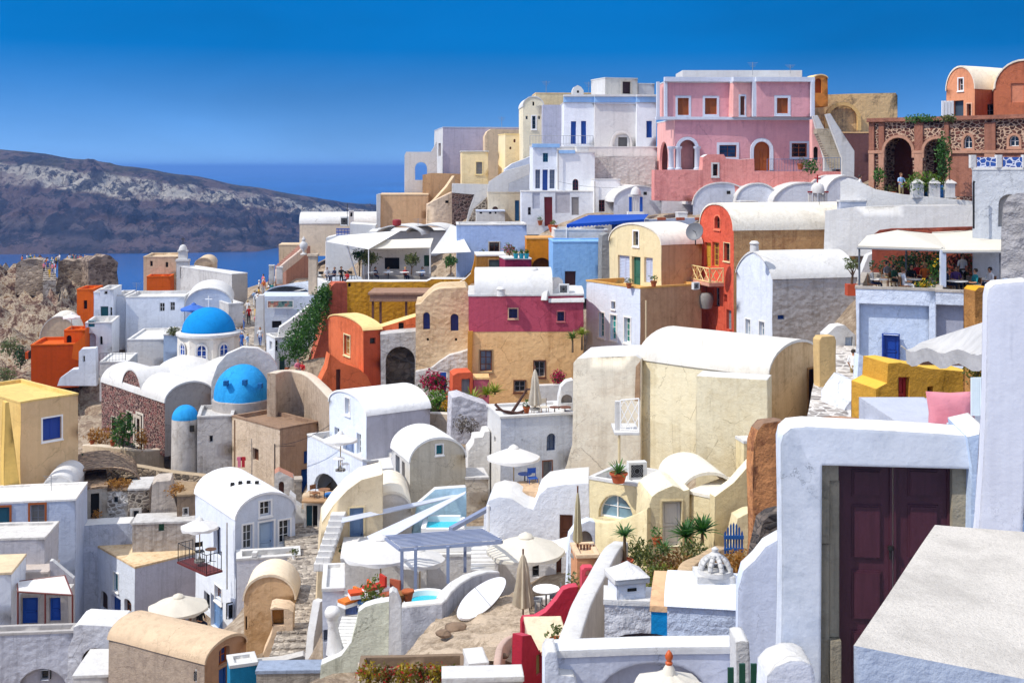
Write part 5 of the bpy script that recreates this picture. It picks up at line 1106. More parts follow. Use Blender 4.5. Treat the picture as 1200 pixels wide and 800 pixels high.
# ---- neoclassical block
house('cream_corner_house', 'cream house with arched roof end and balcony left of the blue-banded mansion', 'house', 613, 125, 190, 131, 4, dl=6, xr=637, roof='vaultL', rise=1.1, wall=plaster('#efe2c2', .2), rm=WHITE, ops=[O('R','win',623.5,136,627.5,151,c=GREY,f=WTRIM,sw=.12), O('R','hole',624,119.5,626,124), O('R','win',616,136,618.5,140), O('R','win',630.5,136,633,140)])
house('orange_roof_edge', 'flat roof with peach rim behind the cream corner house', 'house', 628, 109, 150, 136, 4, dl=5, xr=708, wall=plaster('#e9d3a8'), rm=PEACH, ph=.2)
slab('roof_dormer', 'little white rounded dormer on the peach-rimmed roof', 'dormer', 671, 133, 4, [(671,115),(671,106),(673,102),(677,100),(681,102),(684,106),(684,115)], 1.2, WHITE, ops=[O('R','hole',676,106,678.5,109,arch=True)])
slab('grey_link_wall', 'grey-lilac link wall between cream corner house and blue-banded mansion', 'wall', 636, 129.5, 3, [(636,190),(636,123),(662,123),(662,190)], 3, plaster('#b6b6c6', .25))
nb = house('blue_band_mansion', 'white neoclassical mansion with pale blue cornice band and blue shutters', 'mansion', 661, 120, 215, 126, 2, dl=8, xr=697, wall=plaster('#eceef2', .1), rm=WHITE, ph=.1, ops=[O('R','shut',669,142.5,675,169,c=BLUE), O('R','shut',681,142,687,169,c=BLUE)])
h = house('x','x','x', 697, 120, 215, 125.5, 2, dl=8, xr=746, wall=plaster('#dedad6', .2), rm=WHITE, ph=.1, ops=[O('R','door',724.5,161,735,182,c=paint('#6b6a66'),f=WHITE,sw=.25)]); adopt(h, nb, 'middle')
h = house('x','x','x', 746, 120, 215, 125, 2, dl=8, xr=769, wall=plaster('#eceef2', .1), rm=WHITE, ph=.1, ops=[O('R','shut',757.5,142,764,161.5,c=BLUE)]); adopt(h, nb, 'right')
bandm = plaster('#9cc4ec', .1, .02)
def strip(px0, px1, y0, y1, Y, a, mat, parent, name, out=.12, th=.3):
    pl = Plane(px0, Y, a); u1 = pl.uz(px1, 200)[0]; z1, z0 = pl.uz(px0, y0)[1], pl.uz(px0, y1)[1]; bm = bmesh.new()
    p = [pl.w(u, z, d) for z in (z0, z1) for u, d in ((-.05, -out), (u1, -out), (u1, th), (-.05, th))]
    b = [bm.verts.new(x) for x in p]
    for f in ((0,1,5,4),(1,2,6,5),(2,3,7,6),(3,0,4,7),(4,5,6,7),(3,2,1,0)): bm.faces.new([b[k] for k in f])
    return finish(name, bm, mat, parent, 0)
for a_, b_, Y_ in ((661,697,125.95), (697.2,746,125.45), (746.2,769,124.95)):
    strip(a_, b_, 113.5, 120, Y_, 2, bandm, nb, 'cornice_band', .1); strip(a_, b_, 111, 113.5, Y_, 2, WHITE, nb, 'cornice', .28)
strip(697.4, 745, 120.5, 121.8, 125.4, 2, PGREY, nb, 'moulding', .14)
slab('niche_surround', None, None, 715, 125.2, 2, [(714,183),(715,168),(718,159),(723,154),(729,153),(735,155),(739,160),(741,168),(742,183)], .25, plaster('#e8e2dc', .2), ops=[O('R','none',718,156,739,184,arch=True)], part='niche_surround', parent=nb)
house('roof_box', 'white stair-head box with a dark doorway on the mansion roof', 'roof house', 709, 91, 125, 129, 18, dl=4, xr=747, wall=WHITE, wr=plaster('#e5dccb'), rm=WHITE, ph=.04, ops=[O('R','door',729.5,96,739,110,c=paint('#3a1a1a'),f=plaster('#d8cbb8'),sw=.15)])
house('roof_block', 'small plain white block right of the stair-head box', 'roof house', 748, 98, 125, 131, 10, dl=4, xr=767, wall=WHITE, rm=WHITE, ph=.04)
railing('balcony_railing', 'long grey iron railing in front of the blue shutters', [U(621,170,124), U(660,170,123), U(695,170,122.5)], .95, GREY, .3)
house('white_terrace_slab', 'broad white terrace under the arched niche of the mansion', 'terrace', 640, 172, 215, 121.5, 2, dl=4, xr=770, wall=plaster('#e2dcd6', .25), rm=WHITE, ph=.06)
tw = house('narrow_blue_tower', 'narrow white house with blue top band and three tall blue doors', 'house', 624.5, 171, 225, 119, 4, dl=4, xr=653, wall=plaster('#e8ebf2', .12), rm=WHITE, ph=.1, ops=[O('R','win',636,179.5,642,190,c=TEAL,g=GLASSB), O('R','win',627.5,199,633,221,c=GREY,g=paint('#5d6b85')), O('R','door',635.8,199,641.8,224,c=paint('#1f4a98')), O('R','win',644,199,650,221,c=GREY,g=paint('#5d6b85'))])
strip(624.3, 656, 168.5, 173, 118.9, 4, bandm, tw, 'cornice_band', .12)
wh = house('red_door_house', 'white house with dark red doors and a little red arched window', 'house', 653, 178, 262, 118.5, 3, dl=5, xr=697, wall=plaster('#eceded', .12), rm=WHITE, ph=.06, ops=[O('R','win',671,210,678,225,arch=True,c=DKRED,f=WTRIM,sw=.08), O('R','win',681.5,230,687,249.5,c=DKRED)])
strip(655, 674, 176, 180, 118.4, 3, bandm, wh, 'cornice_band', .1)
house('red_door_wing', 'lower white wing with one tall red door and grey panels', 'house', 611, 224, 275, 117, 3, dl=2, xr=700, wall=plaster('#e6e7ea', .15), rm=WHITE, ph=.06, ops=[O('R','door',638,231,647.5,265,c=DKRED,g=GREY), O('R','hole',624,226,633,245,c=plaster('#c0c2cc'),rd=.06), O('R','hole',651,226,668,250,c=plaster('#bdb9bd'),rd=.06), O('R','hole',670,231,678.5,252,c=plaster('#8f8a88'),rd=.06), O('R','win',618.5,243,622,252,c=GREY)])
house('white_red_window_house', 'plain white house with a single small red window', 'house', 697, 210, 265, 116, 3, dl=4, xr=727, wall=plaster('#eceae8', .15), rm=WHITE, ph=.06, ops=[O('R','win',702,234.5,709,248,c=DKRED)])
slab('rough_grey_terrace_wall', 'long rough pale grey retaining wall under the mansion terrace', 'wall', 694, 120, 3, [(694,225),(694,186),(702,184),(768,183),(768,225)], 1.5, plaster('#cfc9c2', .5, .07, '#a59d96', relief=.8), capm=WHITE)
# ---- vault roofs and belfry in the middle
for i, (px, py, Y, wpx, rise, L_, dx, lb) in enumerate((
    (719, 237, 112, 62, 1.5, 9, .1, 'white barrel roof behind the little blue and white belfry'), (775, 234, 111, 55, 1.5, 8, .0, 'white vault roof below the pink terrace with a dark vent'),
    (812, 240, 107, 70, 2.0, 8, .1, 'white vault with a grey arched rim right of the belfry'), (862, 238, 106, 52, 1.7, 8, 0, 'pale grey ended white vault above the red house roof'),
    (905, 240, 104, 80, 1.9, 7, 0, 'white roof hump behind the small red cross'), (968, 228, 103, 50, 1.6, 8, .1, 'white rounded corner roof at the foot of the mansion steps'))):
    w_ = wpx/F*Y; root = thing('vault_house', lb, 'vault roof', U(px+wpx/2, py+16, Y)); bm = bmesh.new(); P_ = U(px, py, Y).xy; ea = Vector((1, dx)).normalized(); el = Vector((-ea.y, ea.x))
    z = ztop(py, Y); facade(bm, [(0, z-2.5), (w_, z-2.5)]+garch(w_, z, rise), [], lambda u, zz, d: Vector((*(P_+ea*u+el*d), zz))); finish('gable', bm, plaster('#d9dce4', .2), root)
    bm = bmesh.new(); vault_shell(bm, P_, ea, el, w_, L_, z, rise, wamp=.12); finish('roof', bm, WHITE, root)
    if i in (0, 1, 2): p = V(P_.x+ea.x*w_*.6, P_.y, z+rise*.55); boxes('vent', DARK, root, [(p-V(.15,.12,.15), p+V(.15,.1,.15))])
bf = thing('blue_belfry', 'little white belfry with bright blue columns', 'belfry', U(745,250,109)); b = U(745,248,109); w_ = 14/F*109
boxes('base', WHITE, bf, [(b-V(w_*.7,.5,.4), b+V(w_*.7,.5,0))]); boxes('column', BLUE, bf, [(b+V(s*w_*.45-.12,-.2,0), b+V(s*w_*.45+.12,.05,1.35)) for s in (-1, 1)])
boxes('column', WHITE, bf, [(b+V(s*w_*.2-.07,-.15,0), b+V(s*w_*.2+.07,.1,1.3)) for s in (-1, 0, 1)]); boxes('lintel', WHITE, bf, [(b+V(-w_*.6,-.25,1.35), b+V(w_*.6,.15,1.55))])
bm = bmesh.new(); lathe(bm, [(w_*.45,1.55),(w_*.42,1.8),(w_*.3,2.1),(w_*.12,2.25),(0,2.28)], b, 16); finish('cap', bm, WHITE, bf, 50)
slab('blue_grey_parapet', 'low blue-grey parapet with rain spouts left of the red house', 'wall', 755, 104, 2, [(754,266),(755,258),(760,257),(822,255),(826,266)], .5, plaster('#aab7cf', .2), capm=WHITE)
aw = sail('blue_awning', 'bright blue scalloped awning on the white terrace', [(664,263,100),(755,257,102),(760,251,106),(690,252,104)], cloth('#0a4fb4', .15, .1), .1, posts=2.2)
bm = bmesh.new(); a, b = U(664,263,99.95), U(755,257,101.95); n = 44
for i in range(n):
    p, r_ = a.lerp(b, i/n), a.lerp(b, (i+1)/n); h1, h2 = [.22+.1*abs(math.sin(k*math.pi/2)) for k in (i, i+1)]
    q(bm, p, r_, r_-V(0,0,h2), p-V(0,0,h1))
finish('valance', bm, cloth('#0a4fb4', .15, .1), aw, 0)
house('awning_terrace', 'white terrace wall with pole rails under the blue awning', 'wall', 650, 281-12, 300, 100, 2, dl=4, xr=712, wall=WHITE, rm=WHITE, ph=.2)
house('blue_awning_house', 'white house with a small blue shutter under the right end of the blue awning', 'house', 697, 257, 300, 106, 3, dl=4, xr=760, wall=WHITE, rm=WHITE, ph=.05, ops=[O('R','shut',717,262,730,272,c=BLUE)])

# ---- pink mansion
pm = thing('pink_mansion', 'big pink mansion with grey arches and orange shutters crowning the ridge', 'mansion', U(870,225,112))
WGREY = plaster('#d5dae4', .12, .02)
def pblock(nm, *a, **k): adopt(house('x','x','x', *a, **k), pm, nm)
pblock('upper', 779, 96, 137, 113, 4, xl=770, xr=860, wall=PINKL, wr=PINK, rm=WHITE, ph=.05, ops=[O('R','shut',794.5,115,807.5,135,c=ORWOOD,f=WGREY,sw=.22), O('R','shut',826,115,840,134,c=ORWOOD,f=WGREY,sw=.22)])
pblock('bay', 859.5, 96, 137, 112.2, 10, dl=4, xr=886, wall=PINKL, wr=PINKL, rm=WHITE, ph=.05, ops=[O('R','shut',867.5,113,872.5,135,c=BROWN,f=WGREY,sw=.16)])
pblock('wing', 886.5, 94, 137, 112, 3, dl=8, xr=953, wall=PINK, wr=PINK, rm=WHITE, ph=.05, ops=[O('R','shut',910.5,115,923.5,133,c=ORWOOD,f=WGREY,sw=.25)])
pblock('lower', 791, 139.5, 228, 112.6, 4, xl=770, xr=954, wall=PINKL, wr=PINK, rm=WHITE, ph=.05, ops=[O('R','hole',796,164,815,200,arch=True,c=PINKL,rd=1.1), O('R','win',843,170,863,184,c=BROWN,f=WGREY,sw=.25,g=GLASSB), O('R','door',883,166,902,200,arch=True,c=ORWOOD,f=WGREY,sw=.35), O('R','win',928,168,946,184,c=ORWOOD,f=WGREY,sw=.2), O('L','hole',773,166,783,200,arch=True,c=PINKL,rd=.8)])
for (a_, b_, Y_, an) in ((779, 860, 112.9, 4), (859, 887, 112.05, 10), (886, 954, 111.9, 3)):
    strip(a_, b_, 90.5, 96, Y_, an, WGREY, pm, 'cornice', .3)
strip(769, 955, 137, 140.5, 112.4, 3.2, WGREY, pm, 'string_course', .25)
for a_, b_, Y_ in ((770.2,773,113.6), (779.2,782,112.9), (882.5,886.6,112.1), (951,954.5,111.8)): strip(a_, b_, 96, 137, Y_, 4, WGREY, pm, 'pilaster', .1)
def archring(px, py0, py1, wpx, Y, a, mat, parent, th=.22, out=.14):
    pl = Plane(px, Y, a); u0, z0 = pl.uz(px-wpx/2, py1); u1, z1 = pl.uz(px+wpx/2, py0); z1 = pl.uz(px, py0)[1]; z0 = pl.uz(px, py1)[1]
    o_, i_ = archpoly(u0-th, z0, u1+th, z1+th, True), archpoly(u0, z0, u1, z1, True); bm = bmesh.new()
    for i in range(1, len(o_)):
        j = (i+1) % len(o_)
        for A_, B_, da, db in ((o_, i_, -out, -out), (o_, o_, -out, .05), (i_, i_, -out, .05)):
            q(bm, pl.w(*A_[i], da), pl.w(*A_[j], da), pl.w(*B_[j], db), pl.w(*B_[i], db))
    return finish('arch_ring', bm, mat, parent, 0)
archring(805.5, 164, 199, 19, 112.5, 4, WGREY, pm, .3); archring(892.5, 166, 199, 19, 112.3, 4, WGREY, pm, .3)
for px, Y in ((786.5,112.2), (795,112.2), (817,112.2)):
    b = U(px,199,Y); bm = bmesh.new(); lathe(bm, [(.34,0),(.34,.15),(.26,.2),(.24,1.9),(.34,2.0),(.36,2.2)], b, 12); finish('column', bm, WGREY, pm, 50)
p = U(840,86,120); boxes('roof_edge', WHITE, pm, [(U(800,88,118)-V(0,0,1.2), U(940,82.5,118)+V(0,5,0))])
house('orange_chimney_house', 'orange roof turret with an arched recess behind the pink mansion', 'turret', 953.5, 92, 125, 116, 8, dl=2, xr=970, roof='vaultL', rise=.35, wall=plaster('#d98a40', .3), rm=PEACH, ops=[O('R','hole',955.5,92,963,109,arch=True,c=plaster('#b5571c'))])
slab('ochre_ruin', 'ochre ruined wall with a blind arch and grey weathered top', 'ruin', 954, 119, 2, [(953,195),(953,112),(965,111),(1000,110),(1050,109),(1052,112),(1051,195)], 2.5, plaster('#e2c08c', .6, .06, '#7d6c58', relief=.3), capm=plaster('#e2b878'))
archring(987, 124, 153, 34, 118.9, 2, plaster('#e6c080', .3), None, .35, .3); o = bpy.data.objects['arch_ring.002'] if 'arch_ring.002' in bpy.data.objects else None
o.name = 'blind_arch'; tag(o, 'raised blind arch moulding on the ochre ruined wall', 'arch')
house('ochre_side_house', 'low ochre house with sloping roof right of the mansion stairs', 'house', 986, 155, 215, 112.5, -8, dl=4, xr=1022, wall=plaster('#6b4a4a', .3), rm=plaster('#d8b080'), ph=.04)
# terrace of the pink mansion
slab('pink_terrace_wall', 'long pink retaining wall with two small white framed windows below the mansion', 'wall', 767, 107, 3, [(767,235),(767,199),(823,199),(824,184),(829,181),(848,181),(851,186),(868,187),(884,186),(884,201),(992,201),(992,240),(767,235)], 1.6, PINKT, capm=WHITE, ops=[O('R','win',835.5,192.5,841,206,c=BROWN,f=WHITE,sw=.16), O('R','win',868,220,875,228,c=BROWN,f=WHITE,sw=.16)])
st = thing('mansion_stairs', 'white flight of stairs with dark treads beside the pink mansion', 'stairs', U(975,210,108))
for (L_, R_, Yd) in (((953,136),(980,196),109.4), ((968,134),(1001,195),107.4)):
    pl = Plane(L_[0], Yd, 4); bm = bmesh.new(); pts_ = [pl.uz(L_[0], L_[1]), pl.uz(L_[0]+5, L_[1]-1), pl.uz(R_[0], R_[1]-18), pl.uz(R_[0], 212), pl.uz(R_[0]-14, 212), pl.uz(R_[0]-14, R_[1]-10)]
    facade(bm, pts_[::-1], [], lambda u, z, d: pl.w(u, z, d)); facade(bm, pts_[::-1], [], lambda u, z, d: pl.w(u, z, .45), flip=True)
    for i in range(len(pts_)): q(bm, pl.w(*pts_[i]), pl.w(*pts_[(i+1) % len(pts_)]), pl.w(*pts_[(i+1) % len(pts_)], .45), pl.w(*pts_[i], .45))
    finish('parapet', bm, WHITE, st)
bm = bmesh.new(); a, b = U(986,194,108.4), U(966,150,109)
for i in range(16):
    p = a.lerp(b, i/16); box(bm, (p.x-.9, p.y-.6, p.z-.35), (p.x+.7, p.y+.7, p.z+.13))
finish('tread', bm, plaster('#b5a893', .4), st, 0, doubles=False)
slab('mansion_stair_wall', 'pink stair flank with a small arched opening beside the white flight', 'wall', 952, 110.5, 4, [(952,205),(952,140),(956,142),(978,190),(978,205)], .8, PINKL, ops=[O('R','hole',953.5,172,959,188,arch=True)])
railing('terrace_fence', 'blue mesh fence on the pink terrace', [U(899,201,106.8), U(930,201,106.8), U(985,199,106.8)], 1.1, paint('#4a6f98'), .25)

# ---- arcade house
STN = rubble('#4a2822', '#6e4034', '#c4a48a', 3.2, .08, .05); BRK = plaster('#a06c58', .4, .04, '#74483a'); BRKP = plaster('#bd8d74', .3, .03)
AA = -40; aY = onplane(1019, 82, AA)
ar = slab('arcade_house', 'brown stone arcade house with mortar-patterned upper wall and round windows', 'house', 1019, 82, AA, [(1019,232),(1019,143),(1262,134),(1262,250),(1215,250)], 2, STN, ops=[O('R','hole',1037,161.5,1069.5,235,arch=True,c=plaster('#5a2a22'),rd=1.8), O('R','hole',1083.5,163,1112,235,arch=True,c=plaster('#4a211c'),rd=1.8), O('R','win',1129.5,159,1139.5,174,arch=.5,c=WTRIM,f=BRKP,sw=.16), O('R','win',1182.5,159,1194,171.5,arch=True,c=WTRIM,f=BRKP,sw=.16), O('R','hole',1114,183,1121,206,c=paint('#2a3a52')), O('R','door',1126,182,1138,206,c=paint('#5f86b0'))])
strip(1018, 1216, 139.5-.5, 143.5, aY(1018, .1), AA, BRK, ar, 'cornice', .25, 2); strip(1019, 1036, 176.5, 180, aY(1019, .05), AA, BRKP, ar, 'string_course', .12); strip(1071, 1083, 176.5, 180, aY(1071, .05), AA, BRKP, ar, 'string_course', .12); strip(1112.5, 1215, 176.5, 180, aY(1112.5, .05), AA, BRKP, ar, 'string_course', .12)
for a_, b_ in ((1019.5,1025), (1031,1036.5), (1073,1082), (1108,1112.5), (1155,1167)):
    strip(a_, b_, 143.5, 176.5, aY(a_, .03), AA, BRK, ar, 'pilaster', .1); strip(a_, b_, 180.2, 230, aY(a_, .03), AA, BRKP, ar, 'pilaster', .12)
strip(1113, 1215, 180.2, 230, aY(1113, .02), AA, BRK, ar, 'lower_wall', .02)
archring(1053, 161.5, 185, 32, aY(1053, .04), AA, BRKP, ar, .2, .12); archring(1097.5, 163, 185, 28, aY(1097.5, .04), AA, BRKP, ar, .2, .12)
house('pink_vault_house', 'salmon vaulted house with white barrel roof above the arcade', 'house', 1142, 104, 150, 88, 28, xl=1109, xr=1215, roof='vaultR', rise=1.7, wall=plaster('#e39a72', .3, .03, '#bf7552'), wr=plaster('#b5684a', .35, .04, '#8a4a36'), rm=plaster('#f3e3cb', .2), ops=[O('L','win',1123,92,1128.5,106,c=WTRIM,f=WTRIM,sw=.08), O('L','win',1133,122,1138,137,c=BROWN,f=plaster('#e8b494'),sw=.1), O('L','hole',1117,118,1129,139,c=paint('#3a4a58')), O('R','win',1157,122,1168,137,c=GREY)])
house('brick_gable_house', 'brick-brown vaulted gable at the upper right picture edge', 'house', 1166, 104, 150, 86, -20, dl=5, xr=1235, roof='vaultL', rise=2.0, wall=plaster('#c4714e', .35, .04, '#94503a'), rm=plaster('#f3e3cb', .2), ops=[O('R','hole',1185,98,1200,120,c=plaster('#d98a68'),rd=.08)])
for k in range(4):
    p = U(1105+k*3.6, 139, 84.5); boxes('porch_post', WTRIM, None, [(p-V(.08,.08,0), p+V(.08,.08,1.25))])
    o = bpy.data.objects['porch_post' + ('.%03d' % k if k else '')]; tag(o, 'thin white post of the porch on the arcade roof, one of four in a row', 'post', 'porch posts on the arcade roof')
# ---- terrace before the arcade
slab('white_sweep_roof', 'broad white sweeping parapet below the arcade terrace', 'wall', 985, 80, -20, [(985,300),(985,213),(993,209),(1003,211),(1025,222),(1060,228),(1140,236),(1140,300)], .8, WHITE, capm=WHITE)
slab('white_lower_roof', 'broad white sloping roof wall above the cafe canopy', 'roof', 965, 78, -24, [(965,300),(967,247),(1000,243),(1060,241),(1145,241),(1145,300)], 1.5, WHITE, capm=WHITE)
house('white_wedge_roof', 'white wedge roof with a shaded grey step below the white sweeping parapet', 'roof', 985, 235, 290, 79.3, 5, dl=.6, xr=1035, wall=plaster('#c8ccd6', .15), rm=WHITE, ph=.02)
for k in range(3):
    px = 1074.5+k*19; p = U(px, 232, 78.5); root = thing('fence_post', 'white pointed post of the blue terrace fence, %s from the left' % ('first', 'second', 'third')[k], 'fence post', p, 'white posts of the blue terrace fence')
    boxes('shaft', WHITE, root, [(p-V(.36,.3,0), p+V(.36,.3,.95))]); bm = bmesh.new(); lathe(bm, [(.55,.95),(.5,1.02),(0,1.32)], p, 4, R(45), R(405)); finish('cap', bm, WHITE, root, 0)
bm = bmesh.new()
for x0, x1 in ((1081,1086), (1081,1087), (1100,1105.5), (1119,1124), (1125,1140)):
    a, b = U(x0, 232, 78.6), U(x1, 232, 78.6); n = max(3, int((b.x-a.x)/.13))
    for i in range(n): x = a.x+(b.x-a.x)*i/n; box(bm, (x, 78.6, a.z), (x+.09, 78.64, a.z+.85))
    box(bm, (a.x, 78.56, a.z+.7), (b.x, 78.6, a.z+.78)); box(bm, (a.x, 78.56, a.z+.15), (b.x, 78.6, a.z+.23))
tag(finish('blue_fence', bm, paint('#2f7ac0', .5, .2), None, 0, doubles=False), 'light blue picket fence between the white pointed posts', 'fence')
house('right_plain_house', 'plain pale grey house with a blank arched niche at the right edge', 'house', 1140, 197, 390, 60, -21, dl=5, xr=1240, wall=plaster('#c9ccd0', .4, .05, '#a3a6aa', relief=.25), rm=WHITE, ph=.06, ops=[O('R','hole',1170.5,228,1195.5,266,arch=True,c=plaster('#a7a29c'),rd=.25)])
rY = onplane(1140, 60, -21)
for k, px in enumerate((1141.5, 1172, 1203)):
    p = U(px, 197, rY(px)-.1); boxes('roof_pillar', WHITE, None, [(p-V(.14,-.06,0), p+V(.14,.34,.66))]); o = bpy.data.objects['roof_pillar' + ('.%03d' % k if k else '')]
    tag(o, 'short white pillar of the blue patterned roof railing, %s from the left' % ('first', 'second', 'third')[k], 'pillar', 'white pillars of the patterned roof railing')
g = G('patterned_panel'); w_ = g.n('ShaderNodeTexVoronoi', feature='DISTANCE_TO_EDGE'); w_.inputs['Scale'].default_value = 4; g.l(g.pos, w_.inputs['Vector']); g.col(g.ramp(w_.outputs[0], [(.05, lin('#d5d9e6')), (.1, lin('#1f3f8a')), (.3, lin('#2a55a0'))]))
bm = bmesh.new()
for a_, b_ in ((1145,1168.5), (1175.5,1199.5)):
    a, b = U(a_, 196, rY(a_)), U(b_, 196, rY(b_)); q(bm, a, b, b+V(0,0,.5), a+V(0,0,.5)); q(bm, a+V(0,.05,0), b+V(0,.05,0), b+V(0,.05,.5), a+V(0,.05,.5)); q(bm, a+V(0,0,.5), b+V(0,0,.5), b+V(0,.05,.5), a+V(0,.05,.5))
tag(finish('roof_railing', bm, g.m, None, 0), 'blue patterned railing panels on the plain pale grey house', 'railing')
# ================================================================== RIGHT, CREAM HOUSE, FOREGROUND
CRM = plaster('#eadfbf', .4, .03, '#cdbb92', streak=.35); CRM2 = plaster('#e9d9ae', .3, .03, '#c8b07c'); OCHW = plaster('#dcbd90', .3, .03, '#a0753f')
# ---- red house with the balcony
RED2 = plaster('#dc6248', .45, .05, '#b03a24', relief=.3)
rh = house('red_house', 'narrow red house front with round top and yellow balcony on a long tan vaulted house', 'house', 860, 270, 400, 80, 14, xl=820, xr=1002, roof='vaultR', rise=1.7, wall=RED2, wr=plaster('#c59b6c', .5, .06, '#94613f', relief=.25), rm=plaster('#ece4d4', .3, .03, '#c9bda8'), pw=2.2, ops=[O('L','win',837.5,253,844,268,arch=.3,c=BROWN,f=plaster('#f08060'),sw=.1), O('L','door',825,284,833,313,c=paint('#c9a23a',.5,.2)), O('L','win',834.5,284,842.5,312,c=paint('#d2ad48',.5,.2),g=BROWN), O('L','win',848,285,855,306,c=BROWN,g=DARK,f=plaster('#f0d8a8'),sw=.05), O('L','win',837,337,843,359,c=GREY), O('L','hole',848,345,852,354,c=BROWN), O('L','door',851,363,857,386,c=GREY)])
bl = thing('balcony', 'cream lattice balcony sticking out from the narrow red house front', 'balcony', U(832,333,79.5)); i_ = H_INFO[rh.name]; P_, ea, el = i_['P'], i_['ea'], i_['el']; zf = ztop(331, 82)
def LP(v, out, z): p = P_+el*v-ea*out; return Vector((p.x, p.y, z))
YB = paint('#ecd89a', .6, .1); v0, v1 = 1.6, i_['d']+.1
bm = bmesh.new(); c = [LP(v0,-.05,0), LP(v1,-.05,0), LP(v1,1.1,0), LP(v0,1.1,0)]
b = [bm.verts.new(p+V(0,0,z)) for z in (zf-.22, zf) for p in c]
for f in ((0,1,5,4),(1,2,6,5),(2,3,7,6),(3,0,4,7),(4,5,6,7),(3,2,1,0)): bm.faces.new([b[k] for k in f])
finish('floor', bm, plaster('#e0a890'), bl, 0); l = []
for A_, B_ in ((LP(v0,.05,zf), LP(v0,1.05,zf)), (LP(v0,1.05,zf), LP((v0+v1)/2,1.05,zf)), (LP((v0+v1)/2,1.05,zf), LP(v1,1.05,zf)), (LP(v1,1.05,zf), LP(v1,.05,zf))):
    H1 = V(0,0,1.0); l += [(A_, A_+H1*1.05, .05), (B_, B_+H1*1.05, .05), (A_+H1, B_+H1, .045), (A_+V(0,0,.08), B_+V(0,0,.08), .04)]
    for s_ in (0, .5): 
        a_, b_ = A_.lerp(B_, s_), A_.lerp(B_, s_+.5); l += [(a_+V(0,0,.08), b_+H1, .03), (a_+H1, b_+V(0,0,.08), .03), (a_.lerp(b_,.5)+V(0,0,.08), a_.lerp(b_,.5)+H1, .02)]
tubes('lattice_rail', YB, bl, l, 5)
p = LP(3.0,.7,zf-1.9); cl = thing('clay_jar', 'grey wicker lantern hanging under the cream lattice balcony', 'lantern', p); bm = bmesh.new(); lathe(bm, [(0,0),(.4,.05),(.5,.5),(.5,.9),(.35,1.1),(0,1.12)], p, 16); finish('cage', bm, paint('#8a8682',.8,.5), cl, 50); tubes('hook', IRON, cl, [(p+V(0,0,1.1), p+V(0,0,1.75), .02)]); cl.name = 'hanging_lantern'
dsh = thing('satellite_dish', 'grey satellite dish on the white roof left of the red house front', 'satellite dish', U(815,285,80)); p = U(815,272,80); M = Matrix.Rotation(R(70),3,'X') @ Matrix.Rotation(R(-30),3,'Y')
bm = bmesh.new(); lathe(bm, [(0,0),(.25,.02),(.5,.1),(.62,.18),(.6,.2),(.45,.11),(0,.03)], p, 20, M=M); finish('dish', bm, paint('#77777a',.5,.2), dsh, 50); tubes('mast', IRON, dsh, [(U(815,287,80), p, .04), (p, p+M@V(0,0,.5), .02)])
wr = house('rough_white_house', 'white house with pointed gable and rough grey stone flank below the red house', 'house', 905, 327, 415, 73, 16, xl=863, xr=1006, wall=plaster('#e3e9f2', .2, .03), wr=plaster('#bdb9b8', .4, .09, '#97918c', relief=1.2), rm=WHITE, roof='vaultR', rise=1.5, pw=1.5, ops=[O('L','win',874,374,879.5,398,c=WTRIM,g=paint('#1f6f88'),f=WTRIM,sw=.07), O('L','win',889.5,377,895.5,401,c=WTRIM,g=paint('#2a5f78'),f=WTRIM,sw=.07), O('R','win',911.5,369,919.5,374,c=BLUE,g=BLUE)])
slab('round_end_wall', 'white round end gable at the cafe end of the rough white vault', 'gable', 1010, 70, 5, [(1008,345),(1010,318),(1018,299),(1030,294),(1040,300),(1047,320),(1049,345)], .6, WHITE)
slab('red_brown_wall', 'weathered orange-red wall, colour darkened as shade, behind the cafe tables', 'wall', 1022, 67, -20, [(1022,345),(1022,276),(1030,270),(1045,268),(1138,266),(1180,268),(1180,345)], .6, plaster('#8a4534', .5, .04, '#5d2c24'))  # wall colour darkened to paint in the shade beneath the canopies
# ---- cafe
house('cafe_house', 'white two storey cafe terrace house with a blue shutter', 'house', 1003, 336, 500, 57, -18, dl=8, xr=1097, wall=plaster('#dbe3f0', .25, .05, '#b5bfd2', relief=.3), rm=plaster('#b5aca2', .3), ph=.5, pt=.3, ops=[O('R','hole',1007,357,1089,470,c=plaster('#cfdcf0', .3, .04),rd=.35,pn='recessed_wall'), O('R','door',1035,392.5,1053.5,428,c=paint('#0d3f9a',.45,.2,True),rd=.2)])
house('cafe_wing', 'recessed shade-grey wing of the cafe terrace behind the folded canopy', 'house', 1096.5, 340, 470, 54.9, -21, dl=8, xr=1150, wall=plaster('#d5dce8', .3, .05, relief=.3), rm=plaster('#b5aca2', .3), ph=.5, pt=.3, ops=[O('R','hole',1097,358,1148,430,c=plaster('#a8aab8'),rd=.4,pn='recessed_wall')])  # back of the recess painted grey to hold its shadow
def canopy(label, corners, peak, posts, mat, th=.12):
    c = [U(*p) for p in corners]; k = U(*peak); root = thing('cafe_canopy', label, 'canopy', (sum(c, Vector())/4)-V(0,0,2.3)); bm = bmesh.new()
    for dz in (0, -th):
        for i in range(4): q(bm, c[i]+V(0,0,dz), c[(i+1)%4]+V(0,0,dz), k+V(0,0,dz))
    for i in range(4): q(bm, c[i], c[(i+1)%4], c[(i+1)%4]-V(0,0,.16), c[i]-V(0,0,.16))
    finish('cloth', bm, mat, root, 0)
    tubes('frame', GREY, root, [(c[i]-V(0,0,.12), c[(i+1)%4]-V(0,0,.12), .04) for i in range(4)])
    for p in posts: t = U(*p[:3]); tubes('post', paint('#5d6068',.5), root, [(t, U(p[0], p[3], p[2]), .05)], 8)
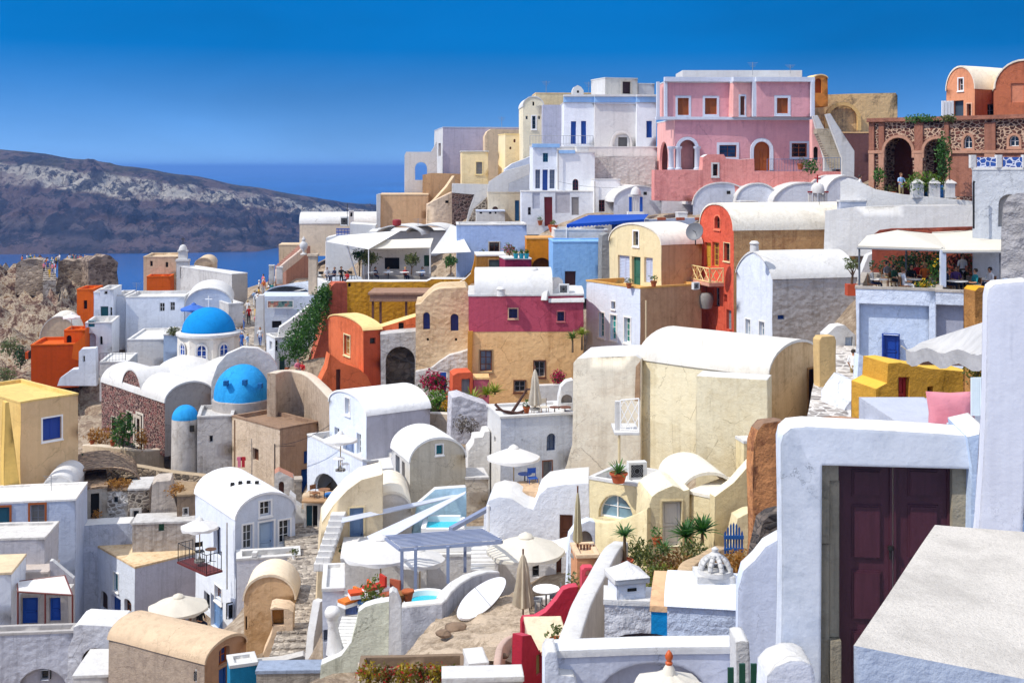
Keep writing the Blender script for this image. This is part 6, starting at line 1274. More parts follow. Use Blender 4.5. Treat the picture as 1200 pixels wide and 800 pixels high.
canopy('left cream cafe canopy with a low peak over the tables', [(1005,288,57.3),(1107,291,57.1),(1104,275,63),(1016,276,63)], (1052,269.5,60), [(1007,288,57.4,334),(1104,290,57.2,336),(1062,289,62,320)], CREAMC)
canopy('right flat cream cafe canopy beside the plain grey house', [(1104.5,293,56.9),(1176,293,56.6),(1178,268,63),(1092,272,63)], (1137,279,60), [(1172,293,56.8,336)], CREAMC)
p = U(1105,336,57); boxes('cafe_pillar', paint('#cfd6e4'), None, [(p-V(.12,.1,0), p+V(.12,.14,1.75))]); tag(bpy.data.objects['cafe_pillar'], 'pale blue pillar between the two cafe canopies', 'pillar')
# ---- right edge pieces
slab('ochre_pillar', 'ochre stone pillar with a yellow top right of the cafe', 'pillar', 1143, 33, 5, [(1142,580),(1143,341),(1147,337),(1161,337),(1165,342),(1165,580)], .7, plaster('#c08a4e', .5, .06, '#855a30'), capm=plaster('#e0a528'))
slab('edge_house', 'rough grey vaulted wall with a thin climbing stem at the right edge', 'house', 1174, 30, -24, [(1172,520),(1174,268),(1176,240),(1182,230),(1192,226),(1203,226),(1215,230),(1240,330),(1240,520)], .4, plaster('#b9b5b4', .45, .08, '#8d8884', relief=1))
# yellow wall with a red door
slab('yellow_wall', 'mustard yellow garden wall with a narrow red door', 'wall', 1027, 38, 12, [(1026,580),(1027,456),(1040,449),(1041,426),(1055,425),(1090,432),(1140,436),(1141,580)], 1.6, plaster('#cf9a3a', .5, .05, '#9a7020', relief=.4), capm=plaster('#e6b848'), ops=[O('R','door',1053,442,1066,482,c=paint('#a31f26')), O('R','hole',1087,453,1094,464,c=plaster('#8a5a2a'))])
ribbon('rubble_kerb', 'low orange-brown rubble kerb behind the doorway wall', 'wall', [(960,491,34),(985,489,34),(1010,491,33),(1035,493,32)], .5, 4.5, plaster('#b98a68', .5, .07, relief=.9))
st = steps('stone_stair', 'irregular grey stone steps climbing beside the blue-shuttered cafe house', 'steps', U(985,500,46), U(990,405,66), 2.6, 22, rubble('#9a9088', '#cfc6bb', '#d8d2ca', 2.2, .07), 3, kind='structure')
slab('stair_white_block', 'pile of whitewashed boulders at the foot of the cafe wall', 'rock', 985, 49, 10, [(984,500),(990,472),(998,462),(1006,450),(1015,452),(1022,462),(1028,475),(1030,500)], 2, plaster('#e5e6ea', .3, .1, relief=1.2), wamp=.35)
slab('stair_top_wall', 'white stepped wall with pale blue gate at the top of the stone steps', 'wall', 972, 66, 8, [(968,425),(969,392),(980,382),(990,381),(1003,393),(1003,425)], 1, WHITE, ops=[O('R','door',991,395,1000,414,c=paint('#cddbea'))])
slab('cafe_slope_wall', 'white coping sloping down the front of the cafe house', 'wall', 1005, 52, 5, [(1005,460),(1006,415),(1020,420),(1038,426),(1042,432),(1042,470)], .5, plaster('#dde6f4', .2), capm=WHITE)

# ---- folded canopy over the bench
fc = thing('folded_canopy', 'sagging white canvas canopy roped above the yellow wall', 'canopy', U(1110,440,24))
a, b, c_, d = U(1061,409,25), U(1163,414,21), U(1163,374,24), U(1085,399,28); n = 14; bm = bmesh.new(); rows = []
for i in range(n+1):
    row = []
    for j in range(n+1):
        s_, t_ = i/n, j/n; p = a.lerp(b, s_).lerp(d.lerp(c_, s_), t_); sag = .25*math.sin(math.pi*s_)*math.sin(math.pi*t_)+.05*math.sin(s_*17+t_*5)*(1-t_)
        row.append(bm.verts.new(p-V(0, 0, sag)))
    rows.append(row)
for i in range(n):
    for j in range(n): bm.faces.new((rows[i][j], rows[i+1][j], rows[i+1][j+1], rows[i][j+1]))
for i in range(n):   # hanging front flap
    p, r_ = rows[i][0].co, rows[i+1][0].co; f0, f1 = (.3+.02*math.sin(i*1.3)), (.3+.02*math.sin((i+1)*1.3)); q(bm, p, r_, r_+V(.05,.08,-f1), p+V(.05,.08,-f0))
finish('cloth', bm, cloth('#cfccc8', .5, .1), fc, 60); tubes('rope', paint('#c9bfae'), fc, [(a, U(1056,405,25), .015), (a, U(1072,427,25.5), .015)])
tubes('beam', paint('#8a5a38'), fc, [(U(1078,424,26), U(1150,424,24), .07)])

# ---- doorway wall, bench and pillar in the foreground
FW = plaster('#e2e6ec', .4, .009, '#aab4c0', streak=.3, bevel=.05); FWT = plaster('#ece8e2', .25, .009, '#c9bfb0', bevel=.05)
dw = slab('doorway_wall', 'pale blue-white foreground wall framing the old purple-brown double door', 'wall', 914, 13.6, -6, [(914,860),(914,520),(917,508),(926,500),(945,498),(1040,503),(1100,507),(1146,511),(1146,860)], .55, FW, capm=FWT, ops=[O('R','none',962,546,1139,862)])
pl = Plane(914, 13.6, -6); DW = paint('#4f2734', .4, .5, True); D = dict()
def rect3(bm, x0, y0, x1, y1, d0, d1, ref=True):
    (u0, z1), (u1, z0) = pl.uz(x0, y0), pl.uz(x1, y1); z1 = pl.uz((x0+x1)/2, y0)[1]; z0 = pl.uz((x0+x1)/2, y1)[1]
    b = [bm.verts.new(pl.w(u, z, dd)) for z in (z0, z1) for u, dd in ((u0, d0), (u1, d0), (u1, d1), (u0, d1))]
    for f in ((0,1,5,4),(1,2,6,5),(2,3,7,6),(3,0,4,7),(4,5,6,7),(3,2,1,0)): bm.faces.new([b[k] for k in f])
STJ = plaster('#a59a84', .6, .03, '#6f6a5c', bevel=.02)
dd = thing('double_door', 'old purple-brown panelled double door in a worn stone frame', 'door', U(1050,800,13.7))
bm = bmesh.new(); rect3(bm, 964, 546, 974, 640, .1, .5); rect3(bm, 974, 546, 984.5, 566, .1, .5); rect3(bm, 963.5, 641, 974, 860, .12, .5); rect3(bm, 974.2, 567, 986, 752, .14, .5); rect3(bm, 974, 753, 987, 862, .06, .5); rect3(bm, 1119, 548, 1137, 662, .12, .5); rect3(bm, 1119, 662.5, 1137, 862, .1, .5)
finish('stone_frame', bm, STJ, dd, 0)
for (x0, x1) in ((986, 1050.5), (1052, 1119)):
    bm = bmesh.new(); rect3(bm, x0, 547, x1, 862, .24, .3); w_ = x1-x0; leaf = finish('door_leaf', bm, DW, dd, 0)
    bm = bmesh.new()
    for y0, y1 in ((556, 588), (598, 662), (676, 735), (748, 850)):
        xa, xb = x0+w_*.26, x1-w_*.2
        for k, dp in ((0, .325), (2.2, .31), (4.4, .322)): rect3(bm, xa+k, y0+k, xb-k, y1-k, dp-.1, .245+k*.001)
    finish('panel', bm, DW, leaf, 0)
    bm = bmesh.new(); rect3(bm, x0, 547, x0+3, 862, .21, .241); rect3(bm, x1-3, 547, x1, 862, .215, .242); finish('stile', bm, DW, leaf, 0)
p = pl.w(*pl.uz(1048, 648), .19); bm = bmesh.new(); lathe(bm, [(0,-.03),(.035,-.02),(.035,.02),(0,.03)], p, 12); lathe(bm, [(0,-.06),(.015,-.06),(.015,.06),(0,.06)], p+V(0,.012,-.07), 10); finish('knob', bm, IRON, dd, 40)
slab('doorway_return_wall', 'short return wall in bluish shade colour right of the purple-brown door', 'wall', 1139, 13.25, -8, [(1139,860),(1140,545),(1134,511),(1160,505),(1160,860)], 1.0, plaster('#c2d3ea', .2, .02), capm=FWT)  # bluish colour paints the shadow at the right of the door
# bench behind the wall with a pillow
bn = thing('bench_niche', 'built-in white masonry bench niche above the doorway wall', 'bench', U(1085,525,15.5))
slab('x', None, None, 1028, 16.2, 58, [(1030,515),(1031,500),(1052,487),(1089,470),(1090,515)], .35, FWT, part='back_wall', parent=bn)
slab('x', None, None, 1088, 17.3, 3, [(1087,520),(1087,469),(1096,470),(1150,471),(1150,520)], .3, FW, part='rear_wall', parent=bn, capm=FWT)
a = U(1060,506,15.2); b = U(1146,509,15.2); bm = bmesh.new(); box(bm, (a.x, 14.2, a.z-1.4), (b.x, 17.2, a.z+.06)); finish('seat', bm, plaster('#b9bcc6', .2, .02), bn, 0)
pw_ = thing('pillow', 'pink square pillow standing on the white bench niche', 'pillow', U(1112,507,15.1)); bm = bmesh.new(); c = U(1115,484,15.2); n = 16; W2, H2 = .31, .27
for sgn in (-1, 1):
    gq = [[bm.verts.new(c+V(W2*x*(1-.06*(1-abs(z))), sgn*.11*max(0,(1-abs(x)**2.5))**.6*max(0,(1-abs(z)**2.5))**.6+.05*z+.012*math.sin(x*9+z*5)*(1-abs(z)), H2*z*(1-.07*(1-abs(x))))) for z in [k/n*2-1 for k in range(n+1)]] for x in [k/n*2-1 for k in range(n+1)]]
    for i in range(n):
        for j in range(n):
            f = (gq[i][j], gq[i+1][j], gq[i+1][j+1], gq[i][j+1]); bm.faces.new(f if sgn < 0 else f[::-1])
finish('cover', bm, cloth('#d98a94', .25, 0), pw_, 80)
ps = thing('bench_cushion', 'flat pink seat cushion with a dark book on the bench niche', 'cushion', U(1130,511,14.9)); bm = bmesh.new(); box(bm, (U(1090,511,14.9).x, 14.6, a.z+.062), (U(1140,511,14.9).x, 15.0, a.z+.11)); finish('cover', bm, cloth('#d2606f', .2, 0), ps, 0); bm = bmesh.new(); p = U(1124,505,14.8); box(bm, (p.x-.12, 14.62, a.z+.115), (p.x+.1, 14.8, a.z+.145)); finish('book', bm, paint('#3a2428'), ps, 0)
ch_ = thing('shutter_chair', 'pale slatted wooden folding chair beside the pink pillow', 'chair', U(1142,511,14.6)); PB = paint('#ccd8dc', .6, .1, True); l = []
a1, b1 = U(1138,487,14.7), U(1155,487,14.5); up_ = V(.02,.05,.46)
for k in range(7): 
    t0 = k/7; p0 = a1.lerp(b1, t0); p1 = a1.lerp(b1, t0+.12); l.append((p0, p1))
bm = bmesh.new()
for p0, p1 in l: q(bm, p0, p1, p1+up_, p0+up_); q(bm, p0+V(0,.02,0), p1+V(0,.02,0), p1+up_+V(0,.02,0), p0+up_+V(0,.02,0))
finish('backrest', bm, PB, ch_, 0); bm = bmesh.new(); s0, s1 = U(1120,503,14.3), U(1155,503,14.3); box(bm, (s0.x, 14.2, s0.z-.02), (s1.x, 14.6, s0.z+.02)); finish('seat', bm, PB, ch_, 0)
tubes('leg', PB, ch_, [(V(s0.x+.03,14.25,s0.z), V(s0.x+.03,14.25,s0.z-.3), .02)]); tubes('leg', PB, ch_, [(V(s1.x-.03,14.25,s0.z), V(s1.x-.03,14.25,s0.z-.3), .02)])
# tall pillar and parapet
pil = slab('white_pillar', 'tall leaning white pillar at the right edge of the doorway', 'pillar', 1146, 11.6, -16, [(1143,640),(1145,612),(1153,480),(1160,350),(1163,338),(1170,333),(1209,330),(1203,500),(1195,640)], .4, plaster('#e6e6ec', .2, .007, '#c9c9d4', bevel=.05), capm=FWT)
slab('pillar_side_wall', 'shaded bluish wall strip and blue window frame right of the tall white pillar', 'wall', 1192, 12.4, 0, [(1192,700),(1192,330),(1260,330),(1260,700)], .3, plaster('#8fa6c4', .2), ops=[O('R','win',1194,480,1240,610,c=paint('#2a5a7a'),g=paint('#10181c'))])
bm = bmesh.new(); T = [V(1.767,6.14,-2.45), V(2.95,6.06,-2.66), V(4.4,8.3,-2.6), V(3.01,8.52,-2.55)]
n = 12; _g = G('gritty_concrete'); _f = _g.noise(55, 3, .8); _m = _g.noise(1.6, 6, .7); _s = _g.noise(120, 2, .7)
_c = _g.ramp(_f, [(.3, lin('#b8b0a5')), (.45, lin('#cfc7bb')), (.65, lin('#dad2c6'))]); _c = _g.mix(_g.ramp(_m, [(.45, 0.), (.62, .5)]), _c, lin('#a39c92')); _c = _g.mix(_g.ramp(_s, [(.62, 0.), (.7, .7)]), _c, lin('#8d877e'))
_g.col(_c); _g.rough(.95); _g.bump(_f, .012, .8, .04); GT = _g.m
def PT(s_, t_, z=0): return wob(T[0].lerp(T[1], s_).lerp(T[3].lerp(T[2], s_), t_)+V(0,0,z), .02)
for i in range(n):
    for j in range(n): q(bm, PT(i/n,j/n), PT((i+1)/n,j/n), PT((i+1)/n,(j+1)/n), PT(i/n,(j+1)/n))
fpa = thing('parapet', 'large foreground parapet with gritty grey top in the lower right corner', 'parapet', V(3.6,7,-6.5)); finish('top', bm, GT, fpa, 60); bm = bmesh.new()
for A_, B_ in (((0,0),(1,0)), ((0,1),(0,0)), ((1,0),(1,1)), ((1,1),(0,1))):
    for k in range(n):
        s0, t0 = A_[0]+(B_[0]-A_[0])*k/n, A_[1]+(B_[1]-A_[1])*k/n; s1, t1 = A_[0]+(B_[0]-A_[0])*(k+1)/n, A_[1]+(B_[1]-A_[1])*(k+1)/n
        for zz in range(5): q(bm, PT(s0,t0,-zz*.8), PT(s1,t1,-zz*.8), PT(s1,t1,-(zz+1)*.8), PT(s0,t0,-(zz+1)*.8))
finish('body', bm, plaster('#c6ced9', .25, .02, '#9aa5b8', bevel=.04), fpa, 60)

# ---- cream house
cr = house('cream_house', 'large cream house with white barrel roof in the middle right', 'house', 900, 441, 600, 56, 48, xl=749, xr=963, roof='vaultL', rise=1.35, wall=CRM, wr=OCHW, rm=plaster('#e2ddd2', .25, .02, '#c4bcae'), ops=[O('R','door',947,428+4,958,500,c=paint('#4a2424'),f=plaster('#b98a58'),sw=.1)])
slab('cream_front_block', 'lower cream front block standing proud of the cream house wall', 'house', 816, 54.6, -20, [(815,600),(816,440),(899,445),(900,560),(903,600)], 1.4, CRM, capm=WHITE)
slab('tan_pillar_wall', 'tan post wall with a small spout right of the cream house door', 'wall', 962, 54, 10, [(961,520),(961,399),(964,395),(978,394),(980,399),(978,520)], .7, plaster('#d8b57c', .3))
slab('white_flank_house', 'tall white plaster flank with sloping foot left of the cream house', 'house', 751, 60.3, -14, [(650,585),(657,560),(664,545),(671,520),(672,425),(676,420),(690,419),(745,417),(751,421),(751,600),(650,600)], 4, plaster('#ece2cc', .4, .025, '#cbb9a0', streak=.4), capm=WHITE)
slab('red_slot_wall', 'thin brown shaded slot between the white flank and the cream wall', 'wall', 744, 57.0, -10, [(743.5,470),(745,430),(750,424),(750,470)], .3, BRN)
bl = thing('white_balcony', 'small white lattice balcony between the white flank and cream wall', 'balcony', U(735,502,55)); a, b = U(722,501,55.2), U(749,501,54.4); zz = (501-466)/F*55
boxes('floor', WHITE, bl, [(V(a.x-.15, 54.2, a.z-.12), V(b.x, 56.2, a.z))]); l = []
boxes('side_panel', WHITE, bl, [(V(a.x-.08, 54.7, a.z), V(a.x+.16, 55.0, a.z+zz*.95))])
aa = V(a.x+.16, 54.7, a.z); bb = V(b.x, 54.5, a.z)
for k in range(5):
    for m_ in range(4):
        p = aa.lerp(bb, k/5)+V(0,0,zz*m_/4); r_ = aa.lerp(bb, (k+1)/5)+V(0,0,zz*(m_+1)/4); l.append((p, r_, .02) if (k+m_) % 2 else (V(p.x,p.y,r_.z), V(r_.x,r_.y,p.z), .02))
l += [(aa+V(0,0,zz), bb+V(0,0,zz*1.08), .035), (aa+V(0,0,.04), bb+V(0,0,.04), .03), (bb, bb+V(0,0,zz*1.08), .035), (aa, aa+V(0,0,zz), .03)]
tubes('lattice_rail', WTRIM, bl, l, 5)
tubes('drain_pipe', paint('#e0cda2'), None, [(U(725.5,502,55.3), U(725.5,562,55.3), .06)]); tag(bpy.data.objects['drain_pipe'], 'cream drain pipe running down under the white lattice balcony', 'pipe')
house('arch_window_house', 'cream house with half-round window and roof parapet holding a potted aloe', 'house', 752, 568, 680, 51, 58, xl=691, xr=783, wall=CRM2, wr=plaster('#dcb878', .3), rm=WHITE, ph=.35, pt=.18, ops=[O('L','win',701.5,579.5,742,608,arch=1.0,c=WTRIM,g=glass('#5d7480'),rd=.25)])
ribbon('garden_curve_wall', 'curved cream garden wall under the half-round window', 'wall', [(692,606,50.5),(700,609,50.2),(715,610.5,49.8),(735,606,49.2),(750,600,48.8),(762,594,48.4)], .4, 4, CRM2)
slab('wavy_door_wall', 'cream wall with wavy top around a whitewashed garden door', 'house', 761, 48.4, 6, [(759,670),(761,590),(764,582),(770,577),(780,572),(788,569),(795,571),(801,575),(808,573),(808,670)], 2.5, plaster('#e5d5ac', .3), capm=plaster('#f2e8cd'), ops=[O('R','door',776.5,587,799,640,c=paint('#d8d6d0',.7,.2,True),f=CRM2,sw=.07)])
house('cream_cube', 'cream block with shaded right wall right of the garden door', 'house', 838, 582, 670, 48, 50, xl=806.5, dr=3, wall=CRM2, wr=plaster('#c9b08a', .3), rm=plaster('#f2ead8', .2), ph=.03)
bm = bmesh.new(); vault_shell(bm, U(800,577,49.5).xy, Vector((1,.15)).normalized(), Vector((-.15,1)), 2.2, 3.4, ztop(577,49.5), .75); tag(finish('cream_barrel', bm, plaster('#f2ead8', .2)), 'small cream barrel roof behind the wavy garden wall', 'vault roof')
slab('sweeping_wall', 'tall cream wall sweeping up to the terracotta pillar', 'wall', 838, 47, 16, [(836,670),(838,582),(848,574),(860,565),(872,551),(884,538),(890,532),(890,670)], .5, plaster('#e3cfa0', .3), capm=plaster('#f5e8c8'))
slab('small_tan_wall', 'low cream ledge wall at the foot of the sweeping cream wall', 'wall', 862, 46, 8, [(855,650),(865,607),(878,600),(884,599),(884,650)], .8, plaster('#ead8ae', .3))
house('cream_ledge', 'small cream box ledge under the lower front block', 'wall', 872, 517, 560, 52.5, 10, dl=1, xr=886, wall=CRM2, rm=WHITE, ph=.03)
slab('terracotta_pillar', 'flaking orange-brown rubble pillar left of the doorway wall', 'pillar', 884, 30, 8, [(882,680),(884,580),(886,520),(890,505),(896,497),(914,495),(922,497),(922,680)], .5, plaster('#cf8f5c', .75, .07, '#6d4030', scale=2, relief=.4), capm=plaster('#9a7a62', .6), wamp=.12)
slab('dark_rubble', 'dark loose rubble heap at the foot of the terracotta pillar', 'rubble', 893, 28, 6, [(880,700),(888,650),(896,612),(905,604),(918,600),(920,700)], .5, rubble('#4a4340', '#77695e', '#5a5048', 4, .05), wamp=.15)
g_ = thing('blue_gate', 'small blue picket gate with pointed pales by the terracotta pillar', 'gate', U(859,650,40)); a, b = U(848,648,40), U(871,645,40); bm = bmesh.new()
for i in range(7):
    p = a.lerp(b, (i+.2)/7); h_ = .62+.36*math.sin(math.pi*(i+.5)/7); box(bm, (p.x, 39.96, a.z), (p.x+.06, 40, a.z+h_)); q(bm, (p.x, 39.96, a.z+h_), (p.x+.06, 39.96, a.z+h_), (p.x+.03, 39.96, a.z+h_+.08))
finish('pale', bm, paint('#15549a',.5,.2), g_, 0, doubles=False); boxes('rail', paint('#15549a',.5,.2), g_, [(V(a.x,39.9,a.z+.5), V(b.x,39.95,a.z+.62)), (V(a.x,39.9,a.z+.12), V(b.x,39.95,a.z+.2))])

# ---- lower centre and right
FWB = plaster('#d5dbe8', .3, .04, '#b0b8c8')
slab('white_left_block', 'big white curved wall right of the striped closed parasol terrace', 'house', 573, 55.5, -4, [(565,700),(567,600),(573,586),(585,582),(600,584),(615,594),(625,597),(632,580),(642,571),(660,568),(690,566),(694,700)], 3, plaster('#e3e6ee', .25, .04, '#c3c9d6'), capm=WHITE, ops=[O('R','door',656,603,671,640,c=BROWN,g=GREY)])
slab('tan_hollow', 'tan hollow with rounded boulders on the big white curved wall', 'rock', 582, 57.5, 0, [(580,600),(583,580),(595,577),(620,576),(634,574),(634,600)], 2, plaster('#d8b794', .4, .08, relief=.8), wamp=.2)
slab('white_umbrella_house', 'white wall with brown door frame behind the big cream parasol', 'house', 583, 50.5, 0, [(583,730),(584,655),(592,648),(640,650),(652,650),(672,644),(672,730)], 2, plaster('#e9e8ea', .25), ops=[O('R','door',652,652,658,694,c=BROWN), O('R','win',624,660,632,676,c=GREY)])
house('white_stepped_terrace', 'white stepped terrace with pale stairs behind the slatted pergola', 'terrace', 500, 650, 720, 53, 4, dl=4, xr=588, wall=plaster('#dcdad8', .3), rm=WHITE, ph=.05, ops=[O('R','hole',556,642+10,571,670,c=plaster('#b3b6c0'),rd=.2)])
house('white_bed_terrace', 'white terrace level under the upper shade cloth', 'terrace', 400, 655, 720, 52, 6, dl=3, xr=500, wall=plaster('#e0dcd6', .3), rm=WHITE, ph=.05)
# slatted pergola
pg = thing('slatted_pergola', 'grey-blue slatted pergola over the hot tub terrace', 'pergola', U(520,695,47)); PGc = paint('#8791ab', .6, .15)
A1, B1, C1, D1 = U(469,641,47), U(588,632,46.4), U(566,620,48.6), U(452,628,48.6); l = []
n = 13
bm = bmesh.new()
n = 9
for k in range(n+1):
    p, r_ = A1.lerp(D1, k/n), B1.lerp(C1, k/n); d = (A1-D1).normalized()*.035
    v = [bm.verts.new(x) for x in (p-d, r_-d, r_+d, p+d, p-d+V(0,0,.03), r_-d+V(0,0,.03), r_+d+V(0,0,.03), p+d+V(0,0,.03))]
    for f in ((0,3,2,1),(4,5,6,7),(0,1,5,4),(1,2,6,5),(2,3,7,6),(3,0,4,7)): bm.faces.new([v[i] for i in f])
finish('slat', bm, PGc, pg, 0, doubles=False)
tubes('beam', PGc, pg, [(A1-V(0,0,.1), D1-V(0,0,.1), .07), (B1-V(0,0,.1), C1-V(0,0,.1), .07), (A1-V(0,0,.1), B1-V(0,0,.1), .08), (D1-V(0,0,.1), C1-V(0,0,.1), .07)], 4)
for px, py, Y, yb in ((471,641,47,690), (487,641,46.8,702), (525,638,46.6,683), (545,636,48.5,670)): tubes('post', PGc, pg, [(U(px,py,Y)-V(0,0,.05), U(px,yb,Y), .085)], 4)
# hot tub and its curved wall
ribbon('tub_wall', 'grey concrete wall curving up around the hot tub', 'wall', [(471,707,42.5),(490,705,42.5),(515,703,42.5),(522,692,43),(533,682,43.8),(548,673,44.6),(565,668,45.3),(580,668,46)], .45, 2.2, plaster('#b9bac0', .45, .04, '#8d8e96'), capm=WHITE, smooth=False)
tb = thing('hot_tub', 'round turquoise hot tub behind the grey concrete wall', 'hot tub', U(500,704,44.5)); c = U(500,703,45)
TQ = G('tub_water'); TQ.col(lin('#1fb8cc')); TQ.rough(.08); TQ.bump(TQ.noise(6,3), .03, .5)
bm = bmesh.new(); lathe(bm, [(.95,-.8),(.98,.1),(.9,.14),(.82,.1),(.8,-.12)], c, 24); finish('rim', bm, WTRIM, tb, 50); bm = bmesh.new(); lathe(bm, [(.82,-.1),(0,-.1)], c, 24); finish('water', bm, TQ.m, tb, 0)
pool = thing('plunge_pool', 'small bright turquoise pool with a white rim under the shade cloths', 'pool', U(518,622,54)); a, b = U(499,621,53.5), U(538,621,53.5)
boxes('rim', WTRIM, pool, [(V(a.x-.2,53.3,a.z-.9), V(a.x,55.0,a.z+.15)), (V(b.x,53.3,a.z-.9), V(b.x+.2,55.0,a.z+.15)), (V(a.x,53.3,a.z-.9), V(b.x,53.5,a.z+.12)), (V(a.x,54.8,a.z-.9), V(b.x,55.0,a.z+.25))]); bm = bmesh.new(); q(bm, V(a.x,53.5,a.z), V(b.x,53.5,a.z), V(b.x,54.8,a.z), V(a.x,54.8,a.z)); finish('water', bm, TQ.m, pool, 0)
tubes('grey_beam', PGc, None, [(U(528,620,50.5), U(573,595,53), .13)], 4); tag(bpy.data.objects['grey_beam'], 'single grey beam slanting up from the slatted pergola', 'beam')
tubes('white_pole', WTRIM, None, [(U(572,640,49), U(572,592,49), .07)], 6); tag(bpy.data.objects['white_pole'], 'white pole at the right end of the slatted pergola', 'pole')
# white stairs, baluster, gate
steps('white_stairs', 'narrow white stairs between the white figure post and sage wall', 'steps', U(400,776,43.2), U(416,722,46.2), 1.0, 13, plaster('#e9e7e2', .2), .8)
slab('sage_wall', 'pale sage plaster wall sloping down beside the white stairs', 'wall', 421, 43, 4, [(374,800),(376,779),(400,768),(412,752),(418,730),(420,717),(428,711),(440,707),(457,704),(458,800)], .5, plaster('#cfd0bd', .5, .04, '#9d9c86'), capm=WHITE)
slab('white_fin', 'tall white fin post with flared foot right of the sage wall', 'post', 456, 42.6, 4, [(455,800),(456,695),(460,692),(465,695),(470,708),(471,750),(484,765),(490,778),(490,800)], .5, WHITE)
slab('stair_gate_wall', 'white wall with a little blue wave-patterned gate above the white stairs', 'wall', 398, 47, 4, [(394,760),(395,705),(404,703),(404,697),(430,698),(436,712),(428,735),(428,760)], .5, WHITE, ops=[O('R','shut',405,701,425,721,c=paint('#6f86c0',.5,.1))])
fg = thing('white_figure_post', 'lumpy white newel post shaped like a seated figure', 'newel post', U(394,765,43.6)); b = U(394,768,43.6); bm = bmesh.new(); lathe(bm, [(.36,0),(.27,.4),(.21,.8),(.18,1.1),(.22,1.22),(.2,1.33),(.28,1.42),(.3,1.55),(.22,1.68),(0,1.74)], b, 16)
for v in bm.verts: v.co = wob(v.co, .25)
finish('shaft', bm, WHITE, fg, 60)
house('white_small_terrace', 'white planter terrace left of the orange furniture', 'terrace', 378, 690, 780, 47, 8, dl=3, xr=404, wall=plaster('#d9dae2', .2), rm=WHITE, ph=.1, ops=[O('R','hole',379,738,385,752,c=plaster('#7d8494'))])
slab('white_edge_path', 'white curb wall along the right side of the cobbled path', 'wall', 372, 51, 60, [(364,800),(368,745),(375,705),(381,702),(384,740),(380,800)], .4, WHITE)
# bottom planter
house('bottom_planter', 'cream walled planter of succulents at the picture bottom centre', 'planter', 421, 785, 840, 36, 2, dl=1.0, xr=545, wall=plaster('#d5c3ac', .3), rm=plaster('#8a7560'), ph=.3, pt=.15)
ribbon('bottom_ledge', 'cream ledge wall running right behind the bottom planter', 'wall', [(421,777,37.5),(470,772,38),(510,767,38.5),(545,760,39),(562,750,39.5),(580,747,40)], .3, 1.5, plaster('#dccbb5', .3), capm=WHITE)
house('white_vent_block', 'small white vent block with a blue can at the picture bottom', 'vent', 551, 778, 830, 33, 12, dl=1.0, xr=572, wall=WHITE, rm=WHITE, ph=.04, ops=[O('R','hole',553,783,559,795,c=paint('#1a55a8'))])
house('white_bottom_roof', 'low white lumpy roof at the bottom left of the red wall', 'roof', 520, 796, 840, 30, 4, dl=.7, xr=612, wall=WHITE, rm=WHITE, ph=.02)
ribbon('curl_wall', 'curling pinkish garden wall beside the orange earth patch', 'wall', [(583,795,32),(583,772,34),(586,757,36),(596,746,38),(612,741,39.5)], .22, 1.0, plaster('#cdb0a0', .3))
# red walls
REDW = plaster('#b02a3c', .25, .03, '#7d1c2c')
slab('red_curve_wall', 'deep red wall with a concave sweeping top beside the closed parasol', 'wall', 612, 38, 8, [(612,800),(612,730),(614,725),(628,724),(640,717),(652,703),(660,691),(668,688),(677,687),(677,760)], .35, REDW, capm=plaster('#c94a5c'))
slab('red_front_wall', 'deep red gate wall with a clay emblem in front of the cream terrace', 'wall', 613, 33, 55, [(611,820),(612,745),(622,744),(634,768),(639,770),(640,820)], .35, REDW, capm=plaster('#c94a5c'), ops=[O('R','hole',628,766,634,790,c=plaster('#8a7a50'),rd=.08)])
house('cream_red_terrace', 'cream terrace floor enclosed by the deep red walls', 'terrace', 624, 764, 820, 34, 4, dl=2.6, xr=668, wall=plaster('#c9a08a'), rm=plaster('#e8d5b5', .25), ph=.0)
slab('red_ornament_wall', 'red post with a pale heart opening above the sweeping red wall', 'post', 682, 39, 8, [(681,730),(682,668),(685,665),(695,665),(697,668),(697,690),(690,730)], .35, plaster('#d8505f', .2), ops=[O('R','hole',686,668,693,675,arch=.12,c=plaster('#e8b5a0'),rd=.1)])
ribbon('diagonal_wall', 'long white parapet descending diagonally beside the red terrace', 'wall', [(727,634,43),(717,642,41),(705,662,38),(692,688,35),(678,715,32),(668,745,29.5),(664,760,29)], .55, 2.6, plaster('#c9c2b6', .35, .03), capm=WHITE)
house('peach_block', 'peach block under the striped closed parasol', 'wall', 676, 651, 720, 44, 6, dl=1.5, xr=702, wall=plaster('#d89a70', .3), rm=plaster('#e9c9a5'), ph=.1)
slab('white_round_niche', 'white rounded wall with an oval opening beside the striped parasol', 'wall', 666, 46, 6, [(664,720),(666,640),(668,627),(676,616),(690,610),(697,612),(697,720)], .5, plaster('#e3e9f2', .2), ops=[O('R','hole',674.5,622,695,652,arch=.5,c=plaster('#b3a898'),rd=.4)])
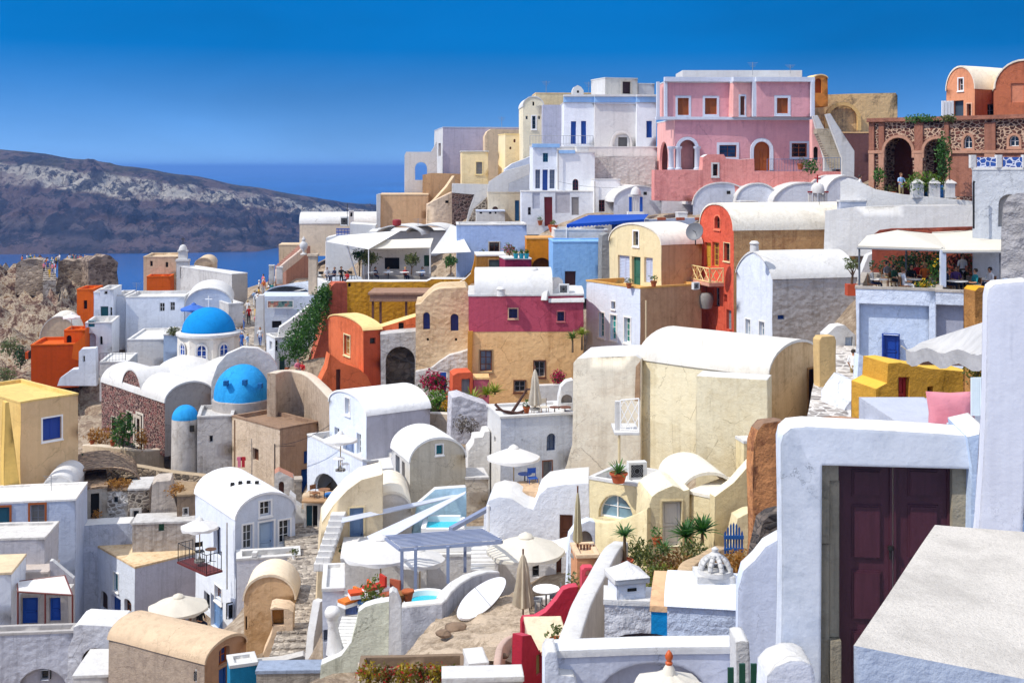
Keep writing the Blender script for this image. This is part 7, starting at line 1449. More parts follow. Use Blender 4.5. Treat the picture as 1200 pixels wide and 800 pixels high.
# white chimney house
chm = thing('white_chimney', 'square white chimney with pyramid cap on a rough white stone base', 'chimney', U(735,700,28.5)); p = U(716,700,28.5); M = Matrix.Translation(U(735,696,28.35)) @ Matrix.Rotation(R(14),4,'Z')
boxes('shaft', plaster('#e2e3e8', .2, .04), chm, [((-.36,-.3,-.2), (.36,.36,.36))], 0, M); boxes('slot', DARK, chm, [((-.1,-.32,.18), (.12,-.2,.25))], 0, M)
boxes('slab', WHITE, chm, [((-.43,-.37,.36), (.43,.43,.5))], 0, M); bm = bmesh.new(); lathe(bm, [(.6,.5),(.25,.66),(0,.8)], (0,0,0), 4, R(45), R(405)); bmesh.ops.transform(bm, matrix=M, verts=bm.verts); finish('cap', bm, WHITE, chm, 0)
house('rough_chimney_base', 'rough whitewashed stone base carrying the square white chimney', 'house', 709, 703, 790, 28, -5, dl=.9, xr=768, wall=plaster('#d5d5da', .4, .09, '#a3a3a8', relief=1.2), rm=WHITE, ph=.04)
house('blue_plank_house', 'peach flat roof with a bright blue painted end wall', 'house', 764.5, 711, 800, 25, -8, dl=2.2, xr=797, wall=plaster('#0d84c0', .25), rm=plaster('#e2b78c', .3), ph=.02)
house('pot_chimney_house', 'wide rough white vaulted roof house with a pot chimney', 'house', 783, 708, 800, 24.5, -9, dl=1.9, xr=866, roof='vaultR', rise=.12, wall=plaster('#cdd8ec', .3, .06, '#a8b5cc', relief=.7), rm=plaster('#eef2fa', .15, .03))
pc = thing('pot_chimney', 'white chimney made of open arches with a round knob', 'chimney', U(838,690,25.5)); b = U(838,677,25.4)
boxes('base', WHITE, pc, [(b+V(-.42,-.3,-.3), b+V(.38,.4,.12))]); bm = bmesh.new()
for k in range(8):
    a = k*math.pi/4+.3; d = V(math.cos(a), math.sin(a), 0); pr = None
    for m_ in range(7):
        t = m_/6*math.pi/2; p = b+d*.33*math.cos(t)+V(0,0,.12+.36*math.sin(t)); 
        if pr is not None: tube(bm, pr, p, .055, .055, 6)
        pr = p
lathe(bm, [(.1,.44),(.14,.5),(.06,.56),(.08,.62),(0,.68)], b, 12); lathe(bm, [(.38,.1),(.38,.2),(.3,.2)], b, 16)
finish('arches', bm, WHITE, pc, 60, doubles=False)
slab('white_curved_wall', 'smooth white shoulder wall in front of the terracotta pillar', 'wall', 863, 20, -6, [(862,860),(864,690),(870,668),(884,655),(896,640),(914,630),(918,860)], .5, plaster('#d8dff0', .25, .012), capm=plaster('#e2e1df', .2, .01))
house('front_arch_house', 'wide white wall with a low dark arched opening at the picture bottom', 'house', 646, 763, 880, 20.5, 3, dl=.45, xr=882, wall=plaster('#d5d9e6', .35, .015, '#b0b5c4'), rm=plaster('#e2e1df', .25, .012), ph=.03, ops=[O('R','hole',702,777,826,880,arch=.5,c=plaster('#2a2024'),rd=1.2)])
slab('front_left_step', 'small white rounded buttress left of the low dark arch', 'buttress', 640, 20.2, 3, [(637,860),(638,770),(642,763),(652,763),(655,790),(672,792),(676,800),(676,860)], .6, plaster('#dfe3ec', .2), capm=WHITE)
gf = thing('green_fence', 'dark green picket fence at the picture bottom near the door', 'fence', U(880,800,15)); 
for k in range(5): p = U(853+k*13.5, 800, 15); boxes('pale', paint('#0f4a36',.5,.2), gf, [(p+V(0,0,-1), p+V(.075,.03,.24-(.05 if k == 0 else 0)))])
p = U(850,800,15); boxes('rail', paint('#0f4a36',.5,.2), gf, [(p+V(0,.03,-.1), p+V(.65,.06,-.02))])
slab('white_round_post', 'white rounded post stub at the picture bottom beside the doorway', 'post', 896, 12.9, 0, [(895,880),(898,790),(908,779),(925,772),(940,772),(951,777),(954,790),(954,880)], .5, plaster('#e9eaf0', .15, .02), capm=WHITE)
slab('front_white_block', 'white block edge left of the green fence', 'wall', 866, 16, 0, [(864,880),(864,752),(870,750),(879,751),(880,770),(880,880)], .5, WHITE)
# paddle board shaped white table leaning on the slope
pb = thing('white_board', 'large white oval board with a centre seam lying on the stony slope', 'board', U(564,722,43)); a, b = U(541,725,42.2), U(588,686,44.6); ax = (b-a)/2; sd = V(.29,-.3,-.23); nrm = ax.cross(sd).normalized(); c = (a+b)/2+V(0,0,.15); bm = bmesh.new(); T1, T2 = [], []
for i in range(40):
    t = i*2*math.pi/40; p = c+ax*math.cos(t)*1.14+sd*math.sin(t)*(1-.12*math.cos(t)); T1.append(bm.verts.new(p+nrm*.05)); T2.append(bm.verts.new(p-nrm*.05))
bm.faces.new(T1); bm.faces.new(T2[::-1])
for i in range(40): bm.faces.new((T1[i], T1[(i+1)%40], T2[(i+1)%40], T2[i]))
bmesh.ops.recalc_face_normals(bm, faces=bm.faces); finish('deck', bm, paint('#f2f2f4', .5, .04), pb, 0)
nn = nrm if nrm.y < 0 else -nrm
tubes('seam', GREY, pb, [(c-sd*1.0+nn*.055, c+sd*1.0+nn*.055, .012)], 4); tubes('edge', DARK, pb, [(T[0], T[1], .02) for T in [(c+ax*math.cos(t)*1.14+sd*math.sin(t)*(1-.12*math.cos(t))-nn*.05, c+ax*math.cos(t+.16)*1.05+sd*math.sin(t+.16)*(1-.12*math.cos(t+.16))-nn*.05) for t in [i*.157 for i in range(40)]]], 4)
# cobbled path up the left of the stair house
COB = rubble('#8f8478', '#c2b6a6', '#a89c8e', 3.6, .07)
for k, (A_, B_, n_, w_) in enumerate((((340,800,50),(358,735,54),7,2.4), ((360,735,54.5),(362,700,58),5,2.2), ((364,700,58),(363,650,64.5),9,2.4), ((360,650,65),(352,600,72),8,2.2))):
    steps('cobbled_path', None, None, U(*A_), U(*B_), w_, n_, COB, 1.5, kind='structure', wamp=.08)
# stony slope between the hot tub and red wall
slo = bmesh.new(); n = 26
for i in range(n):
    for j in range(n):
        def SP(s_, t_): p = U(470,770,39.2).lerp(U(625,775,36), s_).lerp(U(520,715,43).lerp(U(618,690,46), s_), t_); return p+V(0,0,.18*noise.noise(p*1.3)+.06*noise.noise(p*5))
        q(slo, SP(i/n,j/n), SP((i+1)/n,j/n), SP((i+1)/n,(j+1)/n), SP(i/n,(j+1)/n))
o = finish('stony_ground', slo, plaster('#c4b098', .7, .09, '#8a7862', scale=3.2), None, 60); o['kind'] = 'structure'
# ================================================================== PEOPLE
SKIN = paint('#c08a68', .6, .05); HAIRS = [paint('#2a1d15', .7, .1), paint('#6b4a2a', .7, .1), paint('#c9a66b', .7, .1), paint('#151312', .7, .1)]
COLS = dict(white='#e8e8e8', red='#b8242a', blue='#2f5fa8', navy='#1b2444', black='#161618', yellow='#e0b02a', pink='#d9788c', teal='#1f7f86', green='#2f5a40', khaki='#a8946a', grey='#85878c', purple='#5d3f78', orange='#d8702a', sky='#9fc0e6')
CL = {k: cloth(v, .15, 0) for k, v in COLS.items()}
def skel(pose):
    """joints: name -> (pos, radius); figure faces -Y, feet at z=0, 1.75 m tall"""
    J = {}
    def j(n, x, y, z, r): J[n] = (Vector((x, y, z)), r)
    sit = pose == 'sit'; dz = -.45 if sit else 0
    j('pelvis',0,0,.95+dz,.15); j('waist',0,.01,1.1+dz,.135); j('chest',0,.01,1.3+dz,.165); j('neckb',0,.015,1.47+dz,.07); j('neck',0,0,1.53+dz,.055); j('head',0,-.01,1.64+dz,.098); j('crown',0,.005,1.72+dz,.075)
    for s, n in ((-1,'L'), (1,'R')):
        j('sh'+n,s*.19,.01,1.42+dz,.065)
        if pose == 'walk': j('el'+n,s*.25,.06*s,1.15,.045); j('wr'+n,s*.24,-.12-.1*s,.95,.034); j('ha'+n,s*.24,-.17-.1*s,.87,.04)
        elif sit: j('el'+n,s*.25,-.05,1.12+dz,.045); j('wr'+n,s*.16,-.3,1.1+dz,.034); j('ha'+n,s*.12,-.38,1.12+dz,.04)
        elif pose == 'lean': j('el'+n,s*.27,-.06,1.17,.045); j('wr'+n,s*.2,-.28,1.1,.034); j('ha'+n,s*.16,-.34,1.08,.04)
        else: j('el'+n,s*.24,.03,1.14,.045); j('wr'+n,s*.25,-.02,.9,.034); j('ha'+n,s*.25,-.04,.81,.04)
        if sit: j('hip'+n,s*.1,-.03,.5,.095); j('kn'+n,s*.12,-.44,.5,.062); j('an'+n,s*.12,-.42,.09,.04); j('to'+n,s*.13,-.58,.035,.036)
        elif pose == 'walk': j('hip'+n,s*.1,0,.88,.095); j('kn'+n,s*.1,-.13*s-.05,.5,.062); j('an'+n,s*.1,.22*-s+.02,.1 if s > 0 else .12,.04); j('to'+n,s*.11,.22*-s-.15,.035,.036)
        else: j('hip'+n,s*.1,0,.88,.095); j('kn'+n,s*.11,-.01,.5,.062); j('an'+n,s*.11,.02,.09,.042); j('to'+n,s*.13,-.15,.035,.036)
    E = [('pelvis','waist','S'),('waist','chest','S'),('chest','neckb','S'),('neckb','neck','K'),('neck','head','K'),('head','crown','K')]
    for n in 'LR': E += [('chest','sh'+n,'S'),('sh'+n,'el'+n,'S'),('el'+n,'wr'+n,'K'),('wr'+n,'ha'+n,'K'),('pelvis','hip'+n,'T'),('hip'+n,'kn'+n,'T'),('kn'+n,'an'+n,'T'),('an'+n,'to'+n,'B')]
    return J, E
TPL = {}
def person_template(pose):
    if pose in TPL: return TPL[pose]
    J, E = skel(pose); names = list(J); me = bpy.data.meshes.new('person'); me.from_pydata([J[n][0] for n in names], [(names.index(a), names.index(b)) for a, b, _ in E], [])
    o = bpy.data.objects.new('person', me); COL.objects.link(o); md = o.modifiers.new('skin', 'SKIN'); md.use_smooth_shade = True
    sv = me.skin_vertices[0].data
    for i, n in enumerate(names): sv[i].radius = (J[n][1], J[n][1]*(.72 if n in ('chest','waist','pelvis') else 1)); sv[i].use_root = n == 'pelvis'
    ss = o.modifiers.new('sub', 'SUBSURF'); ss.levels = 1; ss.render_levels = 1
    dg = bpy.context.evaluated_depsgraph_get(); m2 = bpy.data.meshes.new_from_object(o.evaluated_get(dg)); bpy.data.objects.remove(o)
    m2.name = 'person'; m2.materials.clear()
    for k in range(4): m2.materials.append(SKIN)
    idx = dict(K=0, S=1, T=2, B=3)
    for f in m2.polygons:
        c = f.center; best = None
        for a, b, r in E:
            A_, B_ = J[a][0], J[b][0]; ab = B_-A_; t = max(0, min(1, (c-A_).dot(ab)/max(1e-6, ab.length_squared))); d = (c-A_-ab*t).length-(J[a][1]*(1-t)+J[b][1]*t)
            if best is None or d < best[0]: best = (d, r)
        f.material_index = idx[best[1]]; f.use_smooth = True
    dz = -.45 if pose == 'sit' else 0; hc = Vector((0, 0, 1.655+dz))
    bm = bmesh.new(); lathe(bm, [(.02,.125),(.075,.105),(.108,.05),(.112,0),(.1,-.05)], hc+V(0,.012,0), 12)
    for v in list(bm.verts):
        if v.co.y < hc.y-.045 and v.co.z < hc.z+.06: v.co.y = hc.y-.045
    hm = bpy.data.meshes.new('hair'); bm.to_mesh(hm); bm.free(); hm.materials.append(HAIRS[0])
    for f in hm.polygons: f.use_smooth = True
    bm = bmesh.new()
    for s in (-1, 1):
        lathe(bm, [(0,-.012),(.011,0),(0,.012)], hc+V(s*.036,-.098,-.01), 6); lathe(bm, [(0,-.03),(.015,0),(0,.03)], hc+V(s*.1,0,-.02), 6)
    fm = bpy.data.meshes.new('face'); 
    box(bm, hc+V(-.022,-.1,-.062), hc+V(.022,-.09,-.054)); bm.to_mesh(fm); bm.free(); fm.materials.append(paint('#3a201a'))
    bm = bmesh.new(); lathe(bm, [(0,-.03),(.018,-.025),(.008,.02),(0,.03)], hc+V(0,-.1,-.02), 6); nm = bpy.data.meshes.new('nose'); bm.to_mesh(nm); bm.free(); nm.materials.append(SKIN)
    TPL[pose] = (m2, hm, fm, nm); return TPL[pose]
def person(label, p, rz, pose='stand', top='white', legs='navy', hair=0, hat=None, scale=1, group=None, far=False):
    m, hm, fm, nm = person_template(pose); o = bpy.data.objects.new('person', m); COL.objects.link(o); o.location = p; o.rotation_euler = (0, 0, rz); o.scale = (scale,)*3
    for i, mt in ((1, CL[top]), (2, CL[legs] if legs else SKIN), (3, CL['black'])): o.material_slots[i].link = 'OBJECT'; o.material_slots[i].material = mt
    for nm_, me_ in (('hair', hm),) + ((('face', fm), ('nose', nm)) if not far else ()):
        h = bpy.data.objects.new(nm_, me_); COL.objects.link(h); h.parent = o
        if nm_ == 'hair': h.material_slots[0].link = 'OBJECT'; h.material_slots[0].material = CL[hat] if hat else HAIRS[hair]
    return tag(o, label, 'person', group)
rnd = random.Random(11); KEYS = ['white','white','red','blue','navy','black','pink','teal','yellow','sky','grey','white','purple','orange']
seen = {}
def crowd(n, place, spot, Yf, group, sc=1.0):
    used = {}
    for i in range(n):
        px, py, Y = spot(i); a, b = rnd.choice(KEYS), rnd.choice(['navy','khaki','black','white','grey','blue']); 
        person('tourist in %s top and %s %s %s' % (a, b, 'trousers', place), U(px, py, Y), rnd.uniform(-3.1, 3.1), rnd.choice(['stand','walk','lean']), a, b, rnd.randrange(4), rnd.choice([None,None,None,'white','khaki']), sc*rnd.uniform(.92, 1.06), group, True)
# visitors up on the castle
def sp(i): px = rnd.uniform(24, 49) if i < 9 else rnd.uniform(67, 105); return px, rnd.uniform(309.5, 311.5), 199+rnd.uniform(0, 3)
crowd(24, 'behind the castle wall', sp, 0, 'visitors on the castle ruin')
def sp(i): px = rnd.uniform(51, 66); t = rnd.random(); return px, 324-12*t, 188+8*t
crowd(16, 'on the steps between the castle walls', sp, 0, 'visitors on the castle steps')
person('child in bright yellow on the castle steps', U(58,326,186), .2, 'walk', 'yellow', 'yellow', 1, None, .9, None, True)
# the lane
LANE = [(318,336,141), (306,352,133), (300,365,126), (296,380,119), (292,398,112), (288,420,106), (284,445,101)]
P_ = catmull([U(*p) for p in LANE], 8); bm = bmesh.new(); pr = None
for i, p in enumerate(P_):
    d = (P_[min(i+1, len(P_)-1)]-P_[max(0, i-1)]); s_ = Vector((d.y, -d.x, 0)).normalized()*1.6; cur = (bm.verts.new(p-s_), bm.verts.new(p+s_))
    if pr: bm.faces.new((pr[0], pr[1], cur[1], cur[0]))
    pr = cur
o = finish('lane', bm, rubble('#8f8478', '#b8aa98', '#9a8f82', 2.4, .05), None, 60); o['kind'] = 'structure'
def sp(i):
    t = rnd.uniform(0, .8)*(len(P_)-1); k = int(t); p = P_[k].lerp(P_[min(k+1, len(P_)-1)], t-k)+V(rnd.uniform(-1.2, 1.2), 0, .02); return 600+F*p.x/p.y, HZ-F*p.z/p.y, p.y
crowd(26, 'walking in the narrow lane', sp, 0, 'tourists in the narrow lane')
# singles
person('person in light blue shirt standing before the arcade fence', U(1056,234,79), .3, 'lean', 'sky', 'khaki', 1)
person('person in white by the stairs right of the pink mansion', U(1008,236,80), 1.2, 'stand', 'white', 'navy', 0)
person('person in black leaning at the roof terrace wall', U(400,335,108.5), .5, 'lean', 'black', 'black', 0)
person('person in red seated near the roof terrace mast', U(407,334,109.5), -.6, 'sit', 'red', 'navy', 3)
person('person in pink seated by the coral house steps', U(349,441,90), .6, 'sit', 'pink', 'navy', 1); person('person in red seated beside the one in pink', U(354,443,90), -.3, 'sit', 'red', 'navy', 0)
person('person in black seated under the lower left parasol', U(235,739,66.5), .8, 'sit', 'black', 'navy', 3)
# cafe guests
dz = ztop(336, 57)-.5+.02
def cp(px, Y): return Vector(((px-600)/F*Y, Y, dz))
WOODC = paint('#8a5a30', .6, .2)
make_table('small cafe table at the left end of the cafe terrace', cp(1030,58.5), .45, .72, WTRIM, 'cafe tables under the canopies'); make_table('cafe table in the middle under the left canopy', cp(1070,58.5), .45, .72, WTRIM, 'cafe tables under the canopies'); make_table('cafe table under the right canopy', cp(1122,57.5), .5, .72, WTRIM, 'cafe tables under the canopies')
for lb, px, Y, rz, top, hr, leg in (('person in grey top at the left end of the cafe terrace',1022,58.6,1.3,'grey',1,'navy'), ('person in white top at the middle cafe table',1059,57.9,1.5,'white',1,'white'), ('person in black behind the middle cafe table',1068,60,.1,'black',3,'black'), ('person in teal green dress at the right cafe table',1143,57.4,-1.5,'teal',0,'black'),
    ('person in purple top behind the right cafe table',1120,59,.0,'purple',0,'navy'), ('person in navy at the left of the right cafe table',1110,58,1.2,'navy',3,'navy'), ('person in dark green under the left canopy',1048,60,.7,'green',0,'black'), ('person in orange top at the back of the cafe',1084,61,-.4,'orange',2,'navy')):
    p = cp(px, Y); person(lb, p, rz, 'sit', top, leg, hr); make_chair('wooden chair of the '+lb.replace('person','guest'), p, rz, WOODC, 'cafe chairs')
person('waiter in white shirt standing under the right canopy', cp(1128,61), .2, 'stand', 'white', 'black', 3)

# ================================================================== PARASOLS, FURNITURE
parasol('large cream scalloped parasol above the sloping stony yard', 616, 627, 48.5, 92, 2.5, CREAMC)
parasol('square-looking white parasol below the anchor terrace', 602, 523.5, 60, 62, 2.4, WHITEC, n=4)
parasol('cream parasol on the patio beside the white cube house', 209, 697.5, 66.5, 70, 2.3, CREAMC)
parasol('wide white parasol left of the slatted pergola', 446, 629, 50, 92, 2.2, WHITEC)
parasol('second white parasol half under the slatted pergola', 492, 643, 49.5, 60, 2.2, WHITEC)
parasol('small white parasol on the balcony of the white vaulted house', 234, 608, 64.5, 44, 2.3, WHITEC)
parasol('white parasol shading the door of the house with the shade-grey flank', 399, 507, 69.5, 40, 2.2, WHITEC, n=4)
parasol('tiny white parasol beside the cream vault near the rock', 84, 367.5, 116, 20, 2.3, WHITEC)
parasol('flat blue parasol behind the bright blue church dome', 227, 356, 113, 31, 2.3, cloth('#3f6fc4', .15, .1))
parasol('cream parasol with an orange finial in front of the low dark arch', 784, 786, 17.5, 88, 2.2, CREAMC, finial=paint('#c8591f', .5, .2))
closed_parasol('tall beige closed parasol at the edge of the stony yard', 613, 645, 41, 3.1, .27, wood=BROWN)
closed_parasol('white closed parasol on the anchor terrace', 627, 430, 64.5, 2.3, .26, cloth('#d9cfbe', .3), low=.15)
closed_parasol('thin striped closed parasol beside the white oval niche', 677, 571, 45, 2.6, .13, cloth('#c9bd98', .5), low=.25)
# anchor
an = thing('anchor', 'rusty iron anchor lying on the white terrace', 'anchor', U(600,486,66)); RU = paint('#4a2c22', .8, .4); a0, a1 = U(600,483,66.2), U(617,457,66.6)
tubes('shank', RU, an, [(a0, a1, .09, .06)], 8); bm = bmesh.new(); pr = None
for k in range(13):
    t = -1.2+2.4*k/12; p = a0+V(1.0*math.sin(t), -.3*math.sin(t), .75*(1-math.cos(t))-.05)
    if pr is not None: tube(bm, pr, p, .08, .08, 6)
    pr = p
finish('arm', bm, RU, an, 40, doubles=False); tubes('stock', RU, an, [(a0+V(-.9,.3,.1), a0+V(.9,-.5,.0), .05)], 6); bm = bmesh.new(); lathe(bm, [(.16,-.03),(.2,0),(.16,.03),(.12,0),(.16,-.03)], a1+V(.05,0,.05), 14); finish('ring', bm, RU, an, 50)
for k, px in enumerate((628.5, 637.5)): make_chair('director chair on the anchor terrace, %s of the pair' % ('left','right')[k], U(px,486,66.5), .3, paint('#7d5a3c',.6), 'director chairs on the anchor terrace', cloth('#e0d5c2'))
make_table('low dark table right of the director chairs', U(650,485,66.3), .3, .4, BROWN); make_table('second low dark table at the right end of the anchor terrace', U(662,485,66.3), .35, .4, BROWN)
slab('masonry_arch', 'white rounded arch seat at the right end of the anchor terrace', 'arch', 655, 67.5, 4, [(654,486),(655,466),(658,453),(664,447),(672,445),(676,450),(676,486)], .8, WHITE, ops=[O('R','hole',658,462,671,472,arch=.3,c=plaster('#b5a89c'),rd=.3)])
make_table('round white table in the stony yard', U(640,712,44), .5, .72, WTRIM); 
for k, (px, py, rz) in enumerate(((628,716,1.4), (651,712,-1.6))): make_chair('grey wicker chair %s the round white table' % ('left of','right of')[k], U(px,py,44.2), rz, paint('#6f7075',.7), 'wicker chairs in the stony yard')
for k, (px, py, c_, lb) in enumerate(((424,690,'#d8501c','orange sun lounger cushion in front of the wide white parasol'), (441,684,'#b8301c','red sun lounger cushion beside the orange one'), (412,699,'#e07a2a','small orange bolster on the white terrace edge'), (458,690,'#a8563a','rust coloured lounger cushion nearest the pergola post'), (432,699,'#3f6fa8','blue striped cushion before the orange loungers'))):
    root = thing('sun_lounger', lb, 'sun lounger', U(px,py+6,46.5+k*.05)); M = Matrix.Translation(U(px,py+4,46.5+k*.05)) @ Matrix.Rotation(R(20+k*13),4,'Z')
    boxes('frame', WTRIM, root, [((-.5,-.25,-.15),(.5,.25,-.02))], 0, M); bm = bmesh.new(); box(bm, (-.5,-.24,0), (.25,.24,.1)); box(bm, (.25,-.24,.02), (.34,.24,.42)); bmesh.ops.transform(bm, matrix=M, verts=bm.verts); finish('cushion', bm, cloth(c_, .3, 0), root, 0, doubles=False)
# balcony furniture, patio furniture
make_chair('iron chair on the rusty balcony', U(234,655,64.6), .5, IRON); make_table('little table on the rusty balcony', U(247,658,64.2), .3, .7, WOODC)
make_chair('white chair on the base terrace of the house with the shade-grey flank', U(404,552,69.5), 2.0, WTRIM); make_table('white table on the base terrace of the house with the shade-grey flank', U(397,551,69), .35, .7, WTRIM)
make_table('brown patio table under the cream patio parasol', U(207,741,67), .45, .72, WOODC)
for k, (px, rz) in enumerate(((195,1.5), (219,-1.5))): make_chair('wooden patio chair %s the brown patio table' % ('left of','right of')[k], U(px,741,67), rz, WOODC, 'patio chairs')
for k in range(6): make_chair('dark chair on the roof terrace, number %s from the mast' % ('one','two','three','four','five','six')[k], U(376+k*7.2, 328+rnd.random()*1.5, 112.5), rnd.uniform(-3,3), IRON, 'roof terrace chairs')
for k in range(4): make_table('cloth-covered roof terrace table, %s from the left' % ('first','second','third','fourth')[k], U(436+k*19,328,108.5), .45, .72, WTRIM, 'roof terrace tables')
make_chair('blue chair by the square white parasol', U(624,570,59), .2, BLUE); make_table('small blue table under the square white parasol', U(615,571,59.5), .35, .7, BLUE)
ac_unit('white air conditioner with round grille beside the potted aloe', 737, 563, 51.6, 22, 21, 10)
# white bell gable with red cross
rb = thing('red_cross_belfry', 'little white domed belfry with a red beam and red cross', 'belfry', U(958,240,98)); b = U(958,239,98); w_ = 22/F*98
boxes('pier', WHITE, rb, [(b+V(x*w_-.12,-.2,0), b+V(x*w_+.12,.1,.9)) for x in (-.42,-.14,.14,.42)]); boxes('beam', paint('#8e1f22',.5), rb, [(b+V(-w_*.55,-.26,.92), b+V(w_*.55,-.1,1.05))])
bm = bmesh.new(); lathe(bm, [(w_*.36,.9),(w_*.36,1.2),(w_*.3,1.5),(w_*.15,1.7),(0,1.75)], b, 16); finish('dome', bm, WHITE, rb, 50); tubes('cross', paint('#a3161c',.5), rb, [(b+V(0,0,1.7), b+V(0,0,2.4), .06), (b+V(-.24,0,2.1), b+V(.24,0,2.1), .06)])

# ================================================================== PLANTS
G1 = leafm('#2f5a1a', '#6a9436'); G2 = leafm('#4a5624', '#938a44'); G3 = leafm('#1f4420', '#3f7030'); DRY = leafm('#9a6a26', '#c99a4a'); OLV = leafm('#5d6a3a', '#98a070'); AGV = leafm('#3f6a30', '#7fa050'); BOUG = leafm('#b0124a', '#d83a78'); REDL = leafm('#a8201c', '#d85030')
bush('green_shrub', 'bright green shrub before the red stone church door', 'shrub', U(144,503,89.3), (1.0,.7,1.35), 700, .13, G1, 1)
bush('dry_bush', 'orange-brown dry bush left of the green church shrub', 'shrub', U(117,510,91.5), (1.1,.7,.7), 500, .11, DRY, 2); bush('dry_bush', 'small dry orange plant at the right end of the church garden', 'shrub', U(166,514,89.5), (.5,.4,.8), 250, .1, DRY, 3)
bush('corner_shrub', 'dark green shrub at the corner of the yellow cube house', 'shrub', U(97,542,84), (.7,.6,.55), 350, .1, G3, 4)
bush('rock_shrub', 'round dark shrub on the bare rock at the left edge', 'shrub', U(11,406,128), (1.1,.9,1.0), 450, .14, OLV, 5); bush('rock_shrub', 'dark green tall shrub left of the orange wall', 'shrub', U(24,418,115), (.6,.6,1.2), 400, .13, G3, 6); bush('rock_shrub', 'low olive shrub under the orange wall at the left edge', 'shrub', U(6,440,118), (1.3,.8,.9), 450, .13, OLV, 7)
bush('dry_bush', 'rusty dry grass tuft on the brown earth roof', 'shrub', U(138,566,80), (1.0,.8,.3), 380, .09, DRY, 8); bush('dry_bush', 'rusty dry tuft beside the pale plaster buttress', 'shrub', U(207,574,77), (.6,.5,.4), 260, .09, DRY, 9); bush('dry_bush', 'dry tuft in the black cave doorway', 'shrub', U(113,603,77.6), (.3,.3,.4), 160, .08, DRY, 10)
def tree(label, px, py, Y, h, cr, mat, seed, n=700, ls=.12, name='small_tree'):
    b = U(px, py, Y); root = thing(name, label, 'tree', b); r_ = random.Random(seed); top = b+V(0,0,h); l = [(b, b.lerp(top,.5)+V(.05,0,0), .07, .05)]
    for k in range(5): l.append((b.lerp(top,.45)+V(.05,0,0), top+V(r_.uniform(-.7,.7)*cr, r_.uniform(-.5,.5)*cr, r_.uniform(-.5,.3)*cr), .035, .01))
    tubes('trunk', paint('#5a4330',.9), root, l, 6); bm = bmesh.new(); leaves(bm, top, (cr,cr*.85,cr*.8), n, ls, .5, seed); finish('crown', bm, mat, root, 0, doubles=False); return root
tree('leafy small tree left of the black restaurant window', 433, 324, 108.6, 1.7, .85, G2, 20); tree('thin dark tree at the left corner of the restaurant', 421, 324, 109, 2.0, .55, G3, 21, 400); tree('small flowering tree right of the black restaurant window', 482, 322, 108.8, 1.4, .7, G2, 22, 450); tree('small green tree right of the triangular sail', 528, 322, 107, 1.3, .6, G1, 23, 450)
ot = tree('thin olive tree in an orange pot beside the cafe', 998, 335, 58, 1.1, .42, OLV, 24, 260, .07, 'potted_olive'); b = U(998,346,58); boxes('pot', paint('#b5451c',.7,.2), ot, [(b-V(.26,.26,.0), b+V(.26,.26,.55))])
bv = bush('bougainvillea', 'red-magenta bougainvillea on the wall below the stone facade', 'shrub', U(508,448,79), (.95,.5,.75), 420, .11, G1, 30, True, None, (BOUG, 620, .1))
bush('bougainvillea', 'small red bougainvillea at the right end of the orange wall', 'shrub', U(655,442,78.5), (.5,.4,.45), 160, .09, G1, 31, True, None, (BOUG, 320, .09))
bush('green_hedge', 'yellow-green bush under the bougainvillea', 'shrub', U(514,469,77), (1.0,.5,.8), 600, .11, leafm('#4a7a1c','#90b03a'), 32); bush('yellow_flowers', 'orange-yellow flowering cushion right of the yellow-green bush', 'shrub', U(524,475,76), (.45,.35,.35), 220, .08, leafm('#b58a1a','#e0b53a'), 33)
bp = thing('blue_board', 'bright blue door panel beside the bougainvillea', 'shutter', U(519,461,79.4)); p = U(515.5,461,79.2); boxes('panel', BLUE, bp, [(p, p+V(.42,.06,1.4))])
for k, (px, py, Y, L_, lb) in enumerate(((553,472,75,1.1,'yellow-green spiky plant spilling over the root veined bank'), (570,465,75.5,1.0,'second yellow-green spiky plant beside the coral gatehouse'), (580,462,76,.9,'third small spiky plant under the orange wall'))): spiky('spiky_plant', lb, 'plant', U(px,py,Y), .1, 46, L_, .05, leafm('#7a8a22','#c0b040'), 40+k)
spiky('yucca', 'green yucca at the right corner of the orange wall', 'plant', U(671,413,79), .9, 50, .75, .05, leafm('#4a6a24','#96a040'), 44); spiky('yucca', 'yellowish tall yucca against the turquoise window house', 'plant', U(682,410,79.2), 1.0, 50, .7, .05, leafm('#7a8a2a','#b0a83a'), 45)
POT = paint('#b5532a', .8, .2)
spiky('potted_aloe', 'aloe in a round terracotta pot on the cream roof', 'potted plant', U(725,565,50.9), 0, 24, .75, .05, AGV, 46, None, .75, (POT, .36, .42))
spiky('potted_palm', 'little palm in a terracotta pot by the diagonal wall', 'potted plant', U(732,667,41.5), .85, 40, .55, .04, AGV, 47, None, .6, (POT, .28, .35))
spiky('garden_yucca', 'tall dark green yucca at the cream garden door', 'plant', U(804,640,46.5), .35, 60, .95, .05, leafm('#2a5a1e','#5a8a34'), 48); spiky('garden_yucca', 'dark green yucca leaning right of the garden door', 'plant', U(823,636,46), .4, 60, .9, .05, leafm('#2a5a1e','#5a8a34'), 49); spiky('garden_yucca', 'small grey-green aloe left of the two garden yuccas', 'plant', U(778,650,45.5), .1, 36, .6, .045, AGV, 50)
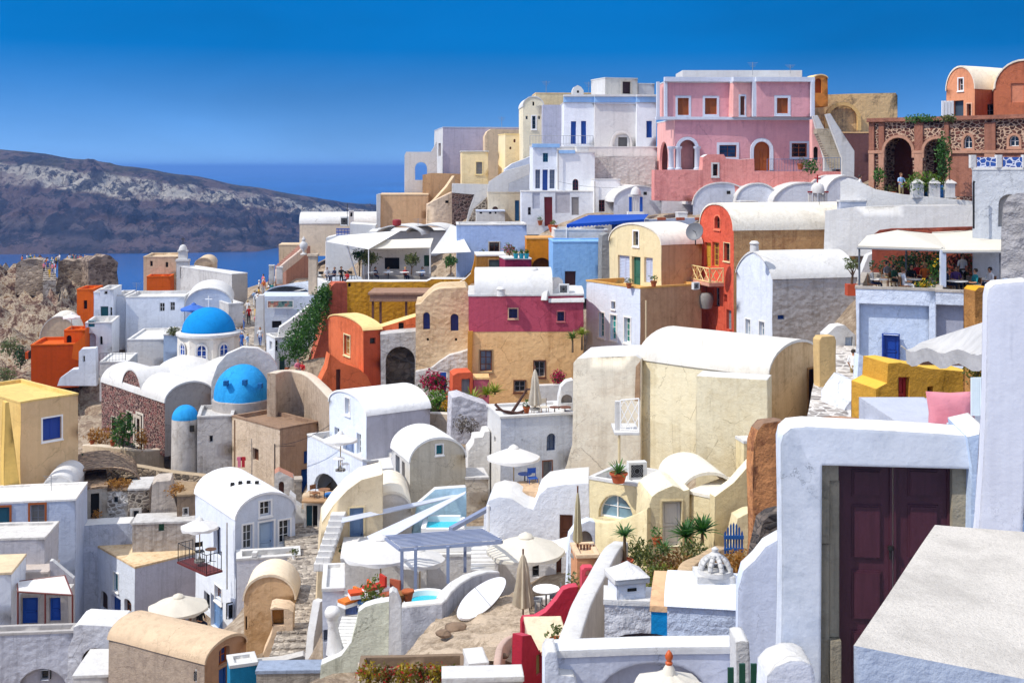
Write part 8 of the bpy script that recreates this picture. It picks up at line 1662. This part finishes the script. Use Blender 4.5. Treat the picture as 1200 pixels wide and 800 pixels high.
for k, (px, py, Y, rx, rz, m_, lb) in enumerate(((765,655,43,.8,.6,G2,'olive green ground shrub in the cream garden'), (790,662,42,.8,.55,leafm('#6a4a1e','#a0702a'),'rusty brown ground shrub in the cream garden'), (772,680,40,.75,.6,leafm('#5a6a1e','#98902a'),'yellow-green ground shrub at the lower end of the cream garden'), (812,648,43.5,.6,.5,G2,'green shrub by the stone garden steps'), (750,648,44,.5,.5,G2,'small shrub left in the cream garden'), (868,660,38,.6,.4,DRY,'dry shrub at the foot of the blue picket gate'), (800,676,39.5,.6,.4,leafm('#7a5a1e','#b0802a'),'brown heather by the peach flat roof'))):
    bush('garden_shrub', lb, 'shrub', U(px,py,Y), (rx,.6,rz), 520, .075, m_, 60+k)
ribbon('garden_edge', 'crooked tan stone edging of the cream garden', 'wall', [(802,672,36),(806,660,38),(822,652,40),(836,644,42),(846,640,43)], .5, 1.0, plaster('#d2b48e', .5, .08, relief=.8))
for k, (px, sc, lb) in enumerate(((432,1,'red tipped yellow succulent at the left of the bottom planter'), (452,.8,'small yellow succulent in the bottom planter'), (474,1.05,'red and yellow succulent in the middle of the bottom planter'), (492,.9,'brown-green succulent right of the middle succulent'), (510,1,'reddish succulent at the right of the bottom planter'), (526,.8,'last small red succulent of the bottom planter'))):
    bush('succulent', lb, 'plant', U(px,790,35.3), (.38*sc,.3,.36*sc), 230, .075, leafm('#8a7a14','#d0b030') if k % 2 == 0 else leafm('#5a5a1a','#a8702a'), 80+k, True, 'succulents in the bottom planter', (REDL, 60, .06))
bush('red_plant', 'green and rust shrub in front of the orange loungers', 'shrub', U(437,700,45), (.5,.4,.75), 420, .08, leafm('#5a6a1e','#a8802a'), 90)
bush('arcade_hedge', 'yellow-green hedge below the second arcade arch', 'shrub', U(1082,214,78.6), (1.3,.6,.75), 800, .11, leafm('#4a6a14','#9aa83a'), 91); bush('arcade_creeper', 'green creeper climbing beside the second arcade arch', 'creeper', U(1106,186,75), (.5,.4,1.7), 600, .11, G1, 92); bush('arcade_roof_plant', 'green plants trailing on the arcade roof edge', 'plant', U(1079,139,76), (1.1,.5,.3), 380, .09, G1, 93); bush('arcade_roof_plant', 'small red-green plant on the arcade roof by the white porch', 'plant', U(1112,139,73), (.5,.4,.28), 200, .09, G2, 94)
bush('terrace_plant', 'small palm-like plant by the mansion stairs', 'plant', U(950,195,106.3), (.8,.5,.7), 260, .13, G1, 95); bush('terrace_plant', 'small plant left of the first arcade arch', 'plant', U(1030,205,80), (.4,.4,.6), 200, .1, G1, 96)
bush('cafe_vine', 'green vine hanging beside the cafe pillar', 'creeper', U(1098,316,57.4), (.45,.35,.75), 420, .08, G1, 97, True, None, (leafm('#d8a81a'), 50, .07)); bush('cafe_vine', 'dark leafy plant at the back of the cafe', 'creeper', U(1080,306,63), (1.6,.5,.6), 520, .1, G3, 98); bush('cafe_flowers', 'dark red flowers at the right end of the cafe', 'shrub', U(1125,306,62), (.9,.4,.4), 120, .08, G3, 99, True, None, (leafm('#6a1220','#a02038'), 220, .08)); bush('cafe_pots', 'yellow flowers on the cafe parapet', 'plant', U(1084,334,56.6), (.5,.25,.25), 140, .07, G1, 100, True, None, (leafm('#e0b01a'), 90, .06))
bush('pot_plant', 'bushy plant in pots on the pale blue terrace block', 'plant', U(203,388,108.6), (.7,.5,.45), 260, .1, G2, 101); bush('yellow_shrub', 'dark yellow shrub behind the folded canopy', 'shrub', U(1146,433,31), (.4,.4,.35), 260, .06, leafm('#5a5a14','#98861e'), 102)
for k, px in enumerate((604.5, 611, 617)):
    b = U(px,303,98); root = thing('flower_pot', 'turquoise flower pot on the magenta block, %s from the left' % ('first','second','third')[k], 'flower pot', b, 'turquoise pots on the magenta block'); bm = bmesh.new(); lathe(bm, [(.15,0),(.2,.3),(.23,.42),(.17,.42),(0,.38)], b, 12); finish('pot', bm, paint('#1f9fb0',.5), root, 50); bm = bmesh.new(); leaves(bm, b+V(0,0,.55), (.22,.22,.2), 90, .07, seed=110+k); finish('foliage', bm, G1, root, 0, doubles=False)
bush('red_flowers', 'loose orange-red flowering plant left of the turquoise pots', 'plant', U(597,292,98.5), (.55,.4,.55), 220, .09, OLV, 120, True, None, (REDL, 110, .08))
b = U(648,272,104); rp = thing('clay_pot', 'terracotta pot on the deep orange block', 'flower pot', b); bm = bmesh.new(); lathe(bm, [(.25,0),(.42,.45),(.45,.62),(.35,.62),(0,.55)], b, 14); finish('pot', bm, POT, rp, 50); bm = bmesh.new(); leaves(bm, b+V(0,0,.8), (.3,.3,.25), 90, .08, seed=121); finish('foliage', bm, OLV, rp, 0, doubles=False)
# swimsuits hung on the tan house, bits on the roofs
hk = thing('hung_clothes', 'pink and red clothes hung on the tan square house wall', 'clothes', U(282,548,81)); p = U(283,535,80.2)
for dx, c_ in ((-.15,'pink'), (.12,'red')):
    bm = bmesh.new(); box(bm, p+V(dx-.1,-.02,-.7), p+V(dx+.1,.03,0)); box(bm, p+V(dx-.16,-.015,-.25), p+V(dx+.16,.025,-.02)); finish('garment', bm, CL[c_], hk, 0, doubles=False)
for k, (px, py, Y, lb) in enumerate(((626,322,82,'little double chimney hump on the pink house roof'), (587,345,79.6,'small twin roof spout on the pink upper wall'), (884,292,73.2,'small white finial stone on the pointed white gable'))):
    b = U(px, py, Y); root = thing('roof_chimney', lb, 'chimney', b); bm = bmesh.new(); lathe(bm, [(.28,-.1),(.26,.3),(.32,.34),(.2,.5),(0,.52)], b, 12); finish('cowl', bm, WHITE, root, 50)
tubes('lamp_pole', IRON, None, [(U(1141,268,59.3), U(1141,214,59.3), .05), (U(1141,214,59.3), U(1142,212.5,59.3), .06)]); tag(bpy.data.objects['lamp_pole'], 'thin dark pole at the left edge of the plain grey house', 'pole')
tubes('terrace_mast', WTRIM, None, [(U(419,328,110), U(406,284,111), .07)]); tag(bpy.data.objects['terrace_mast'], 'leaning white mast carrying the shade sail', 'mast')
tubes('patio_pole', paint('#4a3a30'), None, [(U(322,578,79), U(322,520,79), .05), (U(322,523,79), U(346,522,80), .02)]); tag(bpy.data.objects['patio_pole'], 'thin wooden pole in front of the tan square house', 'pole')
bd = thing('wooden_fence', 'brown picket strip closing the balcony of the lane steps', 'fence', U(680,655,45)); p = U(676,652,45); boxes('pale', BROWN, bd, [(p+V(k*.12,0,-.1), p+V(k*.12+.07,.03,.45)) for k in range(6)])
# ================================================================== SMALL THINGS: aerials, pipes, pots, cables, more guests
def aerial(label, px, py, Y, hpx):
    b = U(px, py, Y); h = hpx/F*Y; root = thing('aerial', label, 'aerial', b); tubes('mast', GREY, root, [(b, b+V(0,0,h), .025)], 5)
    tubes('rod', GREY, root, [(b+V(-.5+.08*k,-.05*k,h*(.95-.1*k)), b+V(.5-.08*k,.05*k,h*(.95-.1*k)), .014) for k in range(4)], 4)
for a in (('aerial on the peach-rimmed roof of the ridge',640,109,136,14), ('aerial on the white neoclassical mansion roof',690,112,128,16), ('aerial on top of the pink mansion',882,88,116,15), ('second aerial at the right end of the pink mansion roof',926,86,116,10), ('aerial above the lilac-grey house',588,149,152,12),
    ('aerial on the white cave roof beside the red pot',490,272,122,16), ('aerial on the red house vault',960,240,82,14), ('aerial behind the church on the long flat-roofed house',160,345,126,14), ('aerial on the cube house roof',222,655,74,20), ('aerial on the blue-grey house roof',60,575,75,18)): aerial(*a)
def pipe(label, pts, r=.045, mat=None): 
    P_ = [U(*p) for p in pts]; o = tubes('wall_pipe', mat or plaster('#b9b2a8'), None, [(P_[i], P_[i+1], r) for i in range(len(P_)-1)], 6); tag(o, label, 'pipe')
pipe('pale drain pipe on the narrow blue-topped tower', [(654,175,118.3),(654,222,118.3)]); pipe('thin pipe down the plain white house with a red window', [(697,212,115.8),(697,258,115.8)]); pipe('cream pipe on the brown flank of the turquoise window house', [(757,352,79.7),(757,408,79.7)], .06, plaster('#d8c4a0'))
pipe('brown rain pipe at the left corner of the tan square house', [(275,492,84),(275,555,84)], .06, plaster('#9a7a5e')); pipe('grey pipe on the white vaulted house beside the balcony', [(266,612,66.0),(266,690,66.0)], .04)
def cable(label, a, b, sag=.4):
    a, b = U(*a), U(*b); P_ = [a.lerp(b, i/12)-V(0,0,sag*4*(i/12)*(1-i/12)) for i in range(13)]; o = tubes('cable', IRON, None, [(P_[i], P_[i+1], .016) for i in range(12)], 4); tag(o, label, 'cable')
cable('cable from the coral house to the orange wall', (446,410,86),(549,438,79.5),.3); cable('cable across the front of the white red-door house', (655,213,117.5),(770,215,112),.5); cable('cable along the cobbled path between tan house and white vault', (322,521,79),(386,498,72.5),.3)
cable('cable from the terrace mast to the restaurant house', (406,284,111),(440,293,112),.2); cable('thin black cable slung over the cafe canopies', (1052,269,60),(1172,262,64),.3)
PT2 = plaster('#b0603a', .4)
def pot(label, px, py, Y, r=.2, mat=None, leaf=None, seed=0, n=70):
    b = U(px, py, Y); root = thing('flower_pot', label, 'flower pot', b); bm = bmesh.new(); lathe(bm, [(r*.6,0),(r*.9,r*1.4),(r*1.05,r*1.45),(r*1.05,r*1.8),(r*.8,r*1.8),(0,r*1.6)], b, 12); finish('pot', bm, mat or PT2, root, 50)
    if leaf: bm = bmesh.new(); leaves(bm, b+V(0,0,r*2.6), (r*1.4,r*1.4,r*1.3), n, .07, seed=seed); finish('foliage', bm, leaf, root, 0, doubles=False)
for k, a in enumerate((('potted bush by the red tall door on the white wing',633,264,116.8,.25,None,G1), ('terracotta pot left of the lavender house window',566,303,109.6,.25,None,G2), ('small pot with greenery by the olive house door',590,329,101,.2,None,G1), ('pot with green leaves on the terrace above the turquoise windows',766,336,80.2,.22,None,G1), ('clay pot on the terrace above the turquoise windows near the green door',737,338,80.6,.2,None,OLV),
    ('white pot on the parapet before the pale blue double door',345,655,63.8,.16,WTRIM,G2), ('pot with dry plant by the blue door of the cube house',127,738,72.3,.2,None,DRY), ('terracotta pot on the anchor terrace beside the closed parasol',617,484,66,.2,None,G1), ('clay pot at the foot of the peach block',671,700,43.6,.24,None,OLV), ('clay pot by the hot tub',478,704,43.5,.22,None,None), ('round brown basket by the hot tub',466,712,43.5,.3,plaster('#8a6038'),None),
    ('pot with flowers on the church garden wall',132,522,90.2,.22,None,G1), ('clay pot left of the church garden on the stone wall',108,521,91.4,.2,None,DRY), ('plant pot on the lane by the white street pillar',298,428,107,.25,None,G1), ('pot by the green lane door',337,437,102,.25,None,G3), ('pot with red flowers beside the coral gatehouse',527,472,76.4,.25,None,REDL), ('clay pot on the red terrace floor',652,762,34.5,.2,None,OLV), ('large clay jar at the mansion terrace',938,199,106.5,.3,None,G2), ('clay pot under the first arcade arch',1045,234,79.8,.3,None,G2), ('clay pot left of the arcade man',1036,234,80.5,.28,None,G1),
    ('pot with green plant by the blue-grey stair house door',404,655,54.6,.2,None,G1), ('clay pot at the cream garden door',770,640,47.6,.2,None,AGV))): pot(*a, seed=200+k)
house('water_tank', 'white plastered water tank on the white red-door house roof', 'water tank', 676, 172, 179, 120, 5, dl=1.2, xr=690, wall=WHITE, rm=WHITE, ph=.02)
house('roof_box', 'small white roof box on the white vaulted terrace left of the red house', 'roof house', 795, 249, 258, 104.6, 5, dl=1.2, xr=806, wall=WHITE, rm=WHITE, ph=.02)
house('roof_box', 'flat white skylight box on the vault behind the red house', 'roof house', 868, 236, 242, 103, 5, dl=1.6, xr=888, wall=WHITE, rm=WHITE, ph=.02)
for k in range(3):
    p = U(775+k*22, 256.5, 103.7); o = boxes('rain_spout', plaster('#a5553a'), None, [(p-V(.35,.4,.1), p+V(.35,.1,.12))]); tag(o, 'rust red rain spout on the blue-grey parapet, %s from the left' % ('first','second','third')[k], 'rain spout', 'rain spouts on the blue-grey parapet')
ac_unit('white air conditioner on the flank of the cream gable house terrace', 813, 340, 79.2, 9, 9, 30); ac_unit('small white air conditioner on the roof edge by the brown vault gable', 229, 800, 51.2, 8, 16, 8)
# more guests in the cafe and on the terraces
for lb, px, Y, rz, top, hr, leg, pose in (('person in red top at the back of the left canopy',1075,61.5,.3,'red',1,'navy','sit'), ('person in pink top between the cafe tables',1094,59.2,1.0,'pink',2,'white','sit'), ('person in white shirt at the far right of the cafe',1160,58.2,-1.2,'white',0,'navy','sit'), ('person in blue top at the back right of the cafe',1150,61,-.6,'blue',3,'navy','sit'), ('person in black walking at the back of the cafe',1100,63,.9,'black',0,'black','walk'), ('person in grey at the back of the middle cafe table',1040,62,.4,'grey',3,'khaki','sit')):
    p = cp(px, Y); person(lb, p, rz, pose, top, leg, hr)
    if pose == 'sit': make_chair('wooden chair of the '+lb.replace('person','guest'), p, rz, WOODC, 'cafe chairs')
make_table('cafe table at the back of the cafe under the left canopy', cp(1062,61.5), .45, .72, WTRIM, 'cafe tables under the canopies'); make_table('cafe table at the right edge of the cafe', cp(1152,58.6), .45, .72, WTRIM, 'cafe tables under the canopies')
for k, (px, Y, top, rz) in enumerate(((440,109,'navy',1), (455,109.3,'white',-1), (475,109,'red',.6), (495,109.4,'sky',-.4), (383,111.5,'white',.4), (392,111,'navy',-.7))):
    person('guest in %s seated %s' % (top, ('at the first cloth table','before the black restaurant window','below the flowering tree','under the awning end','at the left end of the roof terrace','near the roof terrace wall')[k]), U(px, 329.5, Y), rz, 'sit', top, 'navy', k % 4, None, 1, 'guests on the roof terrace', True)
person('person in white on the steps by the cafe house', U(1000,452,57.5), 2.6, 'walk', 'white', 'khaki', 0)
# ---- the crowded corner between the cobbled path and the beige stair house
slab('little_gate_wall', 'small whitewashed gate wall with a brown arched opening and tiled top', 'wall', 322, 75, 12, [(321,620),(322,555),(327,552),(344,560),(346,566),(346,620)], 1.2, plaster('#d8cfc4', .4, .05, relief=.5), ops=[O('R','hole',327,564,333,583,arch=True,c=BROWN)], capm=plaster('#b5806a'))
house('stone_box', 'little stone box beside the small gate wall', 'box', 345.5, 562, 600, 74.5, 12, dl=.8, xr=354, wall=plaster('#a89a8a', .5, .06, relief=.8), rm=plaster('#b5a898'), ph=.02)
slab('ledge_wall', 'low white stair side with two ledges left of the dark teal doorway', 'wall', 340, 70, 8, [(338,660),(339,578),(346,584),(346,590),(353,594),(353,600),(359,604),(359,660)], .8, plaster('#e3e0dc', .3), capm=WHITE)
slab('teal_door_shed', 'white shed with a dark teal doorway under a plank terrace', 'shed', 357, 69.4, 6, [(356,660),(356,588),(374,590),(388,592),(390,660)], 2.5, plaster('#e0dcd4', .35), ops=[O('R','door',359,592,366,632,c=paint('#0d4a58',.5,.2,True)), O('R','hole',366.5,592,372,632,c=DARK)])
p = U(354,588,69); boxes('plank_terrace', paint('#b08a62', .8, .3), None, [(p+V(0,-.2,0), p+V(2.3,2.0,.1))]); tag(bpy.data.objects['plank_terrace'], 'tan plank terrace floor above the dark teal doorway', 'terrace')
make_chair('wooden chair on the plank terrace', U(369,586,69.6), .8, WOODC); make_table('small table on the plank terrace', U(380,587,69.4), .35, .7, WOODC); 
for k, (px, c_) in enumerate(((363,'#c9b090'), (388,'#2f6fb0'))):
    root = thing('cushion_pile', ('beige bundle','blue cushion')[k]+' lying on the plank terrace', 'cushion', U(px,584,70)); bm = bmesh.new(); lathe(bm, [(0,0),(.4,.03),(.46,.16),(.4,.3),(0,.34)], U(px,584,70), 12); finish('cover', bm, cloth(c_,.3,0), root, 50)
bm = bmesh.new(); a, b = U(383,655,54.4), U(404,592,55.6)
for i in range(9):
    p = a.lerp(b, i/9); box(bm, (p.x-.45, p.y-.9, p.z-.25), (p.x+.2, p.y-.1, p.z+.08))
tag(finish('stair_flight', bm, WHITE, None, 0, doubles=False), 'zigzag white steps climbing the left edge of the beige stair house', 'steps')
closed_parasol('orange closed parasol in the tourist lane', 305, 361, 117, 3.2, .3, cloth('#e0901a', .3), low=.2); closed_parasol('second orange closed parasol lower in the tourist lane', 304, 378, 112, 2.6, .26, cloth('#d8861a', .3), low=.2)
# stair and stone details that break up the big walls
steps('white_yard_steps', 'white steps up from the stony yard behind the big cream parasol', 'steps', U(566,668,48.5), U(566,640,51), 1.0, 6, WHITE, .8)
ribbon('red_bench', 'low white bench wall behind the round white table', 'wall', [(628,700,45.5),(645,698,45.6),(660,696,45.6)], .4, .8, WHITE)
for k, (px, py, Y, s_, lb) in enumerate(((520,742,40.2,.22,'brown stone lying under the hot tub wall'), (533,735,41,.3,'dark stone under the curved concrete wall'), (590,768,35.5,.12,'stone in the orange earth patch'))):
    bm = bmesh.new(); bmesh.ops.create_icosphere(bm, subdivisions=2, radius=s_)
    for v in bm.verts: v.co = V(v.co.x*1.3, v.co.y, v.co.z*.6)*(1+.35*noise.noise(v.co*6/s_*.2+V(k,0,0)))
    bmesh.ops.translate(bm, verts=bm.verts, vec=U(px,py,Y)); tag(finish('stone', bm, plaster('#8a7460', .6, .05)), lb, 'stone')
for k, (px, py, Y, lb) in enumerate(((541,497,70.6,'dry root bush on the whitewashed rock bank'), (553,500,70.6,'second dry root bush by the white stepped wall'), (546,470,75.8,'grey dry shrub on the whitewash below the stone facade'))):
    bush('dry_roots', lb, 'shrub', U(px,py,Y), (.6,.3,.55), 150, .09, leafm('#6d655c','#a89c8c'), 300+k)
bush('added_cafe_foliage', 'added dark green foliage mass deepening the back of the cafe', 'hedge', U(1060,312,64), (1.6,.4,.7), 700, .1, G3, 310); bush('added_cafe_foliage', 'added dark foliage mass deepening the back right of the cafe', 'hedge', U(1140,312,63), (1.4,.4,.7), 600, .1, G3, 311)  # foliage masses added to darken the back of the cafe
